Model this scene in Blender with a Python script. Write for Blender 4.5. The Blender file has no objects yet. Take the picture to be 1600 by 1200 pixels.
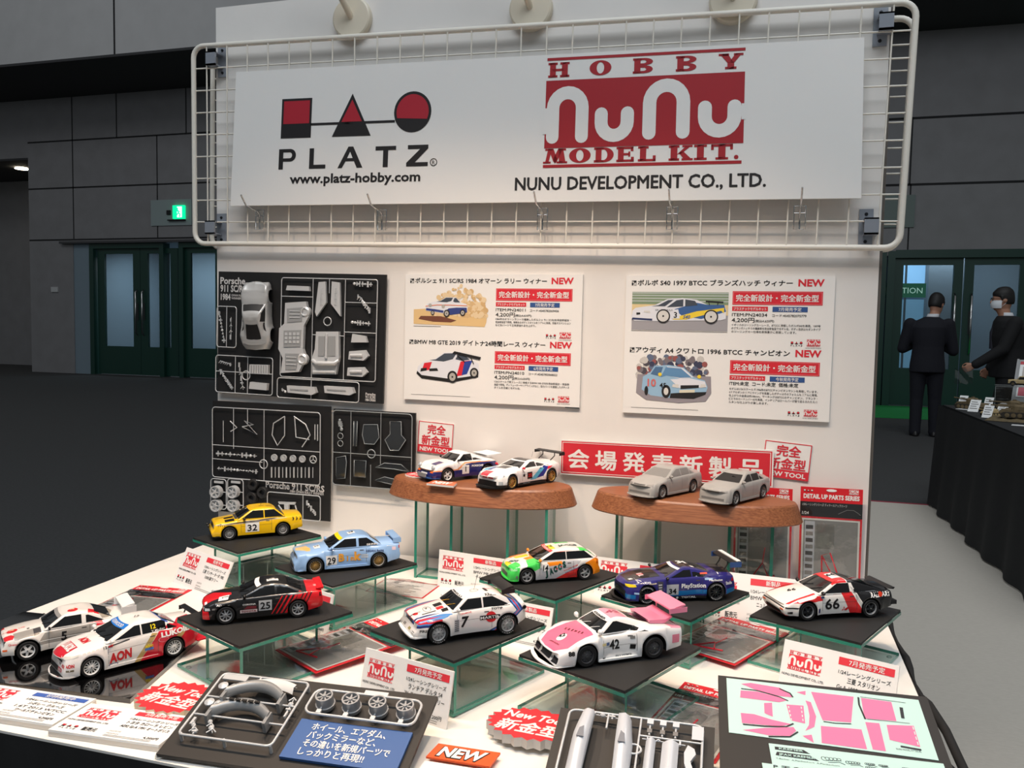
import bpy, bmesh, math, random
from mathutils import Vector, Matrix
from mathutils.bvhtree import BVHTree
from math import sin, cos, pi, radians as rad, atan2, hypot

random.seed(7)
SC = bpy.context.scene
COL = SC.collection

# ------------------------------------------------------------------ camera
cam_d = bpy.data.cameras.new('camera')
cam_d.sensor_fit = 'HORIZONTAL'
cam_d.sensor_width = 36.0
cam_d.lens = 36.0 * 1300.0 / 1600.0
cam_d.clip_start = 0.02
cam_d.clip_end = 200
cam = bpy.data.objects.new('camera', cam_d)
COL.objects.link(cam)
SC.camera = cam
def cam_axes(yaw, pitch, roll):
    f = Vector((sin(yaw)*cos(pitch), cos(yaw)*cos(pitch), sin(pitch)))
    r = Vector((cos(yaw), -sin(yaw), 0)); u = r.cross(f)
    return (r*cos(roll)+u*sin(roll)), (u*cos(roll)-r*sin(roll)), f
_r, _u, _f = cam_axes(-0.2899, -0.0652, 0.0181)
cam.matrix_world = Matrix(((_r.x, _u.x, -_f.x, 0.5479), (_r.y, _u.y, -_f.y, -1.7996), (_r.z, _u.z, -_f.z, 1.2361), (0, 0, 0, 1)))

# ------------------------------------------------------------------ view, world, hall light
SC.view_settings.view_transform = 'Standard'
SC.view_settings.look = 'None'
SC.view_settings.exposure = 0.0
SC.view_settings.gamma = 1.0
SC.view_settings.use_curve_mapping = False
world = bpy.data.worlds.new('hall_light'); SC.world = world
world.use_nodes = True
world.node_tree.nodes['Background'].inputs[0].default_value = (0.90, 0.96, 1.0, 1)
world.node_tree.nodes['Background'].inputs[1].default_value = 0.17

def area_light(name, loc, target, size, power, color):
    d = bpy.data.lights.new(name, 'AREA'); d.shape = 'RECTANGLE'; d.size = size[0]; d.size_y = size[1]
    d.energy = power; d.color = color
    o = bpy.data.objects.new(name, d); COL.objects.link(o); o.location = loc
    o.rotation_euler = (Vector(target)-Vector(loc)).to_track_quat('-Z', 'Y').to_euler()
    return o
# the hall's high ceiling lights, in front of the booth and above the aisle
area_light('hall_ceiling_light', (0.8, -4.0, 7.5), (0.2, 0.0, 0.8), (6, 3), 360, (0.86, 0.93, 1.0))
area_light('aisle_ceiling_light', (3.5, 4.5, 7.8), (3.2, 5.5, 0), (3, 3), 130, (0.92, 0.96, 1.0))
area_light('left_wall_fill_light', (-11, 3.0, 10.5), (-13, 14.3, 3.0), (5, 3), 130, (0.95, 0.97, 1.0))  # added fill, not a hall fitting: brightens the far left wall and bulkhead
def spot_light(name, loc, target, power, color, angle, blend, radius):
    d = bpy.data.lights.new(name, 'SPOT'); d.energy = power; d.color = color
    d.spot_size = rad(angle); d.spot_blend = blend; d.shadow_soft_size = radius
    o = bpy.data.objects.new(name, d); COL.objects.link(o); o.location = loc
    o.rotation_euler = (Vector(target)-Vector(loc)).to_track_quat('-Z', 'Y').to_euler()
    return o
# warm spot lamps on arms above the back panel
WARM = (1.0, 0.74, 0.53)
LAMPS = [((-0.47, -0.80, 2.34), (-0.30, -0.60, 0.7)), ((0.0, -0.80, 2.32), (0.02, -0.58, 0.7)), ((0.42, -0.78, 2.29), (0.27, -0.60, 0.7))]
for _a, _b in LAMPS:
    spot_light('booth_spot_light', _a, _b, 43, WARM, 90, 0.85, 0.045)

SC.cycles.transparent_max_bounces = 48
# ------------------------------------------------------------------ materials
def s2l(c):
    return c/12.92 if c <= 0.04045 else ((c+0.055)/1.055)**2.4
def rgb(r, g=None, b=None):
    if g is None: r, g, b = r
    return (s2l(r/255), s2l(g/255), s2l(b/255), 1.0)
MATS = {}
def mat(name, col, rough=0.5, metal=0.0, coat=0.0, emit=None, spec=0.5, bump=None):
    if name in MATS: return MATS[name]
    m = bpy.data.materials.new(name); m.use_nodes = True
    p = m.node_tree.nodes['Principled BSDF']
    p.inputs['Base Color'].default_value = rgb(col)
    p.inputs['Roughness'].default_value = rough
    p.inputs['Metallic'].default_value = metal
    p.inputs['Coat Weight'].default_value = coat
    p.inputs['Coat Roughness'].default_value = 0.08
    p.inputs['Specular IOR Level'].default_value = spec
    if emit:
        p.inputs['Emission Color'].default_value = rgb(emit[0]); p.inputs['Emission Strength'].default_value = emit[1]
    if bump:
        nt = m.node_tree; n = nt.nodes.new('ShaderNodeTexNoise'); n.inputs['Scale'].default_value = bump[0]; n.inputs['Detail'].default_value = 4
        tc = nt.nodes.new('ShaderNodeTexCoord'); nt.links.new(tc.outputs['Object'], n.inputs['Vector'])
        b = nt.nodes.new('ShaderNodeBump'); b.inputs['Strength'].default_value = bump[1]; b.inputs['Distance'].default_value = bump[2]
        nt.links.new(n.outputs[0], b.inputs['Height']); nt.links.new(b.outputs[0], p.inputs['Normal'])
    MATS[name] = m
    return m
def noise_mat(name, c1, c2, scale, rough=0.7, stretch=(1, 1, 1), detail=5, bump=0.0, bdist=0.001, metal=0, spec=0.5, wave=None):
    if name in MATS: return MATS[name]
    m = mat(name, c1, rough, metal, spec=spec); nt = m.node_tree; p = nt.nodes['Principled BSDF']
    tc = nt.nodes.new('ShaderNodeTexCoord'); mp = nt.nodes.new('ShaderNodeMapping'); mp.inputs['Scale'].default_value = stretch
    nt.links.new(tc.outputs['Object'], mp.inputs['Vector'])
    n = nt.nodes.new('ShaderNodeTexNoise'); n.inputs['Scale'].default_value = scale; n.inputs['Detail'].default_value = detail
    nt.links.new(mp.outputs[0], n.inputs['Vector'])
    r = nt.nodes.new('ShaderNodeValToRGB'); r.color_ramp.elements[0].position = 0.3; r.color_ramp.elements[1].position = 0.7
    r.color_ramp.elements[0].color = rgb(c1); r.color_ramp.elements[1].color = rgb(c2)
    nt.links.new(n.outputs[0], r.inputs[0]); nt.links.new(r.outputs[0], p.inputs['Base Color'])
    if bump:
        b = nt.nodes.new('ShaderNodeBump'); b.inputs['Strength'].default_value = bump; b.inputs['Distance'].default_value = bdist
        nt.links.new(n.outputs[0], b.inputs['Height']); nt.links.new(b.outputs[0], p.inputs['Normal'])
    return m
def film_mat(name, tint, gloss=0.06, rough=0.05, bump=None):
    """clear sheet: tinted see-through with a Fresnel gloss"""
    if name in MATS: return MATS[name]
    m = bpy.data.materials.new(name); m.use_nodes = True; nt = m.node_tree
    for n in list(nt.nodes): nt.nodes.remove(n)
    out = nt.nodes.new('ShaderNodeOutputMaterial'); tr = nt.nodes.new('ShaderNodeBsdfTransparent'); tr.inputs[0].default_value = (*tint, 1)
    gl = nt.nodes.new('ShaderNodeBsdfGlossy'); gl.inputs['Roughness'].default_value = rough
    mx = nt.nodes.new('ShaderNodeMixShader'); fr = nt.nodes.new('ShaderNodeFresnel'); fr.inputs[0].default_value = 1.5
    # same index on both sides of the sheet, so leaving it does not mirror
    ge = nt.nodes.new('ShaderNodeNewGeometry'); io = nt.nodes.new('ShaderNodeMath'); io.operation = 'MULTIPLY_ADD'; io.inputs[1].default_value = 1/1.5-1.5; io.inputs[2].default_value = 1.5
    nt.links.new(ge.outputs['Backfacing'], io.inputs[0]); nt.links.new(io.outputs[0], fr.inputs[0])
    ma = nt.nodes.new('ShaderNodeMath'); ma.operation = 'MULTIPLY_ADD'; ma.inputs[1].default_value = 0.9; ma.inputs[2].default_value = gloss-0.04
    nt.links.new(fr.outputs[0], ma.inputs[0]); nt.links.new(ma.outputs[0], mx.inputs[0])
    nt.links.new(tr.outputs[0], mx.inputs[1]); nt.links.new(gl.outputs[0], mx.inputs[2]); nt.links.new(mx.outputs[0], out.inputs[0])
    if bump:
        tc = nt.nodes.new('ShaderNodeTexCoord'); n = nt.nodes.new('ShaderNodeTexNoise'); n.inputs['Scale'].default_value = bump[0]
        nt.links.new(tc.outputs['Object'], n.inputs['Vector'])
        b = nt.nodes.new('ShaderNodeBump'); b.inputs['Strength'].default_value = bump[1]; b.inputs['Distance'].default_value = bump[2]
        nt.links.new(n.outputs[0], b.inputs['Height']); nt.links.new(b.outputs[0], gl.inputs['Normal']); nt.links.new(b.outputs[0], fr.inputs['Normal'])
    MATS[name] = m
    return m

WHITE = mat('white_card', (236, 234, 230), 0.55)
PAPER = mat('white_paper', (240, 239, 236), 0.6)
BLACK = mat('black_print', (22, 20, 20), 0.6)
RED = mat('red_print', (214, 36, 52), 0.55)
DRED = mat('deep_red_print', (160, 30, 42), 0.55)
NAVY = mat('navy_print', (46, 82, 140), 0.55)
GREYP = mat('grey_print', (120, 118, 116), 0.6)
CHROME = mat('chrome', (200, 200, 200), 0.18, 1.0)
GALV = mat('galvanised_steel', (158, 164, 174), 0.3, 0.45)
CREAM = mat('cream_coated_wire', (232, 226, 214), 0.35)
BOARD = mat('black_board', (24, 24, 25), 0.5)
SPRUE = mat('silver_grey_sprue', (206, 208, 209), 0.30, 0.25)
CLEAR = mat('clear_sprue', (92, 96, 98), 0.15, 0.2)
DARKG = mat('dark_grey_print', (62, 62, 64), 0.5)

# ------------------------------------------------------------------ mesh builder
_tc = {}
def text_mesh(s, bold=0.0, shear=0.0, res=2):
    """text as flat triangles, unit size, cached: verts(2d), faces, bbox"""
    k = (s, bold, shear, res)
    if k in _tc: return _tc[k]
    cu = bpy.data.curves.new('t', 'FONT'); cu.body = s; cu.size = 1.0; cu.offset = bold; cu.shear = shear
    cu.resolution_u = res; cu.fill_mode = 'FRONT'; cu.dimensions = '2D'
    o = bpy.data.objects.new('t', cu); COL.objects.link(o)
    dg = bpy.context.evaluated_depsgraph_get(); dg.update()
    me = bpy.data.meshes.new_from_object(o.evaluated_get(dg))
    vs = [(v.co.x, v.co.y) for v in me.vertices]; fs = [tuple(p.vertices) for p in me.polygons]
    # every face the same way up
    for i, f in enumerate(fs):
        a = sum(vs[f[j]][0]*vs[f[(j+1) % len(f)]][1]-vs[f[(j+1) % len(f)]][0]*vs[f[j]][1] for j in range(len(f)))
        if a < 0: fs[i] = f[::-1]
    bpy.data.meshes.remove(me); bpy.data.objects.remove(o); bpy.data.curves.remove(cu)
    if vs:
        xs = [v[0] for v in vs]; ys = [v[1] for v in vs]; bb = (min(xs), min(ys), max(xs), max(ys))
    else: bb = (0, 0, 1, 1)
    _tc[k] = (vs, fs, bb)
    return _tc[k]

class MB:
    def __init__(self): self.v = []; self.f = []; self.m = []; self.s = []; self.mats = []; self.M = None
    def mi(self, m):
        if m not in self.mats: self.mats.append(m)
        return self.mats.index(m)
    def add(self, vs, fs, m, smooth=False):
        b = len(self.v); M = self.M
        for v in vs:
            v = Vector(v)
            self.v.append(M @ v if M else v)
        k = self.mi(m)
        for f in fs: self.f.append([b+i for i in f]); self.m.append(k); self.s.append(smooth)
    def box(self, a, b, m, bev=0.0):
        x0, y0, z0 = a; x1, y1, z1 = b
        if bev <= 0:
            self.add([(x0, y0, z0), (x1, y0, z0), (x1, y1, z0), (x0, y1, z0), (x0, y0, z1), (x1, y0, z1), (x1, y1, z1), (x0, y1, z1)],
                     [(0, 3, 2, 1), (4, 5, 6, 7), (0, 1, 5, 4), (1, 2, 6, 5), (2, 3, 7, 6), (3, 0, 4, 7)], m)
        else:
            pts = []; n = 3
            for cx, cy, a0 in ((x1-bev, y1-bev, 0), (x0+bev, y1-bev, 90), (x0+bev, y0+bev, 180), (x1-bev, y0+bev, 270)):
                for i in range(n+1): t = rad(a0+90*i/n); pts.append((cx+bev*cos(t), cy+bev*sin(t)))
            self.prism(pts, z0, z1, m)
    def prism(self, pts, z0, z1, m, side=None, smooth=False, bev=0.0):
        n = len(pts); side = side or m
        if sum(pts[i][0]*pts[(i+1) % n][1]-pts[(i+1) % n][0]*pts[i][1] for i in range(n)) < 0: pts = pts[::-1]
        vs = [(p[0], p[1], z0) for p in pts]+[(p[0], p[1], z1) for p in pts]
        self.add(vs, [tuple(range(n))[::-1], tuple(range(n, 2*n))], m)
        self.add(vs, [(i, (i+1) % n, n+(i+1) % n, n+i) for i in range(n)], side, smooth)
    def rect(self, x0, y0, x1, y1, z, m): self.add([(x0, y0, z), (x1, y0, z), (x1, y1, z), (x0, y1, z)], [(0, 1, 2, 3)], m)
    def poly(self, pts, z, m):
        n = len(pts)
        if sum(pts[i][0]*pts[(i+1) % n][1]-pts[(i+1) % n][0]*pts[i][1] for i in range(n)) < 0: pts = pts[::-1]
        self.add([(p[0], p[1], z) for p in pts], [tuple(range(n))], m)
    def frame(self, x0, y0, x1, y1, w, z, m):
        self.rect(x0, y0, x1, y0+w, z, m); self.rect(x0, y1-w, x1, y1, z, m); self.rect(x0, y0+w, x0+w, y1-w, z, m); self.rect(x1-w, y0+w, x1, y1-w, z, m)
    def disc(self, x, y, r, z, m, n=28, ry=None):
        ry = ry or r
        self.poly([(x+r*cos(2*pi*i/n), y+ry*sin(2*pi*i/n)) for i in range(n)], z, m)
    def ring(self, x, y, r0, r1, z, m, n=28, k=1.0):
        vs = [(x+r*cos(2*pi*i/n), y+k*r*sin(2*pi*i/n), z) for r in (r0, r1) for i in range(n)]
        self.add(vs, [(i, n+i, n+(i+1) % n, (i+1) % n)[::1] for i in range(n)], m)
    def stroke(self, pts, w, z, m, cap=True):
        """flat ribbon of width w along 2d points with round ends"""
        n = len(pts); L = []; R = []
        for i in range(n):
            a = Vector(pts[max(0, i-1)]); b = Vector(pts[min(n-1, i+1)]); d = (b-a)
            d = d.normalized() if d.length > 1e-9 else Vector((1, 0)); nn = Vector((-d.y, d.x))*(w/2)
            p = Vector(pts[i]); L.append(p+nn); R.append(p-nn)
        vs = [(p.x, p.y, z) for p in L]+[(p.x, p.y, z) for p in R]
        self.add(vs, [(n+i, n+i+1, i+1, i) for i in range(n-1)], m)
        if cap:
            for e in (0, n-1): self.disc(pts[e][0], pts[e][1], w/2, z+0.00004, m, 16)
    def text(self, s, x, y, size, z, m, bold=0.0, align='l', shear=0.0, width=None, rot=0.0):
        if bold and any(ord(ch) > 0x2000 or ch == 'M' for ch in s):
            # dense characters: thicken by overprinting instead of offsetting the outline
            for k in range(6):
                a = k*pi/3; self.text(s, x+bold*0.8*size*cos(a), y+bold*0.8*size*sin(a), size, z-0.00003*(k+1)+0.00012, m, 0.0, align, shear, width, rot)
        if bold and any(ord(ch) > 0x2000 or ch == 'M' for ch in s): z += 0.00012
        vs, fs, bb = text_mesh(s, 0.0 if any(ord(ch) > 0x2000 or ch == 'M' for ch in s) else bold, shear)
        if not vs: return
        kx = size
        if width: kx = width/max(1e-6, bb[2]-bb[0])
        w = (bb[2]-bb[0])*kx; ox = {'l': 0, 'c': -w/2, 'r': -w}[align]
        c, sn = cos(rot), sin(rot)
        out = []
        for vx, vy in vs:
            a = (vx-bb[0])*kx+ox; b = vy*size
            out.append((x+a*c-b*sn, y+a*sn+b*c, z))
        self.add(out, fs, m)
    def tube(self, pts, r, m, n=8, closed=False, cap=True, r1=None):
        P = [Vector(p) for p in pts]; N = len(P); up = Vector((0, 0, 1)); vs = []
        prev = None
        for i in range(N):
            if closed: t = P[(i+1) % N]-P[i-1]
            else: t = P[min(N-1, i+1)]-P[max(0, i-1)]
            t.normalize()
            if prev is None:
                a = t.cross(up)
                if a.length < 0.05: a = t.cross(Vector((1, 0, 0)))
            else: a = prev-t*prev.dot(t)
            a.normalize(); prev = a; b = t.cross(a)
            rr = r if r1 is None else r+(r1-r)*i/(N-1)
            for k in range(n): q = 2*pi*k/n; vs.append(P[i]+a*(rr*cos(q))+b*(rr*sin(q)))
        fs = []
        for i in range(N if closed else N-1):
            j = (i+1) % N
            for k in range(n): fs.append((i*n+k, i*n+(k+1) % n, j*n+(k+1) % n, j*n+k))
        self.add(vs, fs, m, True)
        if cap and not closed: self.add(vs, [tuple(range(n))[::-1], tuple(range((N-1)*n, N*n))], m)
    def lathe(self, prof, m, n=32, axis='z', smooth=True, o=(0, 0, 0), mats=None):
        """prof: list of (radius, height); mats: optional material per profile step"""
        vs = []
        for r, h in prof:
            for k in range(n):
                a = 2*pi*k/n; x, y = r*cos(a), r*sin(a)
                p = (x, y, h) if axis == 'z' else ((x, h, y) if axis == 'y' else (h, x, y))
                vs.append((p[0]+o[0], p[1]+o[1], p[2]+o[2]))
        for i in range(len(prof)-1):
            fs = [(i*n+k, i*n+(k+1) % n, (i+1)*n+(k+1) % n, (i+1)*n+k) for k in range(n)]
            if axis == 'y': fs = [f[::-1] for f in fs]
            self.add(vs, fs, mats[i] if mats else m, smooth)
    def sphere(self, c, r, m, n=12, sz=1.0):
        pr = [(max(1e-4, r*sin(pi*i/n)), -r*sz*cos(pi*i/n)) for i in range(n+1)]
        self.lathe(pr, m, n*2, o=c)
    def build(self, name, parent=None, loc=None, rotz=None, matrix=None, clean=True):
        me = bpy.data.meshes.new(name); me.from_pydata([tuple(v) for v in self.v], [], self.f)
        for m in self.mats: me.materials.append(m)
        for p, k, s in zip(me.polygons, self.m, self.s): p.material_index = k; p.use_smooth = s
        me.validate(); me.update()
        o = bpy.data.objects.new(name, me); COL.objects.link(o)
        if parent: o.parent = parent
        if matrix is not None: o.matrix_local = matrix
        else:
            if loc is not None: o.location = loc
            if rotz is not None: o.rotation_euler = (0, 0, rotz)
        return o
def weld(o, d=1e-5):
    bm = bmesh.new(); bm.from_mesh(o.data); bmesh.ops.remove_doubles(bm, verts=bm.verts, dist=d); bm.to_mesh(o.data); bm.free()
def tag(o, label, cat, group=None, kind=None):
    o['label'] = label; o['category'] = cat
    if group: o['group'] = group
    if kind: o['kind'] = kind
    return o
def thing(name, label, cat, loc=(0, 0, 0), rotz=0.0, group=None, matrix=None):
    o = bpy.data.objects.new(name, None); o.empty_display_size = 0.02; COL.objects.link(o)
    if matrix is not None: o.matrix_local = matrix
    else: o.location = loc; o.rotation_euler = (0, 0, rotz)
    return tag(o, label, cat, group)
def struct(o): o['kind'] = 'structure'; return o
def face_matrix(o, u, v):
    """local x along u, local y along v, local z out of the face"""
    u = Vector(u).normalized(); v = Vector(v); v = (v-u*v.dot(u)).normalized(); n = u.cross(v); o = Vector(o)
    return Matrix(((u.x, v.x, n.x, o.x), (u.y, v.y, n.y, o.y), (u.z, v.z, n.z, o.z), (0, 0, 0, 1)))
def wall_matrix(x, z, y, tilt=0.0):
    """on the panel: local x right, local y up, local z towards the viewer"""
    return face_matrix((x, y, z), (cos(tilt), 0, sin(tilt)), (-sin(tilt), 0, cos(tilt)))
def rrect(x0, y0, x1, y1, r, n=5):
    pts = []
    for cx, cy, a0 in ((x1-r, y1-r, 0), (x0+r, y1-r, 90), (x0+r, y0+r, 180), (x1-r, y0+r, 270)):
        for i in range(n+1): t = rad(a0+90*i/n); pts.append((cx+r*cos(t), cy+r*sin(t)))
    return pts
def arc(cx, cy, r, a0, a1, n=10, k=1.0): return [(cx+r*cos(rad(a0+(a1-a0)*i/n)), cy+k*r*sin(rad(a0+(a1-a0)*i/n))) for i in range(n+1)]
# ================================================================== the hall
WALLM = noise_mat('grey_wall_panel', (134, 133, 134), (142, 141, 143), 3.0, 0.75)
BANDM = noise_mat('light_grey_bulkhead', (190, 190, 190), (196, 196, 196), 3.0, 0.8)
SOFM = mat('dark_soffit', (60, 60, 62), 0.8)
GAPM = mat('wall_joint', (30, 30, 32), 0.8)
DOORM = mat('dark_green_door_paint', (14, 58, 48), 0.4)
GLASSF = film_mat('door_glass', (0.82, 0.88, 0.9), 0.06)
WY = 14.3
def wbox(m, x0, x1, z0, z1, y0, y1, mt): m.box((x0, y0, z0), (x1, y1, z1), mt)
# floors
b = MB(); b.box((-40, -6, -0.1), (30, 4.86, 0), noise_mat('dark_carpet', (54, 54, 54), (63, 63, 63), 60, 0.95, bump=0.3, bdist=0.004))
b.box((-40, 4.86, -0.1), (30, 30, 0), MATS['dark_carpet'])
struct(b.build('floor'))
b = MB(); b.box((0.9, -3.0, 0.0), (8, 4.86, 0.006), noise_mat('grey_aisle_carpet', (190, 182, 170), (200, 192, 180), 45, 0.95, (1, 6, 1), bump=0.3, bdist=0.003))
tag(b.build('aisle_carpet'), 'light grey carpet of the aisle right of the booth table', 'carpet', kind='thing')
b = MB(); b.box((1.0, 4.86, 0.0), (8, 4.90, 0.007), mat('red_carpet_edge', (150, 50, 66), 0.9))
struct(b.build('trim_1'))
b = MB(); b.box((1.9, 11.9, 0.0), (8, WY-0.02, 0.008), noise_mat('bright_green_carpet', (10, 140, 62), (14, 152, 70), 50, 0.95))
tag(b.build('door_mat'), 'bright green carpet strip in front of the dark green doors', 'mat')
# back wall, left stretch with a recess at the far left, and right stretch; openings for the doors
b = MB()
wbox(b, -16.5, -15.2, 0, 6.9, WY, WY+0.3, WALLM); wbox(b, -15.2, -0.2, 3.1, 6.9, WY, WY+0.3, WALLM)
wbox(b, -11.0, -0.2, 0, 3.1, WY, WY+0.3, WALLM)
wbox(b, -0.2, 12, 2.66, 6.9, WY, WY+0.3, WALLM); wbox(b, -0.2, 1.48, 0, 2.66, WY, WY+0.3, WALLM); wbox(b, 5.02, 12, 0, 2.66, WY, WY+0.3, WALLM)
wbox(b, -30, -16.5, 0, 6.9, WY+2.4, WY+2.7, WALLM); wbox(b, -16.8, -16.5, 0, 6.9, WY+0.3, WY+2.4, WALLM)
wbox(b, -30, -16.5, 5.15, 6.9, WY, WY+2.4, WALLM); wbox(b, -30, -16.5, 5.1, 5.15, WY, WY+2.4, SOFM)
# open joints between the wall panels
for z in (4.40, 5.50, 3.18): wbox(b, -16.5, -11.0, z-0.018, z+0.018, WY-0.004, WY, GAPM)
for x, z0, z1 in ((-15.17, 3.2, 6.6), (-12.79, 3.2, 5.5), (-12.0, 5.5, 6.8), (-13.9, 5.5, 6.8)): wbox(b, x-0.014, x+0.014, z0, z1, WY-0.004, WY, GAPM)
for z in (5.03, 3.89): wbox(b, 1.9, 9, z-0.02, z+0.02, WY-0.004, WY, GAPM)
for x, z0, z1 in ((2.95, 2.7, 3.89), (2.93, 3.89, 5.03)): wbox(b, x-0.012, x+0.012, z0, z1, WY-0.004, WY, GAPM)
struct(b.build('wall_back'))
b = MB()
wbox(b, -30, 14, 6.55, 12, WY-2.2, WY-2.0, BANDM); wbox(b, -30, 14, 6.50, 6.55, WY-2.2, WY+0.1, SOFM)
for x in (-11.95, -2.0, 4.5): wbox(b, x-0.02, x+0.02, 6.55, 12, WY-2.204, WY-2.2, GAPM)
struct(b.build('ceiling'))
b = MB(); b.lathe([(0.0001, 0), (0.14, 0), (0.16, -0.03), (0.13, -0.035), (0.0001, -0.02)], mat('lamp_lens', (255, 244, 220), 0.4, emit=((255, 240, 210), 14)), 24)
tag(b.build('ceiling_downlight', loc=(-17.55, WY+0.8, 5.1)), 'small lit round downlight in the ceiling of the far left recess', 'ceiling light')
b = MB(); b.box((-0.10, -0.03, -0.06), (0.10, 0, 0.06), mat('pale_plastic', (196, 198, 198), 0.5)); b.rect(-0.06, -0.03, 0.06, 0.03, 0.0, GREYP)
tag(b.build('wall_sign', loc=(-15.75, WY, 2.0)), 'small pale notice plate on the grey wall left of the doors', 'sign')
# lobby behind the glass doors
LOB = mat('lobby_wall', (128, 146, 158), 0.7)
b = MB()
for x0, x1 in ((-15.3, -11.0), (1.4, 8.2)):
    wbox(b, x0, x1, 0, 3.1, WY+3.0, WY+3.1, LOB); wbox(b, x0-0.1, x0, 0, 3.1, WY+0.3, WY+3.1, LOB); wbox(b, x1, x1+0.1, 0, 3.1, WY+0.3, WY+3.1, LOB)
    wbox(b, x0, x1, 3.1, 3.2, WY+0.3, WY+3.1, LOB)
struct(b.build('wall_lobby'))
for nm, x, pw in (('lobby_ceiling_light', -13.3, 70), ('lobby_ceiling_light', 4.2, 42)):
    area_light(nm, (x, WY+1.7, 3.05), (x, WY+2.2, 0), (2.5, 0.8), pw, (0.84, 0.92, 1.0))

def door_leaf(x0, x1, z1, parent, sill=0.68, hx=None):
    """framed glass leaf: stiles, rails and the pane"""
    f = MB(); y0, y1 = WY+0.06, WY+0.12; st = 0.2 if x0 < 0 else 0.15
    f.box((x0, y0, 0.02), (x0+st, y1, z1), DOORM); f.box((x1-st, y0, 0.02), (x1, y1, z1), DOORM)
    f.box((x0+st, y0, 0.02), (x1-st, y1, sill), DOORM); f.box((x0+st, y0, z1-0.12), (x1-st, y1, z1), DOORM)
    lf = f.build('leaf_frame', parent)
    g = MB(); g.box((x0+st, y0+0.02, sill), (x1-st, y1-0.02, z1-0.12), GLASSF); g.build('pane', parent)
    if hx is not None:
        h = MB(); h.tube([(hx, y0, 0.95), (hx, y0-0.07, 1.0), (hx, y0-0.07, 1.95), (hx, y0, 2.0)], 0.018, CHROME); h.box((hx-0.03, y0-0.01, 1.3), (hx+0.03, y0, 1.7), mat('door_plate', (40, 46, 48), 0.4)); h.build('door_handle', lf)
def door(n, x0, x1, z1, leaves, label):
    d = bpy.data.objects.new('door_%d' % n, None); COL.objects.link(d); struct(d)
    f = MB(); f.box((x0-0.12, WY-0.02, 0), (x0, WY+0.2, z1+0.12), DOORM); f.box((x1, WY-0.02, 0), (x1+0.12, WY+0.2, z1+0.12), DOORM); f.box((x0, WY-0.02, z1), (x1, WY+0.2, z1+0.14), DOORM)
    f.build('door_frame', d)
    for a, bb, hx in leaves: door_leaf(a, bb, z1, d, hx=hx)
door(1, -14.6, -12.75, 2.96, [(-14.55, -13.34, -13.42), (-13.33, -12.30, -13.24)], '')
door(2, -12.10, -11.05, 2.96, [(-12.15, -11.1, None)], '')
door(3, 1.60, 2.50, 2.62, [(1.60, 2.50, None)], '')
door(4, 2.76, 4.90, 2.62, [(2.76, 3.86, 3.74), (3.88, 4.88, 4.0)], '')
b = MB(); b.box((-15.2, WY+0.02, 0), (-14.72, WY+0.3, 3.1), LOB); struct(b.build('wall_door_side'))
b = MB(); b.box((-15.5, WY-0.12, 3.08), (-11.0, WY+0.02, 3.13), mat('canopy_edge', (70, 70, 72), 0.6)); struct(b.build('trim_2'))
# what shows through the right door: bright lobby windows, a column, the green hanging sign
b = MB(); b.box((2.85, WY+2.6, 2.2), (4.0, WY+2.64, 2.75), mat('bright_lobby_window', (150, 200, 240), 0.5, emit=((150, 205, 250), 0.75)))
b.box((2.85, WY+2.6, 0.6), (4.0, WY+2.64, 2.0), mat('lobby_glow_glass', (120, 160, 185), 0.5, emit=((110, 160, 190), 0.35)))
for x in (3.33, 3.72): b.box((x-0.02, WY+2.58, 0.2), (x+0.02, WY+2.6, 2.75), mat('window_mullion', (60, 80, 90), 0.5))
struct(b.build('window_1'))
b = MB(); b.box((3.62, WY+1.8, 0), (4.3, WY+2.2, 3.0), mat('lobby_column', (132, 148, 160), 0.7)); struct(b.build('wall_column'))
b = MB(); b.M = face_matrix((2.9, WY+1.45, 2.0), (1, 0, 0), (0, 0, 1))
GSIGN = mat('green_sign', (20, 110, 78), 0.5, emit=((20, 110, 78), 0.35)); WSIGN = mat('white_sign_letters', (210, 250, 230), 0.5, emit=((210, 250, 230), 0.5))
b.box((-0.55, -0.01, -0.02), (0.62, 0.26, 0), GSIGN); b.box((2.62-2.9, .26, -.02), (2.63-2.9, .9, -.01), GAPM); b.text('INFORMATION', 0.56, 0.07, 0.155, 0.002, WSIGN, bold=0.0, align='r', width=1.02)
tag(b.build('hanging_sign'), 'green lobby sign ending in ION behind the right glass door', 'sign')
# green running-man exit light on its plate
t = thing('exit_sign', 'lit green running man exit sign on grey plate above the left doors', 'exit sign', (-12.4, WY, 3.75))
b = MB(); b.box((-0.55, -0.03, -0.29), (0.55, 0, 0.29), mat('exit_plate', (150, 164, 164), 0.6)); b.build('backing_plate', t)
b = MB(); b.M = face_matrix((0.24, -0.03, 0), (1, 0, 0), (0, 0, 1))
b.box((-0.15, -0.15, 0), (0.15, 0.15, 0.06), mat('exit_green', (20, 220, 150), 0.5, emit=((0, 225, 150), 1.3)))
WL = mat('exit_white', (230, 255, 245), 0.5, emit=((220, 255, 240), 1.6))
b.rect(-0.03, -0.12, 0.10, 0.12, 0.062, WL)
EG = MATS['exit_green']
b.disc(-0.02, 0.075, 0.022, 0.064, EG, 12); b.stroke([(-0.015, 0.045), (0.01, -0.02), (0.05, -0.05), (0.04, -0.1)], 0.03, 0.064, EG); b.stroke([(0.01, -0.02), (-0.03, -0.06), (-0.06, -0.06)], 0.026, 0.064, EG); b.stroke([(-0.05, 0.02), (0.0, 0.03), (0.05, 0.0)], 0.02, 0.064, EG)
b.build('lit_panel', t)
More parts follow.
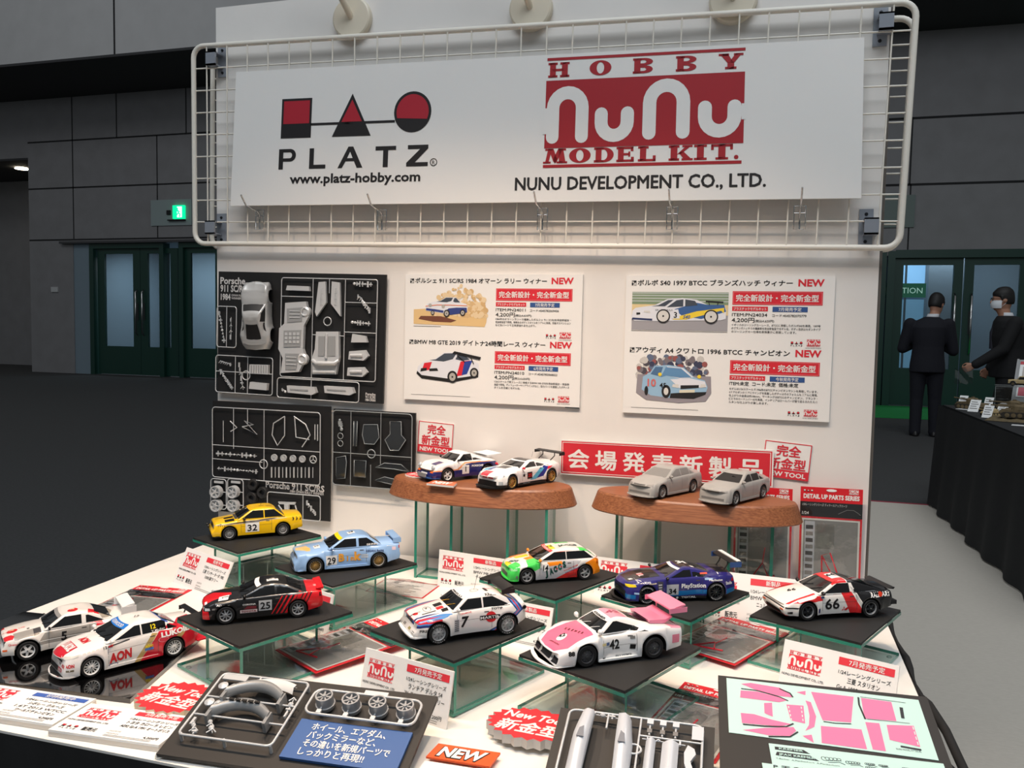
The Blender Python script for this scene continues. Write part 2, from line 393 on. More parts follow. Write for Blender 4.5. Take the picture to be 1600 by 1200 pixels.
b = MB(); b.box((-0.05, -0.10, -0.19), (0.40, -0.03, -0.165), GAPM); b.box((-0.10, -0.06, -0.05), (0.0, -0.03, 0.05), GAPM); b.build('lamp_bracket', t)
b = MB(); b.box((2.50, WY-0.03, 3.15), (3.03, WY, 3.71), mat('pale_green_plate', (108, 122, 118), 0.6))
tag(b.build('wall_plate'), 'pale grey green square plate on the wall right of the booth panel', 'plate')
# ================================================================== logos and printed matter
def slab(b, ch, x, y, w, h, z, m):
    """fat letters with slab feet"""
    S = 0.30*w if ch not in 'OI' else 0.34*w; T = 0.15*h
    R = lambda x0, y0, x1, y1: b.rect(x+x0*w, y+y0*h, x+x1*w, y+y1*h, z, m)
    P = lambda pts: b.poly([(x+px*w, y+py*h) for px, py in pts], z, m)
    if ch == 'H':
        for c in (.22, .78): R(c-.14, 0, c+.14, 1); R(c-.22, 0, c+.22, .15); R(c-.22, .85, c+.22, 1)
        R(.2, .42, .8, .58)
    elif ch == 'O':
        n = 28; vs = []; 
        for kx, ky in ((.5, .5), (.17, .38)):
            for i in range(n): a = 2*pi*i/n; vs.append((x+w*(.5+kx*cos(a)), y+h*(.5+ky*sin(a)), z))
        b.add(vs, [(i, (i+1) % n, n+(i+1) % n, n+i) for i in range(n)], m)
    elif ch == 'B':
        R(.06, 0, .44, .15); R(.06, .85, .44, 1); R(.12, 0, .40, 1)
        for cy, r in ((.76, .24), (.26, .26)):
            o = arc(.55, cy, .40, -90, 90, 10, r/.40); i = arc(.52, cy, .14, 90, -90, 10, .11/.14)
            P([(.38, cy-r)]+o+[(.38, cy+r), (.38, cy+.11)]+i+[(.38, cy-.11)])
    elif ch == 'Y':
        P([(.02, 1), (.36, 1), (.55, .55), (.62, .4), (.36, .4)]); P([(.98, 1), (.70, 1), (.5, .58), (.5, .4), (.64, .4)]); R(.36, 0, .64, .46)
        R(.26, 0, .74, .15); R(-.02, .86, .42, 1); R(.62, .86, 1.02, 1)
    elif ch == 'M':
        P([(.08, 0), (.2, 1), (.36, 1), (.22, 0)]); P([(.22, 1), (.42, 1), (.58, .3), (.5, .0), (.42, .15)]); P([(.82, 1), (.62, 1), (.42, .3), (.5, 0), (.58, .15)]); P([(.64, 1), (.82, 1), (.94, 0), (.66, 0)])
        R(0, 0, .32, .13); R(.56, 0, 1.0, .13); R(.08, .87, .4, 1); R(.62, .87, .94, 1)
    elif ch == 'D':
        R(.04, 0, .5, .15); R(.04, .85, .5, 1); R(.12, 0, .4, 1)
        P([(.4, 0)]+arc(.5, .5, .48, -90, 90, 12, .5/.48)+[(.4, 1), (.4, .86)]+arc(.48, .5, .20, 90, -90, 12, .36/.2)+[(.4, .14)])
    elif ch == 'E':
        R(.12, 0, .42, 1); R(.04, 0, .95, .15); R(.04, .85, .92, 1); R(.3, .43, .74, .58); R(.8, 0, .95, .32); R(.78, .7, .92, 1); R(.66, .34, .76, .68)
    elif ch == 'L':
        R(.14, 0, .46, 1); R(.04, 0, .95, .15); R(.04, .85, .58, 1); R(.8, 0, .95, .38)
    elif ch == 'K':
        R(.1, 0, .38, 1); R(.02, 0, .46, .15); R(.02, .85, .46, 1); P([(.36, .4), (.72, .92), (.92, .92), (.54, .44)]); P([(.44, .52), (.62, .6), (.98, .06), (.66, .06)]); R(.58, .87, 1, 1); R(.56, 0, 1.02, .14)
    elif ch == 'I':
        R(.24, 0, .76, 1); R(.02, 0, .98, .15); R(.02, .85, .98, 1)
    elif ch == 'T':
        R(.34, 0, .66, 1); R(.22, 0, .78, .15); R(.02, .84, .98, 1); R(.02, .64, .14, 1); R(.86, .64, .98, 1)
    elif ch == '.':
        b.disc(x+.5*w, y+.14*h, .14*h, z, m, 16)
def logo_wave(b, x, y, w, z, m, white, fine=True):
    """the red kit-maker logo: bars, HOBBY, the n-u-n-u block, MODEL KIT. ; w wide, 0.565 w high, origin lower left"""
    h = w*0.565; X = lambda q: x+(q-155)/780.0*w; Y = lambda q: y+(705-q)/432.0*h
    b.rect(X(160), Y(284), X(935), Y(273), z, m); b.rect(X(155), Y(705), X(930), Y(693), z, m)
    b.rect(X(158), Y(628), X(935), Y(362), z, m)
    sw = 52/780.0*w; z2 = z+(0.0003 if w > 0.12 else 0.00025)
    def nn(xl, xr, top, bot):
        r = (xr-xl)/2; b.stroke([(X(xl), Y(bot)), (X(xl), Y(top+r))]+[(X((xl+xr)/2)-r/780*w*cos(rad(t)), Y(top+r)+r/432*h*sin(rad(t))) for t in range(15, 180, 15)]+[(X(xr), Y(top+r)), (X(xr), Y(bot))], sw, z2, white)
    def uu(xl, xr, top, bot):
        r = (xr-xl)/2; b.stroke([(X(xl), Y(top)), (X(xl), Y(bot-r))]+[(X((xl+xr)/2)-r/780*w*cos(rad(t)), Y(bot-r)-r/432*h*sin(rad(t))) for t in range(15, 180, 15)]+[(X(xr), Y(bot-r)), (X(xr), Y(top))], sw, z2, white)
    nn(190, 310, 412, 585); uu(388, 492, 500, 585); nn(578, 708, 400, 580); uu(790, 900, 490, 580)
    if fine:
        b.rect(X(150), Y(572), X(164), Y(470), z2, white); b.rect(X(926), Y(540), X(940), Y(480), z2, white)
        for ch, a in zip('HOBBY', (165, 335, 503, 670, 838)): slab(b, ch, X(a), Y(350), 88/780*w, 58/432*h, z, m)
        for ch, a, ww in zip('MODELKIT.', (155, 262, 360, 450, 535, 655, 752, 815, 895), (100, 88, 84, 76, 76, 92, 50, 84, 30)): slab(b, ch, X(a), Y(688), ww/780*w, 58/432*h, z, m)
    else:
        b.text('H O B B Y', X(160), Y(347), 66/432*h/0.72, z, m, 0.03, width=X(930)-X(160)); b.text('MODEL KIT.', X(160), Y(686), 58/432*h/0.72, z, m, 0.05, width=X(925)-X(160))
def logo_shapes(b, x, y, w, z, red, blk, txt=True, dot=False):
    """square, triangle and circle on a line above wide spaced letters; w wide, origin = lower left of the letters"""
    s = w/280.0; X = lambda q: x+q*s; Y = lambda q: y+q*s; zz = z+0.00025
    yb = 52 if txt else 0
    b.rect(X(2), Y(yb), X(60), Y(yb+66), z, blk); b.rect(X(6), Y(yb+24), X(56), Y(yb+62), zz, red)
    b.rect(X(58), Y(yb+20), X(215), Y(yb+24), z, blk)
    b.poly([(X(100), Y(yb)), (X(172), Y(yb)), (X(136), Y(yb+70))], z, blk); b.poly([(X(117), Y(yb+24)), (X(155), Y(yb+24)), (X(136), Y(yb+60))], zz, red)
    b.disc(X(246), Y(yb+36), 33*s, z, blk, 40)
    b.poly([(X(246)+28.5*s*cos(rad(a)), Y(yb+36)+28.5*s*sin(rad(a))) for a in range(-25, 206, 7)], zz, red)
    if txt:
        def L(px, pts): b.poly([(X(px+qx), Y(qy)) for qx, qy in pts], z, blk)
        L(0, [(0, 0), (8.5, 0), (8.5, 34), (0, 34)]); L(0, [(8, 34), (22, 34)]+[(22+11*cos(rad(a)), 23.5+10.5*sin(rad(a))) for a in range(75, -91, -15)]+[(8, 13), (8, 18.5), (21, 18.5)]+[(21+4.5*cos(rad(a)), 23.5+5*sin(rad(a))) for a in range(-75, 91, 15)]+[(8, 28.5)])
        L(59, [(0, 0), (31, 0), (31, 6.5), (8.5, 6.5), (8.5, 34), (0, 34)])
        L(113, [(0, 0), (8, 0), (14.5, 11), (30, 11), (35.5, 0), (46, 0), (28, 35), (19, 35)]); b.poly([(X(113+17.5), Y(16)), (X(113+27.5), Y(16)), (X(113+22.6), Y(26.5))], zz, WHITE)
        L(182, [(0, 27.5), (14, 27.5), (14, 0), (23, 0), (23, 27.5), (37, 27.5), (37, 34), (0, 34)])
        L(238, [(0, 0), (38, 0), (38, 6.5), (15, 6.5), (38, 28.5), (38, 34.5), (2, 34.5), (2, 28), (24, 28), (0, 6)])
        if dot: b.ring(X(286), Y(6), 5.0*s, 6.3*s, z, blk); b.text('R', X(286), Y(2.5), 9*s, z, blk, align='c')
# ================================================================== booth panel, wire grid, sign, posters
PANELM = noise_mat('white_panel_board', (226, 222, 217), (232, 228, 223), 6, 0.6)
t = thing('booth_backdrop', 'tall white back wall board standing behind the model table', 'backdrop', (0, 0.012, 0))
b = MB(); b.box((-0.766, -0.012, 0.02), (0.766, 0.012, 2.012), PANELM); b.build('board', t)
b = MB(); b.box((0.766, -0.006, 0.02), (0.772, 0.03, 2.0), mat('panel_edge', (92, 86, 80), 0.6)); b.build('edge_strip', t)
def bil(q, u, v):
    """point in the quad TL,TR,BR,BL"""
    a = [q[0][i]+(q[1][i]-q[0][i])*u for i in range(3)]; c = [q[3][i]+(q[2][i]-q[3][i])*u for i in range(3)]
    return Vector([a[i]+(c[i]-a[i])*v for i in range(3)])
def wire_grid(q, nx, ny, ins, label, x0=0.0575):
    """coated wire panel hung slightly askew: thick rounded outer rail, thin wires"""
    t = thing('wire_grid_panel', label, 'wire grid', tuple(bil(q, .5, 1)))
    base = Vector(bil(q, .5, 1)); L = lambda u, v, dy=0: bil(q, u, v)+Vector((0, dy, 0))-base
    W = (Vector(q[1])-Vector(q[0])).length; H = (Vector(q[3])-Vector(q[0])).length
    pts = [L(px/W, 1-py/H) for px, py in rrect(0, 0, W, H, 0.028, 6)]
    b = MB(); b.tube(pts, 0.0062, CREAM, 10, closed=True); b.build('outer_rail', t)
    b = MB()
    for i in range(nx):
        u = (0.04+i*(W-0.08)/(nx-1))/W; b.tube([L(u, -0.004, -0.003), L(u, 1.004, -0.003)], 0.0018, CREAM, 6)
    for j in range(ny):
        v = (j+1)/(ny+1); b.tube([L(-0.001, v, 0.002), L(1.001, v, 0.002)], 0.0018, CREAM, 6)
    b.build('wires', t)
    return L
GQ = [(-0.813, -0.024, 1.915), (0.808, -0.024, 1.872), (0.798, -0.024, 1.408), (-0.812, -0.024, 1.436)]
wire_grid(GQ, 28, 8, 0, 'cream wire grid across the front of the white panel behind the logo sign')
RQ = [(-0.812, 0.05, 1.912), (0.816, 0.05, 1.868), (0.806, 0.05, 1.412), (-0.818, 0.05, 1.432)]
wire_grid(RQ, 28, 8, 0, 'second cream wire grid behind the white panel, showing only at its two ends')
# steel clamps that hold the two grids to the panel
for x, z, top, lab in ((-0.745, 1.880, 1, 'steel grid clamp at the upper left corner of the wire grid'), (-0.750, 1.474, 1, 'steel grid clamp at the lower left corner of the wire grid'), (0.748, 1.838, 0, 'steel grid clamp at the upper right corner of the wire grid'), (0.738, 1.450, 0, 'steel grid clamp at the lower right corner of the wire grid')):
    t = thing('grid_clamp', lab, 'clamp', (x, -0.001, z), group='steel clamps on the wire grid')
    b = MB(); b.box((-0.013, -0.003, -0.037), (0.013, 0, 0.037), GALV)
    sx = -0.012 if x < 0 else 0.006
    b.M = Matrix.Translation((sx, 0, 0)); b.box((-0.012, -0.036, -0.016), (0.014, -0.030, 0.016), GALV); b.box((-0.012, -0.036, 0.013), (0.014, 0, 0.016), GALV); b.box((-0.012, -0.036, -0.016), (0.014, -0.0, -0.013), GALV)
    b.build('plate', t)
    for dz in (-0.027, 0.027):
        s = MB(); s.lathe([(0.0001, -0.0022), (0.003, -0.002), (0.0036, 0)], mat('screw_head', (60, 62, 66), 0.4, 1.0), 10, 'y', o=(0, -0.003, dz)); s.build('screw', t)
# the logo sign in front of the grid
SQ = [(-0.6835, -0.036, 1.8415), (0.7165, -0.036, 1.8095), (0.7232, -0.044, 1.5025), (-0.6955, -0.044, 1.5230)]
b = MB()
SW, SH = 1.40, 0.312
b.box((0, 0, -0.005), (SW, SH, 0), WHITE)
SIGNR = mat('sign_red', (176, 30, 48), 0.5); SIGNB = mat('sign_black', (26, 24, 26), 0.5); NUR = mat('sign_crimson', (168, 24, 36), 0.5)
logo_shapes(b, 0.127, 0.0825, 0.383, 0.0006, SIGNR, SIGNB, dot=True)
b.text('www.platz-hobby.com', 0.158, 0.050, 0.0295, 0.0006, SIGNB, 0.028, width=0.330)
logo_wave(b, 0.769, 0.0725, 0.411, 0.0006, NUR, WHITE)
b.text('NUNU DEVELOPMENT CO., LTD.', 0.709, 0.026, 0.0385, 0.0006, SIGNB, 0.030, width=0.515)
nv = []
for v in b.v:
    p = bil(SQ, v.x/SW, 1-v.y/SH); nv.append(Vector((p.x, p.y-v.z, p.z)))
org = Vector(bil(SQ, .5, 1)); b.v = [v-org for v in nv]
tag(b.build('logo_sign', loc=org), 'wide white sign with two company logos hung on the wire grid', 'sign')
# wire display hooks below the sign
for x, z in ((-0.622, 1.513), (-0.299, 1.506), (0.083, 1.500), (0.361, 1.496), (0.612, 1.492)):
    lab = {-0.622: 'leftmost of the five wire hooks, below the square of the black and red emblem', -0.299: 'second wire hook from the left, below the sign near the web address', 0.083: 'middle one of the five wire hooks below the white sign', 0.361: 'fourth wire hook from the left, below the company name on the sign', 0.612: 'rightmost of the five wire hooks below the white sign'}[x]
    b = MB(); y = -0.032
    fr = [(x-0.011, y, z), (x-0.011, y, z-0.046), (x+0.011, y, z-0.046), (x+0.011, y, z)]
    b.tube(fr, 0.0014, CHROME, 6); b.tube([(x-0.011, y, z), (x+0.011, y, z)], 0.0014, CHROME, 6); b.tube([(x-0.011, y, z-0.014), (x+0.011, y, z-0.014)], 0.0014, CHROME, 6)
    b.tube([(x, y, z-0.046), (x, y-0.001, z-0.01), (x, y-0.012, z-0.004), (x, y-0.055, z+0.002), (x, y-0.075, z+0.024)], 0.002, CHROME, 6)
    tag(b.build('wire_hook'), lab, 'hook', 'wire hooks hanging from the grid')
# arm lamps on the panel top: base disc and arm show, the lamp heads are above the frame
LAMPM = mat('lamp_enamel', (222, 212, 192), 0.4)
for (x, z), (L, T), lab in zip(((-0.390, 1.951), (0.041, 1.934), (0.468, 1.913)), LAMPS, ('leftmost of the three arm lamps, its round base above the black square of the sign', 'middle one of the three arm lamps, round base above the sign', 'rightmost of the three arm lamps, round base above the red logo')):
    t = thing('arm_spotlight', lab, 'lamp', (x, 0, z), group='arm lamps on the panel top')
    b = MB(); b.lathe([(0.0001, -0.0165), (0.044, -0.0165), (0.0475, -0.014), (0.0485, -0.003), (0.047, 0)][::-1], LAMPM, 40, 'y'); b.build('base', t)
    q = Vector(L)-Vector((x, 0, z)); mid = Vector((-0.055, -0.20, 0.25))
    b = MB(); b.tube([(0, -0.012, 0), (-0.008, -0.05, 0.035), tuple(mid), tuple(q+Vector((0, 0.09, 0.05)))], 0.0075, LAMPM, 12); b.build('arm', t)
    d = (Vector(T)-Vector(L)).normalized(); R = d.to_track_quat('-Z', 'Y').to_matrix().to_4x4(); R.translation = q
    b = MB(); b.M = R; b.lathe([(0.0001, 0.10), (0.03, 0.10), (0.036, 0.08), (0.05, 0.0), (0.047, 0.0), (0.034, 0.075), (0.0001, 0.078)], LAMPM, 28); b.build('lamp_head', t)

# ---------------- posters
def car_picture(b, x, y, s, pal, z, kind='rally'):
    """flat printed picture of a three-quarter car, about 100 x 60 units"""
    P = lambda pts, m, k=1: b.poly([(x+px*s, y+py*s) for px, py in pts], z+0.00015*k, m)
    G = mat('print_glass', (66, 74, 86), 0.5); K = mat('print_tyre', (28, 27, 28), 0.6); A = mat('print_alloy', (176, 172, 164), 0.5)
    body, low, acc = pal
    if kind == 'rally':
        P([(3, 22), (8, 30), (22, 34), (36, 36), (50, 44), (72, 44), (84, 33), (96, 30), (99, 22), (98, 12), (84, 9), (60, 6), (56, 10), (44, 9), (22, 12), (4, 14)], body)
        P([(46, 10), (56, 20), (74, 22), (97, 22), (98, 12), (84, 9), (60, 6), (55, 10)], low, 2); P([(4, 15), (22, 13), (44, 10), (45, 15), (24, 18), (5, 20)], low, 2)
        P([(28, 34), (38, 36), (50, 43), (66, 43), (62, 36), (52, 33)], G, 2); P([(66, 35), (69, 42.5), (73, 42.5), (82, 33), (70, 33)], G, 2)
        b.stroke([(x+4*s, y+24*s), (x+30*s, y+27*s), (x+60*s, y+27*s), (x+97*s, y+26*s)], 1.6*s, z+0.0005, acc)
        for cx, cy in ((14, 26), (44, 24)): b.disc(x+cx*s, y+cy*s, 4*s, z+0.0006, A, 16)
        W = ((52, 9, 8), (88, 11, 7), (20, 10, 5))
    else:
        P([(2, 14), (4, 24), (12, 32), (30, 36), (44, 46), (70, 48), (84, 38), (97, 32), (99, 20), (96, 12), (60, 4), (54, 3), (10, 7)], body)
        P([(2, 14), (10, 7), (54, 3), (62, 4), (97, 12), (97, 15), (62, 9), (54, 8), (10, 12), (3, 18)], low, 2)
        P([(22, 34.5), (32, 36), (45, 45), (64, 46), (58, 37), (44, 33)], G, 2); P([(62, 37), (67, 45.5), (73, 46), (84, 37), (72, 35)], G, 2)
        P([(14, 30), (26, 32), (22, 20), (10, 18)], acc, 2); P([(70, 34), (84, 36), (74, 14), (64, 12)], acc, 2); P([(76, 34), (88, 36), (80, 16), (72, 14)], mat('print_blue', (44, 66, 150), 0.5), 3)
        P([(8, 17), (18, 19), (18, 23), (9, 22)], K, 3); P([(22, 18), (36, 19), (34, 23), (22, 22)], K, 3)
        W = ((58, 11, 9), (91, 18, 7.5))
    for cx, cy, r in W:
        b.disc(x+cx*s, y+cy*s, r*s*0.86, z+0.0007, K, 24, r*s); b.disc(x+cx*s, y+cy*s, r*s*0.55, z+0.0009, A, 20, r*s*0.66); b.disc(x+cx*s, y+cy*s, r*s*0.16, z+0.0011, K, 10)
def poster_entry(b, y0, title, item, price, sub, month, lines, code):
    """one half of a poster, 420 wide; y0 = title baseline in mm"""
    u = 0.001; z = 0.0005; B = BLACK
    X = lambda q: q*u; Y = lambda q: q*u
    b.rect(X(12), Y(y0-1), X(22), Y(y0+9.5), z, B); b.text('24', X(15.2), Y(y0-0.5), 0.0082, z+0.0002, WHITE, 0.04, width=X(6.0)); b.text('1/', X(12.6), Y(y0+4.6), 0.006, z+0.0002, WHITE, 0.03)
    b.text(title, X(25), Y(y0), 0.0132, z, B, 0.03, width=X(314))
    b.text('NEW', X(350), Y(y0-1), 0.0195, z, RED, 0.035, width=X(50))
    b.rect(X(222), Y(y0-40), X(398), Y(y0-12), z, RED); b.frame(X(223.5), Y(y0-38.5), X(396.5), Y(y0-13.5), 0.0006, z+0.0002, mat('pale_red', (240, 150, 150), 0.6))
    b.text('完全新設計・完全新金型', X(229), Y(y0-32), 0.0155, z+0.0003, WHITE, 0.028, width=X(161))
    b.rect(X(222), Y(y0-53), X(293), Y(y0-43.5), z, RED); b.text('プラスチックモデルキット', X(225), Y(y0-51.2), 0.0068, z+0.0002, WHITE, 0.02, width=X(65))
    b.rect(X(302), Y(y0-54), X(370), Y(y0-43.5), z, NAVY); b.text(month, X(336), Y(y0-52), 0.0083, z+0.0002, WHITE, 0.02, 'c', width=X(44))
    b.text(item, X(222), Y(y0-64), 0.0092, z, B, 0.02, width=X(70) if code else None)
    if code: b.text(code, X(302), Y(y0-64), 0.0066, z, B, 0.012, width=X(66)); b.text(price, X(222), Y(y0-76), 0.0115, z, B, 0.02, width=X(45)); b.text(sub, X(268), Y(y0-75.5), 0.006, z, B, 0.01, width=X(38))
    yy = y0-(84 if code else 74)
    for i, ln in enumerate(lines): b.text(ln, X(222), Y(yy-i*7), 0.0055, z, DARKG, 0.006, width=X(174) if i < len(lines)-1 else None)
    logo_shapes(b, X(340), Y(y0-124), 0.023, z, RED, B); logo_wave(b, X(371), Y(y0-124), 0.026, z, RED, WHITE, fine=False)
    b.text('NUNU DEVELOPMENT', X(369), Y(y0-128), 0.003, z, B)
def poster(nm, q, content, label):
    (x0, z1), (x1, z1b), (x1b, z0), (x0b, z0b) = q
    tl = Vector(((x0+x0b)/2, -0.0075, (z0+z0b)/2)); w = ((x1-x0)+(x1b-x0b))/2; h = ((z1+z1b)-(z0+z0b))/2
    b = MB(); b.box((0, 0, -0.006), (w, h, 0), WHITE); b.M = Matrix.Diagonal((w/0.420, h/0.297, 1, 1)); content(b)
    ang = (z1b-z1)/(x1-x0)*0.5
    return tag(b.build(nm, matrix=wall_matrix(tl.x, tl.z, tl.y, ang)), label, 'poster', 'product posters on the panel')
def cA(b):
    poster_entry(b, 277, 'ポルシェ 911 SC/RS 1984 オマーン ラリー ウィナー', 'ITEM:PN24011', '4,200円', '(税込4,620円)', '7月発売予定', ('1984年のオマーンラリーで優勝したポルシェ 911 SC/RSを完全新設計・', '完全新金型で再現。特徴あるボディスタイルをリアルに再現。前後サスペンション', 'など別パーツで立体感溢れる仕上がり。'), 'コード:4545782069426')
    poster_entry(b, 133, 'BMW M8 GTE 2019 デイトナ24時間レース ウィナー', 'ITEM:PN24010', '4,200円', '(税込4,620円)', '6月発売予定', ('1/24スケールで新スレースに参戦するBMW M8 GTEを完全新設計・完全新', '金型で再現。ディフューザーやリアウイングなど、空力パーツを豊富したボディス', 'タイルを正確にモデル化。'), 'コード:4545782068023')
    SAND = mat('print_sand', (222, 188, 132), 0.6); DUST = mat('print_dust', (214, 184, 138), 0.6); SH = mat('print_shade_brown', (112, 66, 48), 0.6)
    b.poly([(0.022, 0.180), (0.196, 0.176), (0.200, 0.186), (0.202, 0.205), (0.196, 0.222), (0.16, 0.224), (0.022, 0.214)], 0.0005, SAND)
    random.seed(3)
    DP = [mat('print_dust%d' % k, c, .6) for k, c in enumerate(((222, 194, 148), (218, 188, 140), (212, 178, 128), (226, 202, 162), (206, 170, 118)))]
    for i in range(260): a = random.random(); b.disc(0.075+0.125*a, 0.200+0.062*random.random()**1.3*(1.15-abs(a-0.5)), 0.0022+0.0042*random.random(), 0.00055+i*0.000001, DP[min(4, int(random.random()*3+2*a))] if i % 4 else DP[3], 10)
    b.poly([(0.034, 0.192), (0.07, 0.186), (0.115, 0.185), (0.128, 0.190), (0.09, 0.199), (0.04, 0.199)], 0.0008, SH)
    car_picture(b, 0.048, 0.196, 0.00108, (mat('print_body_white', (224, 226, 232), 0.5), mat('print_body_navy', (52, 66, 128), 0.5), mat('print_orange', (222, 120, 70), 0.5)), 0.0009)
    car_picture(b, 0.028, 0.040, 0.00160, (mat('print_body_white', (224, 226, 232), 0.5), BLACK, RED), 0.0006, 'gt')
    K = BLACK; b.poly([(0.12, 0.113), (0.186, 0.100), (0.190, 0.106), (0.125, 0.118)], 0.002, K); b.stroke([(0.132, 0.108), (0.15, 0.094)], 0.002, 0.002, K); b.stroke([(0.165, 0.104), (0.172, 0.09)], 0.002, 0.002, K)
    b.rect(0.018, 0.012, 0.165, 0.0128, 0.0005, GREYP); b.rect(0.022, 0.1745, 0.09, 0.1755, 0.0007, GREYP)
def cB(b):
    poster_entry(b, 277, 'ボルボ S40 1997 BTCC ブランズハッチ ウィナー', 'ITEM:PN24034', '4,200円', '(税込4,620円)', '7月発売予定', ('イギリスのツーリングカーレース、BTCCに参戦したボルボS40を再現。1997年', 'のブランズハッチでの優勝車を完全新金型でモデル化。ボディ形状はセダンタイプ', 'のツーリングカー仕様を表情豊かに表現しています。'), 'コード:4545782075779')
    poster_entry(b, 133, 'アウディ A4 クワトロ 1996 BTCC チャンピオン', 'ITEM:未定  コード:未定  価格:未定', '', '', '今秋発売予定', ('モデルは1/24スケールで1996年のBTCCチャンピオンマシンを再現しています。', '4ドアセダンのリアにウイングを装着したボディはそのフォルムもリアルに再現。', '仕上がりの全長は約186mm。マーキングはBTCCのチャンピオン、フランク・', 'ビエラのカーナンバー45を再現。インテリアはロールバーが張り巡らされたスパ', 'ルタンな仕上がりが楽しめます。'), None)
    # the side-on racing saloon on asphalt
    u = 0.001
    def R(x0, y0, x1, y1, c, k=0): b.rect(x0*u, y0*u, x1*u, y1*u, 0.0005+k*0.00012, c)
    R(14, 181, 214, 262, mat('print_asphalt', (158, 156, 160), 0.6)); R(14, 214, 214, 244, mat('print_gravel', (222, 200, 150), 0.6), 1); R(14, 236, 214, 262, mat('print_grass', (128, 148, 118), 0.6), 2)
    for yy in (242, 248, 254, 259): R(14, yy, 214, yy+1.6, mat('print_rail', (200, 206, 206), 0.6), 3)
    Wm = mat('print_body_white', (224, 226, 232), 0.5); G = mat('print_glass', (66, 74, 86), 0.5); K = mat('print_tyre', (28, 27, 28), 0.6); A = mat('print_wheel_white', (214, 212, 206), 0.5); BL = mat('print_mid_blue', (58, 96, 150), 0.5); YE = mat('print_yellow', (238, 206, 60), 0.5)
    P = lambda pts, m, k: b.poly([(px*u, py*u) for px, py in pts], 0.0005+k*0.00012, m)
    P([(14, 205), (15, 222), (22, 228), (62, 234), (88, 247), (120, 250), (150, 246), (172, 236), (206, 236), (210, 226), (210, 207), (200, 204), (60, 200), (20, 200)], Wm, 5)
    P([(104, 226), (150, 240), (172, 236), (206, 236), (210, 222), (160, 206), (120, 212)], BL, 6); P([(100, 204), (128, 204), (200, 224), (206, 218), (206, 230), (150, 222), (110, 210)], YE, 7)
    P([(56, 232), (70, 234), (90, 245), (102, 246), (84, 232)], G, 8); P([(88, 230), (108, 245), (122, 247), (122, 232)], G, 8); P([(126, 232), (126, 247), (146, 244), (152, 235)], G, 8)
    P([(98, 206), (98, 224), (112, 226), (116, 206)], Wm, 9); b.text('3', 0.103, 0.208, 0.017, 0.0018, BLACK, 0.02); b.text('S40', 0.122, 0.2065, 0.010, 0.0018, BL, 0.02, shear=0.3)
    P([(168, 242), (204, 240), (204, 243), (168, 245)], K, 9); b.stroke([(0.176, 0.236), (0.174, 0.243)], 0.0015, 0.0017, K); b.stroke([(0.192, 0.236), (0.194, 0.242)], 0.0015, 0.0017, K)
    P([(24, 213), (32, 214), (32, 218), (24, 218)], K, 8); P([(40, 219), (54, 217), (52, 222), (40, 222)], A, 8); P([(14, 203), (58, 201), (58, 205), (16, 207)], mat('print_navy', (44, 56, 96), 0.5), 8)
    for cx in (81, 180): b.disc(cx*u, 0.211, 0.0145, 0.0019, K, 24); b.disc(cx*u, 0.211, 0.0118, 0.0021, A, 24); b.disc(cx*u, 0.211, 0.002, 0.0023, K, 10)
    b.text('GR I FORMULA', 0.064, 0.222, 0.0055, 0.0018, DARKG)
    b.rect(0.014, 0.1785, 0.214, 0.1795, 0.0006, GREYP); b.rect(0.018, 0.012, 0.160, 0.0128, 0.0005, GREYP)
    # the painted three-quarter saloon in a crowd
    random.seed(9); C = [mat('print_crowd%d' % i, c, 0.6) for i, c in enumerate(((74, 70, 78), (120, 112, 116), (150, 84, 80), (200, 196, 190), (56, 60, 84), (96, 108, 132)))]
    for i in range(150):
        a = random.random(); xx = 0.030+0.150*a; yy = 0.076+0.048*random.random()
        if ((xx-0.105)/0.082)**2+((yy-0.078)/0.05)**4 > 1: continue
        b.disc(xx, yy, 0.004+0.004*random.random(), 0.0005+i*0.000002, C[i % 6], 8)
    b.poly([(0.028, 0.045), (0.05, 0.03), (0.12, 0.026), (0.175, 0.032), (0.186, 0.05), (0.184, 0.085), (0.03, 0.085)], 0.00085, mat('print_grey_road', (146, 140, 146), 0.6))
    Q = lambda pts, m, k: b.poly([(px*u, py*u) for px, py in pts], 0.0009+k*0.00012, m)
    LB = mat('print_pale_blue', (150, 186, 212), 0.5)
    Q([(40, 52), (42, 80), (56, 88), (66, 104), (96, 107), (128, 102), (150, 82), (172, 76), (178, 62), (174, 46), (150, 36), (100, 36), (60, 40)], LB, 0)
    Q([(92, 104), (126, 101), (148, 82), (120, 78), (96, 84)], Wm, 1); Q([(80, 80), (90, 102), (122, 100), (144, 82), (120, 80), (92, 84)], mat('print_blue_glass', (96, 140, 180), 0.5), 2); Q([(58, 86), (68, 102), (84, 102), (78, 82)], mat('print_blue_glass2', (78, 112, 148), 0.5), 2)
    Q([(100, 76), (140, 80), (172, 74), (176, 62), (120, 58)], Wm, 2); Q([(122, 56), (160, 60), (160, 66), (122, 64)], K, 3); Q([(104, 60), (118, 58), (118, 66), (106, 66)], A, 3); Q([(162, 60), (174, 62), (174, 68), (164, 68)], A, 3)
    Q([(100, 36), (150, 36), (174, 46), (176, 52), (120, 48), (102, 46)], K, 2); Q([(120, 48), (152, 50), (152, 56), (120, 54)], mat('print_plate', (220, 214, 190), 0.5), 4)
    b.text('10', 0.052, 0.060, 0.022, 0.0016, mat('print_salmon', (206, 108, 104), 0.5), 0.03); b.text('45', 0.078, 0.058, 0.014, 0.0016, BLACK, 0.02)
    b.disc(0.092, 0.050, 0.0095, 0.0016, K, 20, 0.014); b.disc(0.092, 0.050, 0.005, 0.0018, A, 16, 0.008); b.disc(0.050, 0.050, 0.004, 0.0016, K, 16, 0.010)
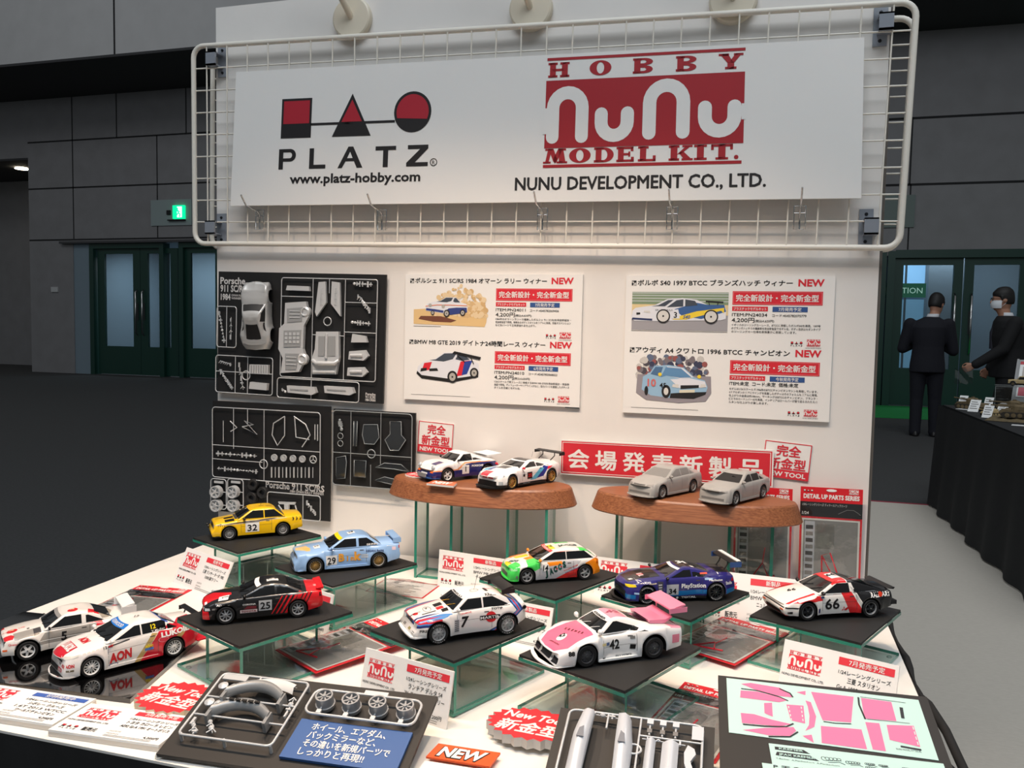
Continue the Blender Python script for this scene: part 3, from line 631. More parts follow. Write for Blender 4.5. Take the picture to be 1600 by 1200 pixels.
    b.disc(0.078, 0.086, 0.004, 0.0017, YE, 12); b.disc(0.160, 0.084, 0.004, 0.0017, YE, 12)
poster('product_poster', [(-0.2513, 1.3623), (0.1705, 1.3587), (0.1674, 1.0687), (-0.2498, 1.0699)], cA, 'white product poster left, with a jumping rally car above a winged racing coupe')
poster('product_poster', [(0.2656, 1.3572), (0.6854, 1.3554), (0.6846, 1.0602), (0.2638, 1.0625)], cB, 'white product poster right, with a blue yellow saloon above a painted saloon')
b = MB(); b.box((0, 0, 0), (0.031, 0.003, 0.003), BLACK)
tag(b.build('black_clip', matrix=wall_matrix(0.136, 1.0655, -0.0005, 0)), 'thin black strip under the lower right corner of the left poster', 'strip')

# ---------------- red and white signs
def new_tool_tag(q, label):
    (x0, z1), (x1, z1b), (x1b, z0), (x0b, z0b) = q
    w = x1-x0; h = (z1+z1b-z0-z0b)/2; a = atan2(z1b-z1, x1-x0)*0.75
    b = MB(); b.M = Matrix.Diagonal((w/0.088, h/0.072, 1, 1)); b.box((0, 0, -0.002), (0.088, 0.072, 0), WHITE)
    TR = mat('tag_red', (214, 48, 62), 0.55)
    b.frame(0.0, 0.0, 0.088, 0.072, 0.0018, 0.0004, TR); b.rect(0, 0, 0.088, 0.0175, 0.0005, TR)
    b.text('NEW TOOL', 0.044, 0.004, 0.0125, 0.0008, WHITE, 0.03, 'c', width=0.076)
    b.text('完全', 0.046, 0.046, 0.0235, 0.0006, TR, 0.035, 'c', width=0.045); b.text('新金型', 0.045, 0.0205, 0.0235, 0.0006, TR, 0.035, 'c', width=0.070)
    return tag(b.build('new_tool_tag', matrix=wall_matrix(x0b, z0b, -0.003, a)), label, 'sign', 'red and white new tool tags')
new_tool_tag([(-0.2132, 1.0217), (-0.1265, 1.0155), (-0.1302, 0.945), (-0.2172, 0.9473)], 'red and white square tag between the clear sprue board and left wooden plinth')
new_tool_tag([(0.5594, 1.0194), (0.6513, 1.0108), (0.6447, 0.9376), (0.5584, 0.9424)], 'red and white square tag at the right end of the long red banner')
b = MB(); b.box((0, 0, -0.005), (0.452, 0.078, 0), WHITE)
BR = mat('banner_red', (210, 40, 54), 0.55)
b.rect(0.003, 0.003, 0.449, 0.075, 0.0004, BR); b.frame(0.0055, 0.0055, 0.4465, 0.0725, 0.0012, 0.0006, WHITE)
for i, ch in enumerate('会場発表新製品'): b.text(ch, 0.042+i*0.0608, 0.0195, 0.045, 0.0007, WHITE, 0.032, 'c', width=0.046)
tag(b.build('announcement_banner', matrix=wall_matrix(0.1292, 0.9175, -0.012, 0.0055)), 'long red banner with large white characters behind the right wooden plinth', 'banner')
# ================================================================== model cars
def lerp_tab(tab, x):
    """piecewise linear; tab sorted by falling x"""
    if x >= tab[0][0]: return tab[0][1]
    for (xa, a), (xb, c) in zip(tab, tab[1:]):
        if x >= xb: return a+(c-a)*(xa-x)/max(1e-9, xa-xb)
    return tab[-1][1]
def livery(name, base, regions, s, rough=0.28, metal=0.0):
    """car paint; regions: (colour, plane, convex outline) in full-size metres; plane 'side' x-z, 'top' x-y, 'any' x-z"""
    m = bpy.data.materials.new(name); m.use_nodes = True; nt = m.node_tree; p = nt.nodes['Principled BSDF']
    p.inputs['Roughness'].default_value = rough; p.inputs['Coat Weight'].default_value = 0.6; p.inputs['Coat Roughness'].default_value = 0.06; p.inputs['Metallic'].default_value = metal
    tc = nt.nodes.new('ShaderNodeTexCoord'); ge = nt.nodes.new('ShaderNodeNewGeometry'); sx = nt.nodes.new('ShaderNodeSeparateXYZ'); nt.links.new(ge.outputs['Normal'], sx.inputs[0])
    def math(op, a, bb):
        n = nt.nodes.new('ShaderNodeMath'); n.operation = op
        for i, q in enumerate((a, bb)):
            if isinstance(q, (int, float)): n.inputs[i].default_value = q
            else: nt.links.new(q, n.inputs[i])
        return n.outputs[0]
    top = math('GREATER_THAN', sx.outputs[2], 0.60)
    side = math('LESS_THAN', sx.outputs[2], 0.60)
    cur = None
    for col, plane, pts in regions:
        cx = sum(q[0] for q in pts)/len(pts); cy = sum(q[1] for q in pts)/len(pts); mask = None
        for (x0, y0), (x1, y1) in zip(pts, pts[1:]+pts[:1]):
            a, bb = -(y1-y0), (x1-x0); d = a*x0+bb*y0
            if a*cx+bb*cy-d < 0: a, bb, d = -a, -bb, -d
            v = nt.nodes.new('ShaderNodeVectorMath'); v.operation = 'DOT_PRODUCT'; nt.links.new(tc.outputs['Object'], v.inputs[0])
            v.inputs[1].default_value = (a, 0, bb) if plane != 'top' else (a, bb, 0)
            g = math('GREATER_THAN', v.outputs['Value'], d*s); mask = g if mask is None else math('MULTIPLY', mask, g)
        if plane == 'top': mask = math('MULTIPLY', mask, top)
        elif plane == 'side': mask = math('MULTIPLY', mask, side)
        mx = nt.nodes.new('ShaderNodeMix'); mx.data_type = 'RGBA'; nt.links.new(mask, mx.inputs[0])
        if cur is None: mx.inputs[6].default_value = rgb(base)
        else: nt.links.new(cur, mx.inputs[6])
        mx.inputs[7].default_value = rgb(col); cur = mx.outputs[2]
    if cur is None: p.inputs['Base Color'].default_value = rgb(base)
    else: nt.links.new(cur, p.inputs['Base Color'])
    return m
CGLASS = mat('dark_cabin_glass', (16, 17, 19), 0.06, coat=0.5)  # opaque skin for clear windows; the dim cabin behind is put into the colour
TYRE = mat('tyre_rubber', (20, 20, 21), 0.7)
UNDER = mat('black_underbody', (10, 10, 10), 0.8)
TRIM = mat('black_car_trim', (18, 18, 19), 0.4)
LAMPG = mat('headlamp_glass', (206, 212, 216), 0.12, 0.3)
TAIL = mat('red_lamp', (190, 20, 24), 0.2); AMBER = mat('amber_lamp', (236, 96, 24), 0.25)
SILV = mat('silver_alloy', (196, 198, 200), 0.3, 0.6); GOLD = mat('gold_alloy', (196, 158, 92), 0.3, 0.6); BRONZE = mat('bronze_alloy', (120, 98, 66), 0.3, 0.7)
WALLOY = mat('white_alloy', (226, 226, 224), 0.35); GUN = mat('gunmetal_alloy', (46, 48, 52), 0.35, 0.5); DISCM = mat('brake_disc', (70, 68, 66), 0.4, 0.7)
DWHITE = mat('decal_white', (238, 238, 236), 0.4); DBLACK = mat('decal_black', (18, 18, 20), 0.4); DREDD = mat('decal_red', (208, 32, 40), 0.4)

class Car:
    def __init__(self, name, spec, s, paint, label, cat='model car', group='1/24 scale model cars'):
        self.S = spec; self.s = s; self.paint = paint
        self.root = thing(name, label, cat, group=group)
        self.body = MB(); self.build_shell()
        V = [tuple(v) for v in self.body.v]; self.bvh = BVHTree.FromPolygons(V, self.body.f)
        self.chassis()
    # ---- shell
    def zb(self, x):
        S = self.S; z = lerp_tab(S['bot'], x)
        for cx, ra in ((S['wb']/2, S['ra'][0]), (-S['wb']/2, S['ra'][1])):
            d = x-cx
            if abs(d) < ra: z = max(z, S['wr']+math.sqrt(ra*ra-d*d))
        return z
    def build_shell(self):
        S = self.S; xf, xr = S['xf'], S['xr']; b = self.body
        xs = [xf, xf-.02, xf-.05, xf-.1, xf-.17, xr, xr+.02, xr+.05, xr+.1, xr+.17]
        n = 36
        for i in range(1, n): xs.append(xf+(xr-xf)*i/n)
        for cx, ra in ((S['wb']/2, S['ra'][0]), (-S['wb']/2, S['ra'][1])):
            xs = [x for x in xs if abs(abs(x-cx)-ra) > .03]
            for k in range(0, 19): xs.append(cx+ra*.999*cos(pi*k/18))
            xs += [cx+ra+.004, cx-ra-.004]
        xs = sorted(set(round(x, 4) for x in xs), reverse=True)
        prof = S.get('side', [(0, .965), (.14, .985), (.32, 1.0), (.5, 1.0), (.66, .998), (.8, .988), (.92, .968), (1, .935)])
        rows = []
        for x in xs:
            w = lerp_tab(S['wid'], x); zb = self.zb(x); zs = lerp_tab(S['sh'], x); zt = lerp_tab(S['top'], x)
            zs = max(zs, zb+.02); half = [(0, zb+.0), (w*.7, zb+.0)]
            for t, k in prof:
                z = zb+(zs-.03-zb)*t; y = w*k
                for cx, ra, fl in ((S['wb']/2, S['ra'][0], S['fl'][0]), (-S['wb']/2, S['ra'][1], S['fl'][1])):
                    d = hypot(x-cx, max(0, z-S['wr']))-ra
                    if d < .5: y += fl*math.exp(-(max(0, d)/S.get('fw', .10))**2)
                half.append((y, z))
            yl = half[-1][0]
            if abs(zs-zt) < .035: half += [(yl-.02, zs-.006), (w*.82, zs+.3*(zt-zs)), (w*.62, zt), (w*.3, zt+.006), (0, zt+.008)]
            else: half += [(yl-.02, zs-.006), (min(yl-.05, w*.86), zs), (w*.72, zs+.45*(zt-zs)), (w*.55, zt), (0, zt+.008)]
            wt_f = max(0, 1-(xf-x)/S.get('nl', .45)); wt_r = max(0, 1-(x-xr)/S.get('tl', .45))
            row = []
            for y, z in half:
                dx = 0
                if wt_f > 0: dx += lerp_tab(S['nose'], -z)*wt_f - S.get('bowf', .10)*(y/max(.01, w))**2*wt_f
                if wt_r > 0: dx -= lerp_tab(S['tail'], -z)*wt_r - S.get('bowr', .06)*(y/max(.01, w))**2*wt_r
                row.append((x+dx, y, z))
            rows.append(row)
        k = len(rows[0]); vs = []
        for row in rows:
            for p in row: vs.append(p)
        N = len(vs)
        for row in rows:
            for p in row: vs.append((p[0], -p[1], p[2]))
        vs = [tuple(c*self.s for c in v) for v in vs]
        body = []; und = []
        for i in range(len(rows)-1):
            for j in range(k-1):
                a, c, d, e = i*k+j, i*k+j+1, (i+1)*k+j+1, (i+1)*k+j
                tgt = und if j < 2 else body
                tgt.append((a, e, d, c)); tgt.append((N+a, N+c, N+d, N+e))
        for i in (0, len(rows)-1):
            for j in range(2, k-1):
                f = (i*k+j, i*k+j+1, N+i*k+j+1, N+i*k+j); body.append(f if i == 0 else f[::-1])
            f = (i*k+0, i*k+1, i*k+2, N+i*k+2, N+i*k+1); und.append(f)
        b.add(vs, body, self.paint, True); b.add(vs, und, UNDER)
        # greenhouse
        G = S['gh']; fy = [0, .35, .65, .85, .95]; ns = 10; rings = []
        for t in (0, .12, .25, .4, .55, .7, .82, .9, .96, 1.0): rings.append(self.ring(t))
        for q, dz in ((.9, .012), (.6, .028), (.25, .034)):
            last = self.ring(1.0); cx = (self.gx(1)[0]+self.gx(1)[1])/2
            rings.append([(cx+(p[0]-cx)*q, p[1]*q, p[2]+dz*G.get('crown', 1)) for p in last])
        m = len(rings[0]); gv = [tuple(c*self.s for c in p) for r in rings for p in r]; gf = []
        for i in range(len(rings)-1):
            for j in range(m): gf.append((i*m+j, i*m+(j+1) % m, (i+1)*m+(j+1) % m, (i+1)*m+j))
        gf.append(tuple(range((len(rings)-1)*m, len(rings)*m)))
        b.add(gv, gf, self.paint, True)
    def gx(self, t):
        G = self.S['gh']; e = G.get('cf', 1.0); r = G.get('cr', 1.0)
        xf = G['xb0']+(G['xt0']-G['xb0'])*(t**e); xr = G['xb1']+(G['xt1']-G['xb1'])*(t**r)
        if t > .82: k = ((t-.82)/.18)**2; xf -= .05*k; xr += .05*k
        return xf, xr
    def gw(self, t):
        G = self.S['gh']; w = G['wb']+(G['wr']-G['wb'])*(t**1.25)
        if t > .82: w -= .045*((t-.82)/.18)**2
        return w
    def gz(self, t, fx=0.5):
        G = self.S['gh']; tt = t
        z = G['zb']+(G['zr']-.03-G['zb'])*tt
        return z
    def ring(self, t):
        """counter-clockwise plan outline at height fraction t"""
        G = self.S['gh']; xf, xr = self.gx(t); w = self.gw(t); z = self.gz(t); bow = G.get('bow', .12)*(1-.35*t); P = []
        taper = G.get('tap', 0.0)
        fr = [.0, .35, .65, .85, .95, .99]; right = [(xf-bow*f*f, f*w, 0) for f in fr]
        n = 9; x0 = xf-bow-.05; x1 = xr+.09
        sides = [(x0+(x1-x0)*i/n, w, 0) for i in range(n+1)]; rear = [(xr+.07*f**3, f*w, 0) for f in fr[::-1]]
        H = right+sides+rear
        def wy(x, y):
            k = max(0, min(1, (x0-x)/max(.01, x0-x1)))
            return y*(1-taper*k*k)
        def zz(x): 
            k = (x-(xf+xr)/2)/max(.1, (xf-xr)/2); kk = max(-1, min(1, k))
            return z-G.get('arch', .03)*t*kk*kk
        L = [(x, wy(x, y), zz(x)) for x, y, _ in H]; R = [(x, -y, q) for x, y, q in L[::-1][1:-1]]
        return L+R
    # ---- projected pieces
    def cast(self, plane, u, v, side=1):
        s = self.s
        if plane == 'side': o = Vector((u, 2.0*side, v))*s; d = Vector((0, -side, 0))
        elif plane == 'top': o = Vector((u, v, 3.0))*s; d = Vector((0, 0, -1))
        elif plane == 'front': o = Vector((4.0, u, v))*s; d = Vector((-1, 0, 0))
        else: o = Vector((-4.0, u, v))*s; d = Vector((1, 0, 0))
        h, nrm, idx, dist = self.bvh.ray_cast(o, d)
        if h is None: return None
        return h, -d
    def patch(self, mb, plane, verts, faces, m, eps, side=1, lim=0.12):
        P = []
        for u, v in verts:
            q = self.cast(plane, u, v, side); P.append(None if q is None else q[0]+q[1]*(eps*self.s))
        ok = []
        for f in faces:
            if any(P[i] is None for i in f): continue
            if max((P[i]-P[f[0]]).length for i in f) > 3.0*self.s*max(lim, max(hypot(verts[i][0]-verts[f[0]][0], verts[i][1]-verts[f[0]][1]) for i in f)): continue
            ok.append(f)
        used = sorted({i for f in ok for i in f}); ix = {q: i for i, q in enumerate(used)}
        fl = (plane == 'side' and side == 1)
        fs = [tuple(ix[i] for i in (f[::-1] if fl or plane == 'rear' else f)) for f in ok]
        if fs: mb.add([P[i] for i in used], fs, m, True)
    def poly(self, mb, plane, pts, m, eps=.006, grid=.09, side=1):
        """outline draped on the shell"""
        bm = bmesh.new(); f = bm.faces.new([bm.verts.new((p[0], p[1], 0)) for p in pts]); bm.normal_update()
        if f.normal.z < 0: f.normal_flip()
        for ax in (0, 1):
            lo = min(p[ax] for p in pts); hi = max(p[ax] for p in pts); n = int((hi-lo)/grid)+1
            for i in range(1, n):
                q = lo+(hi-lo)*i/n; co = (q, 0, 0) if ax == 0 else (0, q, 0); no = (1, 0, 0) if ax == 0 else (0, 1, 0)
                bmesh.ops.bisect_plane(bm, geom=bm.verts[:]+bm.edges[:]+bm.faces[:], plane_co=co, plane_no=no, dist=1e-6)
        bmesh.ops.triangulate(bm, faces=bm.faces[:])
        bm.verts.index_update(); vs = [(v.co.x, v.co.y) for v in bm.verts]; fs = [tuple(v.index for v in f.verts) for f in bm.faces]; bm.free()
        self.patch(mb, plane, vs, fs, m, eps, side)
    def both(self, mb, plane, pts, m, eps=.006, grid=.09):
        if plane == 'side':
            self.poly(mb, plane, pts, m, eps, grid, 1); self.poly(mb, plane, pts, m, eps, grid, -1)
        else:
            self.poly(mb, plane, pts, m, eps, grid); self.poly(mb, plane, [(a, -c) if plane == 'top' else (-a, c) for a, c in pts][::-1], m, eps, grid)
    def text(self, s, plane, u, v, h, m, bold=.02, width=None, rot=0, align='c', shear=0, eps=.012, mb=None):
        """writing on the shell: side text reads from the car's left, top text at rot 0 reads from the front, rot 90 from the left"""
        if 'M' in s: bold *= .3
        vs, fs, bb = text_mesh(s, bold, shear); k = h/0.72; kx = k
        if width: kx = width/max(1e-6, bb[2]-bb[0])
        w = (bb[2]-bb[0])*kx; ox = {'l': 0, 'c': -w/2, 'r': -w}[align]; c, sn = cos(rad(rot)), sin(rad(rot)); out = []
        for x, y in vs:
            a = (x-bb[0])*kx+ox; bb2 = y*k; p, q = a*c-bb2*sn, a*sn+bb2*c
            if plane == 'side': out.append((u-p, v+q))
            elif plane == 'top': out.append((u-q, v+p))
            elif plane == 'front': out.append((u+p, v+q))
            else: out.append((u-p, v+q))
        self.patch(mb or self.body, plane, out, fs, m, eps)
    # ---- parts
    def chassis(self):
        S = self.S; b = self.body; w = lerp_tab(S['wid'], 0)*.62; s = self.s
        b.box((S['xr']*.90*s, -w*s, .14*s), (S['xf']*.74*s, w*s, .44*s), UNDER)
    def part(self, name, mb): return mb.build(name, self.root)
    def glass(self, wt=(.10, .86), pil=.10, sw=(.10, .84), pa=.14, pc=.16, bp=(), m=None, rear=True, rpil=.12, bpw=.06):
        """windscreen, side and rear windows as skins a hair outside the shell"""
        m = m or CGLASS; G = self.S['gh']; s = self.s; e = .007
        def grid(mb, fn, nu, nv):
            vs = [fn(i/nu, j/nv) for j in range(nv+1) for i in range(nu+1)]; W = nu+1
            mb.add(vs, [(j*W+i, j*W+i+1, (j+1)*W+i+1, (j+1)*W+i) for j in range(nv) for i in range(nu)], m, True)
        def scr(front):
            def fn(u, v):
                t = wt[0]+(wt[1]-wt[0])*v; w = self.gw(t)-(pil if front else rpil); y = (2*u-1)*w; f = y/self.gw(t); xf, xr = self.gx(t)
                R = self.ring(t); bow = G.get('bow', .12)*(1-.35*t)
                z = self.gz(t)-G.get('arch', .03)*t
                if front: return ((xf-bow*f*f+e)*s, y*s, (z+e)*s)
                return ((xr+.07*abs(f)**3-e)*s, -y*s*(1-G.get('tap', 0)), (z+e)*s)
            return fn
        b = MB(); grid(b, scr(True), 10, 8); self.part('windshield', b)
        if rear: b = MB(); grid(b, scr(False), 10, 8); self.part('rear_window', b)
        cuts = [None]+list(bp)+[None]
        for sd in (1, -1):
            for i in range(len(cuts)-1):
                pts = []; T = [sw[0]+(sw[1]-sw[0])*k/6 for k in range(7)]
                fr = []; re = []
                for t in T:
                    xf, xr = self.gx(t); bow = G.get('bow', .12); z = self.gz(t)-G.get('arch', .03)*t*.5
                    a = xf-bow-pa if cuts[i] is None else cuts[i]-bpw/2
                    c = xr+pc if cuts[i+1] is None else cuts[i+1]+bpw/2
                    if c > a-.03: continue
                    fr.append((a, z)); re.append((c, z))
                if len(fr) < 2: continue
                b = MB(); self.poly(b, 'side', fr+re[::-1], m, e, .12, sd)
                if b.f: self.part('side_window', b)
    def wheels(self, n, rimm, style='spoke', rr=.72, tw=.21, text=None, disc=None, lip=None):
        S = self.S; s = self.s; R = S['wr']*s; ri = R*rr; w = tw*s; h = w/2
        t = MB(); t.lathe([(ri*.98, -h), (R*.93, -h), (R*.985, -h*.86), (R, -h*.6), (R, h*.6), (R*.985, h*.86), (R*.93, h), (ri, h*.98), (ri*.98, h*.9)], TYRE, 36, 'y')
        if text:
            for a0 in (90, 270):
                for i, ch in enumerate(text):
                    a = rad(a0+(len(text)/2-.5-i)*13); vs, fs, bb = text_mesh(ch, .02); k = R*.17
                    out = []
                    for x, y in vs:
                        u = (x-(bb[0]+bb[2])/2)*k; v = R*.80+y*k; out.append((-(u*sin(a)+v*cos(a)), h*1.01, v*sin(a)-u*cos(a)))
                    t.add(out, [f[::-1] for f in fs], DWHITE)
        r = MB(); lipm = lip or rimm
        r.lathe([(ri*.99, -h*.9), (ri, h*.96), (ri*.93, h*.9), (ri*.86, h*.45)], lipm, 32, 'y')
        r.lathe([(ri*.88, h*.05), (0.0001, h*.05)], disc or DISCM, 24, 'y')
        if style == 'dish':
            r.lathe([(ri*.90, h*.5), (ri*.80, h*.72), (ri*.30, h*.80), (ri*.26, h*.95), (0.0001, h*.95)], rimm, 32, 'y')
            for k in range(n): a = 2*pi*k/n; r.M = Matrix.Rotation(a, 4, 'Y'); r.box((ri*.5, h*.70, -ri*.035), (ri*.76, h*.775, ri*.035), TRIM)
        elif style == 'mesh':
            for k in range(n):
                for sg in (1, -1):
                    r.M = Matrix.Rotation(2*pi*k/n, 4, 'Y') @ Matrix.Translation((ri*.10, 0, 0)) @ Matrix.Rotation(sg*.22, 4, 'Y'); r.box((0, h*.4, -ri*.035), (ri*.82, h*.62, ri*.035), rimm)
            r.M = None; r.lathe([(ri*.30, h*.55), (ri*.26, h*.72), (0.0001, h*.75)], rimm, 20, 'y')
        else:
            wd = {'spoke': .085, 'fat': .15, 'thin': .055}[style]
            for k in range(n):
                r.M = Matrix.Rotation(2*pi*k/n+.2, 4, 'Y')
                r.add([(ri*.15, h*.75, -ri*wd*1.2), (ri*.15, h*.75, ri*wd*1.2), (ri*.90, h*.55, ri*wd), (ri*.90, h*.55, -ri*wd), (ri*.15, h*.3, -ri*wd*1.2), (ri*.15, h*.3, ri*wd*1.2), (ri*.90, h*.25, ri*wd), (ri*.90, h*.25, -ri*wd)],
                      [(0, 1, 2, 3), (0, 3, 7, 4), (1, 5, 6, 2), (3, 2, 6, 7)], rimm)
            r.M = None; r.lathe([(ri*.24, h*.3), (ri*.24, h*.78), (ri*.16, h*.82), (0.0001, h*.82)], rimm, 20, 'y')
        r.M = None; r.lathe([(ri*.10, h*.8), (ri*.08, h*.95), (0.0001, h*.95)], CHROME if rimm is not CHROME else TRIM, 12, 'y')
        yw = [lerp_tab(S['wid'], q)*1.0+f*.9-tw/2-.015 for q, f in ((S['wb']/2, S['fl'][0]), (-S['wb']/2, S['fl'][1]))]
        self.contact = (yw[0]+tw/2, yw[1]+tw/2)
        first = None
        for sx, yy in ((1, yw[0]), (-1, yw[1])):
            for sd in (1, -1):
                if first is None: wo = r.build('wheel', self.root); to = t.build('tyre', wo); first = (wo, to)
                else:
                    wo = first[0].copy(); COL.objects.link(wo); wo.parent = self.root; to = first[1].copy(); COL.objects.link(to); to.parent = wo
                wo.location = (sx*S['wb']/2*s, sd*yy*s, R); wo.rotation_euler = (0, 0, 0 if sd > 0 else pi)
        return first
    def mirrors(self, x, z, y, m, size=(.10, .17, .11)):
        s = self.s
        for sd in (1, -1):
            b = MB(); a, c, d = size; b.M = Matrix.Translation((x*s, sd*y*s, z*s)) @ Matrix.Diagonal((a*s, c*s, d*s, 1))
            b.sphere((0, 0, 0), 0.62, m, 8); b.M = None; b.tube([(x*s, sd*(y-.12)*s, (z-.05)*s), (x*s, sd*y*s, z*s)], .02*s, m, 6); self.part('door_mirror', b)
    def lamps(self, name, plane, pts, m, eps=.012, both=True):
        for sd in ((1, -1) if both else (1,)):
            b = MB(); q = [(a*sd, c) if plane in ('front', 'rear') else (a, c) for a, c in pts]
            self.poly(b, plane, q if sd == 1 else q[::-1], m, eps, .06, sd if plane == 'side' else 1)
            if b.f: self.part(name, b)
    def wing(self, x, z, w, chord, m, th=.03, end=None, endm=None, pylons=None, pylm=None, drop=0, name='rear_wing', rake=.10):
        """aerofoil plate across the tail with end plates and posts"""
        s = self.s; b = MB(); n = 8; up = [(chord*(.5-i/n), th*(.5+1.6*(i/n)*(1-i/n))+rake*(i/n)) for i in range(n+1)]; lo = [(chord*(.5-i/n), -th*.4+rake*(i/n)) for i in range(n, -1, -1)]
        P = [(x+a, z+c) for a, c in up+lo]; k = len(P)
        vs = [(a*s, -w/2*s, c*s) for a, c in P]+[(a*s, w/2*s, c*s) for a, c in P]
        b.add(vs, [(i, (i+1) % k, k+(i+1) % k, k+i) for i in range(k)], m, False); b.add(vs, [tuple(range(k))[::-1], tuple(range(k, 2*k))], m)
        wo = self.part(name, b)
        if end:
            for sd in (1, -1):
                e = MB(); y0 = sd*w/2; e.box(((x-chord*.62)*s, (y0-.012)*s, (z-end[0])*s), ((x+chord*.62)*s, (y0+.012)*s, (z+end[1])*s), endm or m); e.build('end_plate', wo)
        if pylons:
            for sd in (1, -1):
                e = MB(); yy = sd*pylons[0]; a = Vector((pylons[1], yy, pylons[2]))*s; c = Vector((x+pylons[3], yy, z+pylons[4]))*s
                mid = (a+c)/2+Vector((pylons[5] if len(pylons) > 5 else 0, 0, 0))*s; e.tube([a, mid, c], .028*s, pylm or TRIM, 6); e.build('wing_post', wo)
        return wo
    def ducktail(self, pts, w, m, name='rear_spoiler', th=.03, taper=.9):
        """spoiler: profile polyline in x-z carried across the car"""
        s = self.s; b = MB(); L = [(p[0], p[1]) for p in pts]; k = len(L); vs = []
        for sd, kk in ((-1, taper), (-.8, 1), (.8, 1), (1, taper)):
            for q, (a, c) in enumerate(L): vs.append((a*s, sd*w/2*s, (c*kk if q else c)*s if False else c*s))
        f = []
        for i in range(3):
            for j in range(k): f.append((i*k+j, i*k+(j+1) % k, (i+1)*k+(j+1) % k, (i+1)*k+j))
        b.add(vs, f, m); b.add(vs, [tuple(range(k))[::-1], tuple(range(3*k, 4*k))], m); return self.part(name, b)
    def antenna(self, x, y, z, h=.35):
        b = MB(); s = self.s; b.tube([(x*s, y*s, z*s), ((x-.12)*s, y*s, (z+h)*s)], .006*s, TRIM, 5); self.part('antenna', b)
    def wipers(self, m=None):
        s = self.s; b = MB()
        for y0 in (.15, -.35):
            t0, t1 = .12, .42; P = []
            for t, y in ((t0, y0), ((t0+t1)/2, y0+.16), (t1, y0+.34)):
                xf, xr = self.gx(t); f = y/self.gw(t); P.append(((xf-self.S['gh'].get('bow', .12)*f*f+.02)*s, y*s, (self.gz(t)+.012)*s))
            b.tube(P, .010*s, m or TRIM, 5)
        self.part('wiper', b)
    def lip(self, z, out, th, m, w=None, name='front_lip'):
        """splitter plate under the nose following its bow"""
        S = self.S; s = self.s; w = w or lerp_tab(S['wid'], S['xf']-.2)*1.0; P = []; n = 12
        x0 = S['xf']+lerp_tab(S['nose'], -z)+out
        for i in range(n+1): f = -1+2*i/n; P.append(((x0-S.get('bowf', .1)*1.15*f*f-(.10 if abs(f) > .95 else 0))*s, f*w*s))
        P += [((S['wb']/2+S['ra'][0]*.98)*s, w*s), ((S['wb']/2+S['ra'][0]*.98)*s, -w*s)]
        b = MB(); b.prism(P, z*s, (z+th)*s, m); return self.part(name, b)
    def skirts(self, m, z0, z1, out=.03):
        S = self.S; s = self.s
        for sd in (1, -1):
            b = MB(); x0 = S['wb']/2-S['ra'][0]-.02; x1 = -S['wb']/2+S['ra'][1]+.02; y = lerp_tab(S['wid'], 0)
            b.box((x1*s, min(sd*(y-.10), sd*(y+out))*s, z0*s), (x0*s, max(sd*(y-.10), sd*(y+out))*s, z1*s), m); self.part('side_skirt', b)
    def place(self, front, rear, z):
        """front/rear: ground contact of the near-side wheels (world x, y)"""
        F = Vector(front).to_2d(); B = Vector(rear).to_2d(); d = F-B; a = atan2(d.y, d.x); mid = (F+B)/2; off = sum(self.contact)/2*self.s
        left = Vector((-sin(a), cos(a))); c = mid-left*off
        S = self.S; G = S['gh']; gap = mat('panel_gap', (70, 66, 64), .6)
        if not S.get('noseam'):
            x1 = -S['wb']/2+S['ra'][1]+.16
            for x in (G['xb0']-.20, x1):
                z1 = lerp_tab(S['sh'], x)-.07; self.both(self.body, 'side', [(x, .30), (x-.011, .30), (x-.011, z1), (x, z1)], gap, .004)
            z1 = lerp_tab(S['sh'], x1)-.15; self.both(self.body, 'side', [(x1+.26, z1), (x1+.10, z1), (x1+.10, z1+.035), (x1+.26, z1+.035)], gap, .005)
            z1 = lerp_tab(S['sh'], 0)-.30; self.both(self.body, 'side', [(G['xb0']-.2, z1), (x1, z1+.01), (x1, z1+.018), (G['xb0']-.2, z1+.008)], gap, .003)
        self.body.build('body', self.root)
        self.root.location = (c.x, c.y, z); self.root.rotation_euler = (0, 0, a)
def scale_of(front, rear, wb): return hypot(front[0]-rear[0], front[1]-rear[1])/wb
# ground contacts (front, rear wheel) of the cars on the plinths
def _dir(f, ang, wb): return (f, (f[0]+wb*cos(rad(ang)), f[1]+wb*sin(rad(ang))))
PL = dict(p911=_dir((-.077, -.163), 54, .101), m8=_dir((.072, -.186), 62, .119), s40=_dir((.374, -.170), 60, .104), a4=_dir((.513, -.181), 62, .106))
def N(t): return [(-z, d) for z, d in t]
def spec(**k):
    k['nose'] = N(k['nose']); k['tail'] = N(k['tail']); return k
def make(label, sp, front, rear, z, paint):
    s = hypot(front[0]-rear[0], front[1]-rear[1])/sp['wb']
    return Car('model_car', sp, s, livery('paint', *paint, s) if not isinstance(paint, tuple) or len(paint) == 2 else livery('paint', paint[0], paint[1], s, **paint[2]), label)
def num_plate(c, u0, u1, v0, v1, m=None): c.poly(c.body, 'side', [(u0, v0), (u1, v0), (u1, v1), (u0, v1)], m or DWHITE, .006)
ZM = 0.7825    # top of the black mats on the glass stands

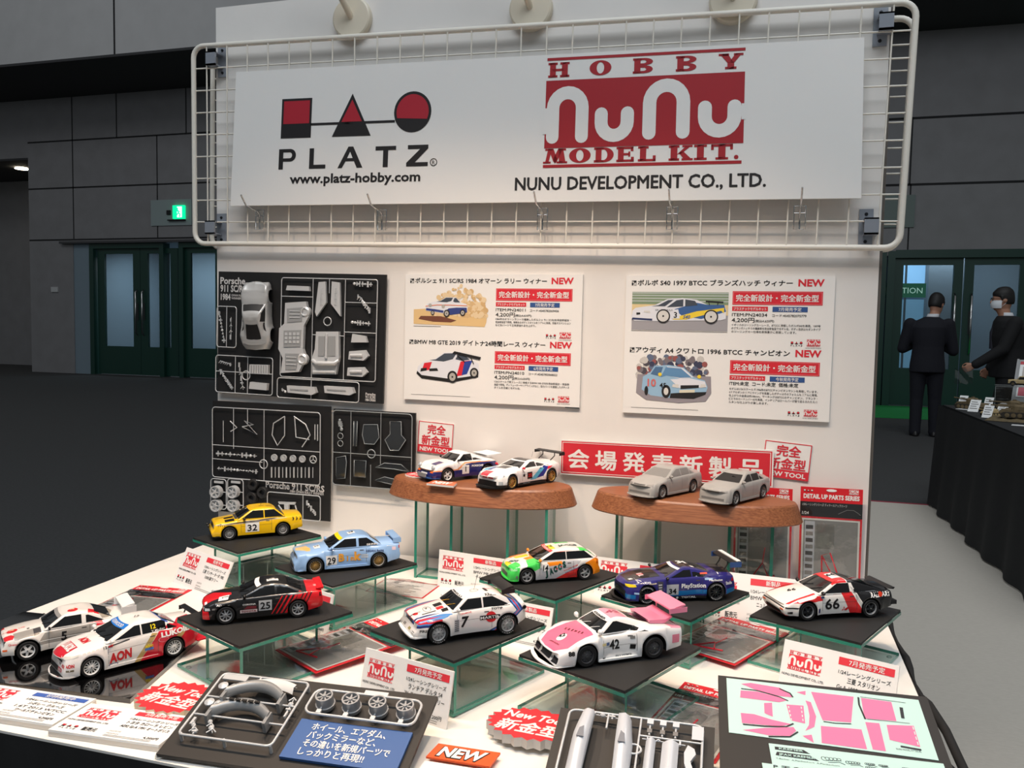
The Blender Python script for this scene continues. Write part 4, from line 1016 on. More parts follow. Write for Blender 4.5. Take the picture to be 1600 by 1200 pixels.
# ---- yellow boxy saloon, 32
sp = spec(wb=2.44, xf=2.02, xr=-2.20, wr=.30, ra=(.37, .37), fl=(.035, .035), bot=[(2.02, .20), (1.0, .17), (-1.2, .18), (-2.2, .34)],
  top=[(2.02, .72), (1.95, .79), (.95, .93), (.8, .95), (-1.3, .98), (-2.12, .94), (-2.2, .90)], sh=[(2.02, .70), (1.95, .76), (.9, .88), (-1.4, .92), (-2.2, .88)],
  wid=[(2.02, .76), (1.95, .79), (1.0, .82), (-1.5, .82), (-2.1, .79), (-2.2, .77)], nose=[(.15, -.04), (.36, .03), (.46, .0), (.50, -.08), (.62, -.09), (.8, -.13)], tail=[(.2, -.06), (.45, 0), (.6, -.03), (.95, -.06)],
  gh=dict(xb0=.90, xt0=.20, xt1=-.88, xb1=-1.42, zb=.89, zr=1.385, wb=.77, wr=.60, bow=.06), bowf=.04, bowr=.04)
F, R = (-.511, -.312), (-.429, -.238)
c = make('yellow boxy rally saloon number 32 on the black mat of the leftmost rear glass stand', sp, F, R, ZM, ((244, 196, 8), [((34, 40, 66), 'side', [(2.0, .735), (.35, .775), (-1.35, .86), (-1.62, 1.0), (-1.52, 1.02), (-1.30, .92), (.35, .835), (2.0, .765)][:0] or [(2.0, .725), (.3, .765), (.3, .82), (2.0, .755)]), ((34, 40, 66), 'side', [(.3, .765), (-1.3, .87), (-1.3, .925), (.3, .82)]), ((34, 40, 66), 'side', [(-1.3, .87), (-1.62, 1.08), (-1.58, 1.12), (-1.3, .925)]), ((150, 150, 150), 'side', [(2.0, .70), (.3, .725), (.3, .755), (2.0, .718)]), ((150, 150, 150), 'side', [(.3, .725), (-1.4, .84), (-1.4, .86), (.3, .755)])]))
c.glass(bp=(-.36,), pa=.10, pc=.13, pil=.09, bpw=.05)
c.wheels(12, SILV, 'mesh', .66); c.mirrors(.55, .95, .84, TRIM)
num_plate(c, .50, -.12, .30, .74); num_plate(c, .52, -.14, .74, .84, GREYP); c.text('32', 'side', .19, .36, .30, DBLACK, .02, .44); c.text('RALLY', 'side', .19, .765, .055, DBLACK)
c.lamps('headlamp', 'front', [(.42, .56), (.70, .56), (.70, .70), (.42, .70)], LAMPG); c.lamps('grille', 'front', [(-.40, .54), (.40, .54), (.40, .72), (-.40, .72)], TRIM, both=False)
c.lamps('indicator', 'side', [(1.96, .56), (1.84, .56), (1.84, .70), (1.95, .70)], AMBER); c.lamps('tail_lamp', 'side', [(-2.08, .68), (-2.19, .68), (-2.19, .86), (-2.08, .86)], TAIL)
for k in range(3):
    x = -1.66-.17*k; c.poly(c.body, 'side', [(x, .68), (x-.06, .70), (x-.09, .77), (x-.06, .85), (x, .86), (x-.03, .77)], DBLACK, .006)
for k in range(4): c.poly(c.body, 'side', [(1.72-.09*k, .66), (1.69-.09*k, .66), (1.69-.09*k, .70), (1.72-.09*k, .70)], DBLACK)
for y in (.42, -.05): c.poly(c.body, 'top', [(1.40, y), (1.40, y+.28), (.98, y+.30), (.98, y)], DBLACK, .006)
c.poly(c.body, 'top', [(.95, -.50), (.95, .55), (.82, .55), (.82, -.50)], DARKG, .005)
c.text('ADVAN', 'top', 1.58, -.1, .07, DBLACK, rot=90); c.poly(c.body, 'top', [(-.20, .06), (-.20, .24), (-.42, .24), (-.42, .06)], DBLACK, .006); c.poly(c.body, 'top', [(-.52, .10), (-.52, .20), (-.80, .20), (-.80, .10)], DBLACK, .006)
b = MB()
for y in (.22, -.22): b.lathe([(.0001, .06), (.07, .06), (.085, .04), (.085, 0), (.05, -.04), (.0001, -.05)], TRIM, 16, 'x', o=(2.08, y, .60))
b.v = [v*c.s for v in b.v]; c.part('fog_lamp', b)
c.lip(.16, -.02, .05, DBLACK); c.antenna(-.30, .0, 1.38); c.place(F, R, ZM)

# ---- pale blue coupe with boot spoiler, 29
sp = spec(wb=2.565, xf=2.05, xr=-2.27, wr=.305, ra=(.36, .36), fl=(.075, .075), fw=.13, bot=[(2.05, .16), (1.0, .13), (-1.2, .14), (-2.27, .30)],
  top=[(2.05, .74), (1.98, .79), (.95, .93), (.8, .95), (-1.35, 1.0), (-2.2, .97), (-2.27, .90)], sh=[(2.05, .72), (1.98, .76), (.9, .87), (-1.4, .93), (-2.27, .90)],
  wid=[(2.05, .77), (1.97, .80), (1.28, .80), (0, .79), (-1.28, .80), (-2.1, .78), (-2.27, .74)], nose=[(.12, .05), (.22, .08), (.48, .06), (.53, -.03), (.8, -.05)], tail=[(.2, -.06), (.5, 0), (.6, -.04), (.95, -.05)],
  gh=dict(xb0=.82, xt0=.14, xt1=-.92, xb1=-1.50, zb=.90, zr=1.36, wb=.75, wr=.60, bow=.07), bowf=.05)
F, R = (-.221, -.462), (-.129, -.388)
c = make('pale blue racing coupe number 29 with gold wheels on the second rear glass stand', sp, F, R, ZM, ((150, 188, 232), [((238, 206, 140), 'top', [(1.92, -.32), (1.96, .02), (1.62, .40), (1.42, .22), (1.5, -.30)]), ((232, 190, 110), 'top', [(1.7, .0), (1.6, .48), (1.44, .52), (1.40, .1)])]))
c.glass(bp=(-.42,), pa=.09, pc=.20, pil=.085, bpw=.10)
c.wheels(14, GOLD, 'mesh', .74, lip=SILV); c.mirrors(.62, .98, .86, c.paint)
b = MB(); c.patch(b, 'front', [(-.56, 1.25), (.56, 1.25), (.53, 1.315), (-.53, 1.315)], [(0, 1, 2, 3)], mat('sun_strip_yellow', (244, 212, 16), 0.4), .02, lim=9); 
b = MB(); W_ = c.gw(.8)-.07
def strip(c, t0, t1, m, s=None, tm=None, pil=.06, name='sun_strip'):
    b = MB(); G = c.S['gh']; vs = []; n = 10
    for t in (t0, t1):
        for i in range(n+1):
            y = (-1+2*i/n)*(c.gw(t)-pil); f = y/c.gw(t); xf, xr = c.gx(t); bow = G.get('bow', .12)*(1-.35*t); vs.append(((xf-bow*f*f+.016)*c.s, y*c.s, (c.gz(t)-G.get('arch', .03)*t+.014)*c.s))
    b.add(vs, [(i, i+1, n+2+i, n+1+i) for i in range(n)], m, True)
    if s:
        v2, f2, bb = text_mesh(s, .02); H = .62; out = []
        for x, y in v2:
            p = (x-bb[0])/(bb[2]-bb[0]); q = t0+(t1-t0)*(.22+.6*y/.72); yy = (-.75+1.5*p)*(c.gw(q)-pil); f = yy/c.gw(q); xf, xr = c.gx(q); bow = G.get('bow', .12)*(1-.35*q); out.append(((xf-bow*f*f+.026)*c.s, yy*c.s, (c.gz(q)-G.get('arch', .03)*q+.022)*c.s))
        b.add(out, f2, tm)
    c.part(name, b)
strip(c, .74, .93, mat('sun_strip_yellow', (244, 212, 16), 0.4))
num_plate(c, .86, .42, .27, .66); c.text('29', 'side', .64, .32, .27, DBLACK, .02, .34)
OR = mat('decal_orange', (226, 160, 60), 0.4)
for ch, x, h in (('B', .24, .30), ('i', .0, .20), ('n', -.19, .20), ('k', -.42, .34)): c.text(ch, 'side', x, .40, h, OR, .05)
c.text('KEGANI Racing', 'side', -1.12, .69, .085, mat('decal_navy', (30, 36, 90), 0.4), .02, .72); c.text('GAB SPORTS', 'side', -1.02, .955, .07, DWHITE, .02, .46, eps=.02)
c.text('ADVAN', 'side', .58, .165, .075, DWHITE, .03, .46); c.poly(c.body, 'side', [(.98, .42), (1.07, .46), (1.07, .54), (.98, .57), (.92, .50)], mat('decal_olive', (150, 150, 40), 0.4))
c.poly(c.body, 'side', [(-1.62, .86), (-2.02, .86), (-2.02, .92), (-1.62, .92)], DWHITE); c.poly(c.body, 'side', [(-1.84, .68), (-2.0, .68), (-2.0, .82), (-1.84, .82)], mat('decal_pink_white', (232, 206, 216), 0.4))
for v in (.55, .47): c.poly(c.body, 'side', [(-.56, v), (-.84, v), (-.84, v+.05), (-.56, v+.05)], mat('decal_pale', (196, 204, 210), 0.4))
c.poly(c.body, 'top', [(1.26, -.02), (1.26, .40), (1.02, .40), (1.02, -.02)], DWHITE); c.text('29', 'top', 1.14, .19, .15, DBLACK, .02, .2, rot=90, eps=.016)
c.poly(c.body, 'top', [(-.14, -.16), (-.14, .20), (-.44, .20), (-.44, -.16)], DWHITE); c.text('29', 'top', -.29, .02, .18, DBLACK, .02, .22, rot=90, eps=.016)
c.lamps('headlamp', 'front', [(.36, .60), (.66, .60), (.66, .72), (.36, .72)], LAMPG); c.lamps('grille', 'front', [(.10, .59), (.34, .59), (.34, .73), (.10, .73)], TRIM); c.lamps('kidney_grille', 'front', [(.015, .56), (.085, .56), (.085, .75), (.015, .75)], TRIM); c.lamps('air_intake', 'front', [(-.5, .20), (.5, .20), (.5, .34), (-.5, .34)], TRIM, both=False)
c.lamps('tail_lamp', 'side', [(-2.12, .74), (-2.24, .74), (-2.24, .86), (-2.12, .86)], TAIL)
c.wing(-2.08, 1.10, 1.30, .28, c.paint, .04, end=(.15, .04), rake=.06); c.poly(c.body, 'top', [(-1.95, -.5), (-1.95, .5), (-1.98, .5), (-1.98, -.5)], DBLACK)
c.lip(.12, .0, .04, c.paint); c.skirts(c.paint, .13, .22, .035); c.wipers(); c.place(F, R, ZM)

# ---- black and red coupe, 25
sp = spec(wb=2.43, xf=2.06, xr=-2.16, wr=.30, ra=(.355, .355), fl=(.02, .02), bot=[(2.06, .20), (1.0, .15), (-1.2, .15), (-2.16, .32)],
  top=[(2.06, .60), (2.0, .66), (1.7, .74), (.95, .87), (.8, .89), (-1.4, .94), (-2.08, .93), (-2.16, .86)], sh=[(2.06, .59), (2.0, .64), (1.7, .72), (.9, .83), (-1.4, .90), (-2.16, .86)],
  wid=[(2.06, .72), (1.9, .79), (1.2, .82), (-1.2, .82), (-2.0, .79), (-2.16, .74)], nose=[(.15, 0), (.3, .04), (.45, .03), (.52, -.03), (.7, -.10)], tail=[(.2, -.05), (.5, 0), (.7, -.03), (.95, -.08)],
  gh=dict(xb0=.82, xt0=.02, xt1=-.78, xb1=-1.55, zb=.85, zr=1.26, wb=.75, wr=.55, bow=.10), bowf=.12, nl=.5)
F, R = (-.215, -.738), (-.129, -.675)
RD = (216, 22, 34)
reg = [(RD, 'side', [(-.62, .1), (-3, .1), (-3, 1.2), (-1.05, 1.2), (-.2, .9)][:0] or [(-.95, .1), (-3, .1), (-3, 1.05), (-1.30, 1.05)]), (RD, 'side', [(1.72, .1), (3, .1), (3, .50), (1.78, .48)]), (RD, 'top', [(-1.52, -1), (-3, -1), (-3, 1), (-1.52, 1)]), (RD, 'top', [(2.0, -.45), (2.0, .55), (1.02, .28), (1.02, .05), (1.62, -.45)])]
for k in range(5):
    x = -.30-.15*k; w_ = .04+.018*k; reg.append((RD, 'side', [(x, .20), (x-w_, .20), (x-w_-.36, .82), (x-.36, .82)]))
for k in range(3):
    x = -1.02-.14*k; reg.append(((20, 18, 20), 'side', [(x-.02, .18), (x-.05, .18), (x-.42, .86), (x-.37, .86)]))
c = make('black and red racing coupe number 25 on the front left glass stand', sp, F, R, ZM, ((18, 17, 18), reg))
c.glass(bp=(-.46,), pa=.11, pc=.22, pil=.085, bpw=.08)
c.wheels(8, SILV, 'spoke', .70); c.mirrors(.60, .93, .84, TRIM)
strip(c, .76, .93, DWHITE)
num_plate(c, .12, -.32, .36, .72, mat('decal_grey', (176, 178, 180), 0.4)); c.text('25', 'side', -.10, .42, .24, DBLACK, .02, .34)
num_plate(c, .74, .17, .33, .44, mat('decal_pinkish', (206, 186, 186), 0.4)); c.text('TOYOTA', 'side', .455, .355, .065, mat('decal_dark_red', (120, 40, 44), 0.4), .03, .5); c.poly(c.body, 'side', [(.62, .46), (.2, .46), (.2, .55), (.5, .57)], mat('decal_wine', (110, 36, 44), 0.4)); c.text('ADVAN', 'side', 1.30, .635, .06, DWHITE, .03, .44, rot=-3)
c.text('CORONA', 'side', .44, .60, .05, DWHITE, .02, .44); c.poly(c.body, 'side', [(1.66, .52), (1.52, .52), (1.52, .58), (1.66, .57)], GREYP)
c.poly(c.body, 'top', [(1.42, .26), (1.46, .64), (1.14, .66), (1.08, .28)], DWHITE); c.text('ADVAN', 'top', 1.24, .46, .09, DBLACK, .02, .22, rot=78, eps=.016); c.poly(c.body, 'top', [(-.18, .04), (-.18, .32), (-.58, .32), (-.58, .04)], DWHITE); c.text('25-0', 'top', -.36, .18, .10, DBLACK, .02, .3, rot=90, eps=.016); c.poly(c.body, 'top', [(1.98, .30), (1.98, .52), (1.82, .55), (1.82, .34)], DWHITE, .01)
for k in range(4): c.poly(c.body, 'side', [(-.92-.14*k, 1.16-.075*k), (-1.0-.14*k, 1.12-.075*k), (-1.04-.14*k, 1.15-.075*k), (-.96-.14*k, 1.19-.075*k)], DREDD, .012)
c.lamps('headlamp', 'front', [(.30, .50), (.68, .51), (.66, .60), (.30, .60)], LAMPG); c.lamps('headlamp', 'side', [(1.95, .50), (1.72, .51), (1.74, .59), (1.93, .58)], LAMPG); c.lamps('air_intake', 'front', [(-.5, .26), (.5, .26), (.5, .36), (-.5, .36)], TRIM, both=False)
c.poly(c.body, 'top', [(-1.80, .14), (-1.80, .34), (-1.95, .34), (-1.95, .14)], mat('decal_rose', (236, 150, 150), 0.4)); c.lamps('tail_lamp', 'side', [(-1.96, .70), (-2.12, .70), (-2.12, .82), (-1.96, .82)], mat('dark_tail_lamp', (70, 10, 14), 0.2))
c.ducktail([(-1.86, .935), (-2.10, .90), (-2.13, .975), (-2.08, .98)], 1.30, mat('red_spoiler_paint', RD, 0.25, coat=.6)); c.wipers(); c.place(F, R, ZM)

# ---- white, grey and red rally coupe with tail box, 5
sp = spec(wb=2.52, xf=2.06, xr=-2.24, wr=.33, ra=(.40, .40), fl=(.075, .085), fw=.14, bot=[(2.06, .26), (1.0, .24), (-1.2, .25), (-2.24, .40)],
  top=[(2.06, .76), (1.98, .81), (.95, .95), (.8, .97), (-1.4, 1.02), (-2.15, .98), (-2.24, .92)], sh=[(2.06, .74), (1.98, .78), (.9, .90), (-1.4, .96), (-2.24, .92)],
  wid=[(2.06, .76), (1.95, .80), (1.26, .82), (0, .80), (-1.26, .84), (-2.1, .82), (-2.24, .78)], nose=[(.2, -.04), (.34, .04), (.50, .02), (.54, -.05), (.8, -.08)], tail=[(.2, -.06), (.5, 0), (.9, -.03)],
  gh=dict(xb0=.80, xt0=.16, xt1=-.80, xb1=-1.62, zb=.92, zr=1.365, wb=.76, wr=.59, bow=.07), bowf=.06)
F, R = (-.529, -.801), (-.459, -.712)
GY = (158, 154, 148)
c = make('white and grey rally coupe number 5 at the far left end of the table', sp, F, R, .7080, ((236, 232, 226), [(GY, 'side', [(1.0, .46), (-.75, .46), (-.95, .90), (.72, .84)]), (GY, 'top', [(1.65, .36), (.95, .40), (.95, .85), (1.65, .85)]), ((70, 68, 70), 'top', [(1.05, .40), (.82, .40), (.82, .85), (1.05, .85)]), ((214, 30, 40), 'top', [(2.2, .42), (1.72, .42), (1.62, .56), (1.72, .9), (2.2, .9)]), ((214, 30, 40), 'top', [(-.72, .30), (-.95, .30), (-1.15, .9), (-.62, .9)]), ((214, 30, 40), 'top', [(2.2, -.42), (1.85, -.42), (1.85, -.9), (2.2, -.9)]), ((214, 30, 40), 'side', [(-.92, .80), (-1.28, .84), (-1.25, .93), (-.92, .89)]), ((166, 156, 142), 'any', [(-1.12, 1.02), (-1.72, 1.02), (-1.25, 1.28), (-.95, 1.30)])]))
c.glass(bp=(-.52,), pa=.11, pc=.36, pil=.08, bpw=.14)
c.wheels(5, WALLOY, 'fat', .70, .23); c.mirrors(.58, .99, .84, TRIM, (.07, .14, .09))
strip(c, .78, .93, mat('sun_strip_grey', (150, 148, 146), 0.4))
c.text('5', 'side', .12, .49, .30, DBLACK, .03)
for x, y in ((1.66, .06), (-.22, .30)):
    c.poly(c.body, 'top', [(x+.17*cos(a), y+.17*sin(a)) for a in [2*pi*k/20 for k in range(20)]], DREDD, .006); c.text('HB', 'top', x, y, .10, mat('decal_cream', (240, 226, 180), 0.4), .03, .14, rot=90, eps=.016)
c.text('HB', 'top', 1.35, .02, .10, mat('decal_salmon', (226, 140, 130), 0.4), .02, .2, rot=90); c.text('RALLY', 'top', 1.9, .08, .09, mat('decal_salmon', (226, 140, 130), 0.4), .02, .3, rot=90)
for k in (.98, 1.02): c.poly(c.body, 'top', [(1.22, .18+.2*(k-.98)*10), (1.22, .30), (1.14, .30), (1.14, .18)], GREYP)
c.text('Quattro', 'side', 1.66, .60, .07, DREDD, .01, .34); c.poly(c.body, 'side', [(1.62, .44), (1.50, .44), (1.50, .52), (1.62, .52)], DARKG); c.poly(c.body, 'side', [(2.0, .42), (1.86, .42), (1.86, .48), (2.0, .48)], AMBER)
c.lamps('headlamp', 'front', [(.34, .58), (.70, .58), (.70, .72), (.34, .72)], LAMPG); c.lamps('grille', 'front', [(-.74, .56), (.74, .56), (.74, .74), (-.74, .74)], TRIM, .008, both=False)
c.lamps('bumper_strip', 'side', [(.9, .575), (-.82, .595), (-.82, .615), (.9, .595)], DWHITE)
c.lamps('side_vent', 'side', [(-.92, .60), (-1.16, .64), (-1.20, .74), (-.92, .72)], GREYP); c.lamps('tail_lamp', 'side', [(-2.10, .84), (-2.22, .84), (-2.22, .92), (-2.10, .92)], AMBER)
c.wing(-2.02, 1.24, 1.44, .42, DWHITE, .06, end=(.26, .05), endm=DWHITE, rake=.10); c.wipers(); c.place(F, R, .7080)

# ---- white and red touring saloon, 12
sp = spec(wb=2.685, xf=2.28, xr=-2.30, wr=.325, ra=(.385, .385), fl=(.055, .055), fw=.14, bot=[(2.28, .15), (1.2, .13), (-1.2, .14), (-2.3, .30)],
  top=[(2.28, .70), (2.18, .80), (1.8, .90), (1.05, 1.02), (.9, 1.04), (-1.6, 1.12), (-2.2, 1.10), (-2.3, 1.02)], sh=[(2.28, .68), (2.18, .77), (1.8, .86), (1.0, .95), (-1.5, 1.04), (-2.3, 1.0)],
  wid=[(2.28, .70), (2.1, .80), (1.5, .86), (0, .85), (-1.3, .87), (-2.1, .82), (-2.3, .72)], nose=[(.12, .06), (.2, .08), (.45, .05), (.6, .0), (.85, -.12)], tail=[(.2, -.04), (.55, 0), (1.1, -.10)],
  gh=dict(xb0=1.02, xt0=.10, xt1=-.95, xb1=-1.75, zb=.97, zr=1.43, wb=.80, wr=.60, bow=.16, cf=.95, cr=1.05), bowf=.22, nl=.7)
F, R = (-.389, -.819), (-.328, -.713)
c = make('white and red touring car number 12, nearer one on the glossy black plate', sp, F, R, .7080, ((240, 236, 232), [((190, 160, 100), 'side', [(.02, .1), (-.18, .1), (-.80, .95), (-.62, .98)]), ((206, 22, 44), 'side', [(-.18, .1), (-3, .1), (-3, 1.4), (-1.5, 1.3), (-.84, .98)]), ((206, 22, 44), 'top', [(-1.7, .2), (-3, -.3), (-3, 1), (-1.2, 1)]), ((190, 160, 100), 'side', [(-1.42, .72), (-1.55, .60), (-2.1, 1.1), (-1.95, 1.15)]), ((206, 22, 44), 'top', [(2.26, -.36), (1.62, -.38), (1.62, .40), (2.26, .50)]), ((60, 100, 190), 'top', [(-1.0, -.7), (-1.2, -.7), (-1.2, .7), (-1.0, .7)])]))
c.glass(bp=(-.28, -1.12), pa=.16, pc=.20, pil=.10, bpw=.05)
c.wheels(13, WALLOY, 'thin', .76, .24); c.mirrors(.72, 1.06, .92, c.paint, (.11, .18, .12))
BLUES = mat('sun_strip_blue', (26, 116, 206), 0.4); strip(c, .72, .95, BLUES, 'KENWOOD', DWHITE, .05)
c.text('AON', 'side', .42, .34, .30, DREDD, .05, .74, rot=4, shear=.1)
c.text('LUKOIL', 'side', -1.40, .80, .165, DWHITE, .05, .98, rot=3, eps=.02); YEL = mat('decal_yellow', (238, 214, 20), 0.4)
c.text('12', 'side', -.68, 1.12, .14, YEL, .03, .17, eps=.026); c.text('Y.Muller', 'side', -.83, 1.02, .07, DWHITE, .01, .46, eps=.026, rot=3)
c.poly(c.body, 'side', [(-.98+.17*cos(2*pi*k/20), .70+.09*sin(2*pi*k/20)) for k in range(20)], mat('decal_pale_red', (226, 150, 156), 0.4)); c.poly(c.body, 'side', [(-.98+.15*cos(2*pi*k/20), .70+.075*sin(2*pi*k/20)) for k in range(20)], mat('decal_mid_red', (196, 50, 66), 0.4), .009)
c.text('abc', 'side', -.50, .54, .11, YEL, .03, .26); c.text('888', 'side', -.50, .44, .08, mat('decal_blue', (60, 120, 200), 0.4), .05, .3); c.poly(c.body, 'side', [(.66+.16*cos(2*pi*k/16), .24+.045*sin(2*pi*k/16)) for k in range(16)], mat('decal_violet', (90, 70, 130), 0.4)); c.poly(c.body, 'side', [(.66+.13*cos(2*pi*k/16), .24+.028*sin(2*pi*k/16)) for k in range(16)], DWHITE, .009)
c.poly(c.body, 'side', [(.82, .84), (.12, .93), (.12, .97), (.82, .88)], DARKG); c.text('12', 'side', .90, .82, .08, DBLACK, .02, .12, rot=6); c.poly(c.body, 'side', [(.80, .83), (.66, .85), (.66, .91), (.80, .89)], DREDD, .009)
for k in range(4): c.poly(c.body, 'side', [(1.60-.13*k, .80+.016*k), (1.50-.13*k, .81+.016*k), (1.50-.13*k, .85+.016*k), (1.60-.13*k, .84+.016*k)], mat('decal_faint', (206, 196, 186), 0.4))
c.text('LUKOIL', 'top', 1.92, .04, .26, DWHITE, .05, .70, eps=.016); c.text('AON', 'top', 1.42, .04, .24, DREDD, .05, .52)
c.text('AON', 'front', .55, .42, .10, DREDD, .05, .26); c.text('KW', 'front', .26, .44, .09, GREYP, .03, .18); c.poly(c.body, 'front', [(.12, .24), (.48, .24), (.48, .36), (.12, .36)], mat('decal_coral', (224, 90, 92), 0.4), .01); c.text('LUKOIL', 'front', .30, .27, .06, DWHITE, .03, .30, eps=.018)
c.text('AON', 'side', 1.98, .44, .11, DREDD, .05, .26); c.poly(c.body, 'side', [(2.08, .31), (1.86, .31), (1.86, .37), (2.08, .37)], mat('decal_khaki', (120, 108, 84), 0.4)); c.text('12', 'top', -.35, .1, .16, GREYP, .03, .16, rot=60)
c.lamps('headlamp', 'front', [(.40, .66), (.74, .70), (.72, .80), (.46, .74)], mat('pale_headlamp', (222, 220, 210), 0.15)); c.lamps('headlamp', 'side', [(2.16, .67), (1.72, .76), (1.70, .82), (2.10, .76)], MATS['pale_headlamp'])
c.lamps('grille', 'front', [(-.36, .54), (.36, .54), (.40, .60), (-.40, .60)], TRIM, both=False); c.lamps('air_intake', 'front', [(-.66, .20), (.10, .20), (.10, .36), (-.66, .36)], TRIM, both=False); c.lamps('badge', 'front', [(-.08, .62), (.08, .62), (.08, .68), (-.08, .68)], GREYP, both=False)
mat('red_wing_paint', (206, 22, 44), .3); c.wing(-2.24, 1.22, 1.30, .20, DBLACK, .03, end=(.12, .03), rake=.04, pylons=(.3, -2.16, 1.06, 0, 0)); c.lip(.10, .03, .04, c.paint); c.skirts(c.paint, .13, .22, .02)
b = MB(); b.box((-2.62*c.s, -.80*c.s, .30*c.s), (-2.2*c.s, .80*c.s, .34*c.s), MATS['red_wing_paint']); c.part('rear_splitter', b); c.wipers(); c.place(F, R, .7080)

# ---- white hatchback rally car with red and blue stripes, 7
sp = spec(wb=2.44, xf=2.00, xr=-1.98, wr=.335, ra=(.40, .41), fl=(.055, .06), fw=.13, bot=[(2.0, .26), (1.0, .20), (-1.2, .20), (-1.98, .42)],
  top=[(2.0, .72), (1.92, .78), (.95, .97), (.8, 1.0), (-1.4, 1.10), (-1.9, 1.08), (-1.98, 1.02)], sh=[(2.0, .70), (1.92, .75), (.9, .91), (-1.4, 1.02), (-1.98, .98)],
  wid=[(2.0, .78), (1.9, .83), (1.2, .86), (0, .84), (-1.2, .87), (-1.85, .86), (-1.98, .80)], nose=[(.2, .05), (.3, .10), (.40, .10), (.48, .0), (.75, -.05)], tail=[(.2, -.08), (.5, 0), (1.1, -.05)],
  gh=dict(xb0=.78, xt0=.22, xt1=-1.02, xb1=-1.80, zb=.95, zr=1.40, wb=.76, wr=.60, bow=.08, arch=.02), bowf=.06)
F, R = (.119, -.706), (.201, -.636)
BL1, BL2, RE = (34, 50, 118), (74, 140, 206), (214, 30, 46)
reg = []
for a, bb, col in ((.56, .63, BL1), (.63, .67, BL2), (.67, .76, RE), (.76, .79, BL2)): reg.append((col, 'side', [(2.3, a-.02), (1.1, a+.06), (1.1, bb+.06), (2.3, bb-.02)]))
for y0, y1, col in ((.40, .50, BL1), (.50, .56, BL2), (.56, .70, RE), (.70, .75, BL2), (.75, .82, BL1)): reg.append((col, 'top', [(2.1, y0), (1.05, y0+.12), (.72, y0+.24), (.72, y1+.20), (1.05, y1+.10), (2.1, y1)]))
for y0, y1, col in ((-.56, -.44, RE), (-.66, -.56, BL2), (-.76, -.66, BL1)): reg.append((col, 'top', [(2.1, y0), (.72, y0-.1), (.72, y1-.1), (2.1, y1)]))
for k, col in ((0, BL1), (1, BL2), (2, RE), (3, BL2), (4, BL1)):
    q = .075*k
    reg.append((col, 'any', [(-1.04-q, 1.5), (-1.115-q, 1.5), (-1.63-q*.6, .78), (-1.555-q*.6, .78)])); reg.append((col, 'side', [(-1.555-q*.6, .80), (-1.64-q*.6, .80), (-.66-q, .2), (-.58-q, .2)]))
c = make('white rally hatchback number 7 with red and blue stripes, front middle', sp, F, R, ZM, ((238, 234, 230), reg))
c.glass(bp=(-.36,), pa=.09, pc=.40, pil=.075, bpw=.06, sw=(.08, .84))
c.wheels(8, SILV, 'dish', .70, .24, text='PIRELLI')
strip(c, .82, .95, DWHITE, 'PIRELLI', DBLACK)
c.text('7', 'side', .30, .46, .33, DBLACK, .04, shear=.15); c.poly(c.body, 'side', [(-.62+.19*cos(2*pi*k/20), .67+.18*sin(2*pi*k/20)) for k in range(20)], DREDD, .006); c.poly(c.body, 'side', [(-.22, .60), (-1.02, .60), (-1.02, .74), (-.22, .74)], DBLACK, .011); c.text('MARTINI', 'side', -.62, .625, .09, DWHITE, .04, .76, eps=.022)
c.text('TOTIP', 'side', -.84, .90, .06, DBLACK, .04, .40); c.text('CERAMICHE', 'side', .26, .865, .05, DREDD, .02, .40, rot=4); c.text('PIRELLI', 'side', 1.66, .44, .08, DBLACK, .03, .40); c.text('PIRELLI', 'side', -.70, 1.325, .055, DBLACK, .03, .40, eps=.02)
num_plate(c, .68, .50, .30, .72, mat('decal_sponsor_grey', (196, 194, 196), 0.4))
for k in range(6): c.poly(c.body, 'side', [(.66, .33+.065*k), (.52, .33+.065*k), (.52, .36+.065*k), (.66, .36+.065*k)], DARKG, .009)
c.poly(c.body, 'top', [(1.62, .30), (1.62, .36), (1.16, .40), (1.16, .34)], DBLACK); c.poly(c.body, 'top', [(1.10, -.22), (1.10, .06), (.82, .06), (.82, -.22)], DBLACK); c.poly(c.body, 'top', [(1.10, .12), (1.10, .34), (.86, .34), (.86, .12)], DREDD); c.poly(c.body, 'top', [(1.0, .38), (1.0, .58), (.78, .58), (.78, .38)], DBLACK)
for a0 in (0, 1): c.poly(c.body, 'top', [(1.36+.13*cos(rad(q))+.0, .02+.24*sin(rad(q))) for q in range(0, 361, 20)]+[(1.36+.115*cos(rad(q)), .02+.225*sin(rad(q))) for q in range(360, -1, -20)], DARKG, .006, .5)
c.text('7', 'top', 1.36, .02, .13, DBLACK, .03, rot=90); c.poly(c.body, 'top', [(1.78+.09*cos(2*pi*k/14), .10+.10*sin(2*pi*k/14)) for k in range(14)], DREDD); c.text('MARTINI', 'top', 1.78, .10, .07, DBLACK, .03, .34, rot=90, eps=.016)
c.poly(c.body, 'top', [(-.62, -.02), (-.62, .32), (-.72, .32), (-.72, -.02)], DBLACK); c.text('MARTINI', 'top', -.86, .12, .08, DREDD, .03, .34, rot=90); c.poly(c.body, 'top', [(-.28+.15*cos(rad(q)), .12+.15*sin(rad(q))) for q in range(0, 361, 20)]+[(-.28+.135*cos(rad(q)), .12+.135*sin(rad(q))) for q in range(360, -1, -20)], DARKG, .006, .5)
for y in (.10, -.20): c.lamps('grille', 'front', [(y-.10, .58), (y+.12, .58), (y+.12, .68), (y-.10, .68)], TRIM, both=False)
c.lamps('headlamp', 'front', [(.44, .56), (.74, .56), (.74, .70), (.44, .70)], LAMPG); c.lip(.24, .10, .045, DWHITE); c.antenna(-.28, .12, 1.41, .52)
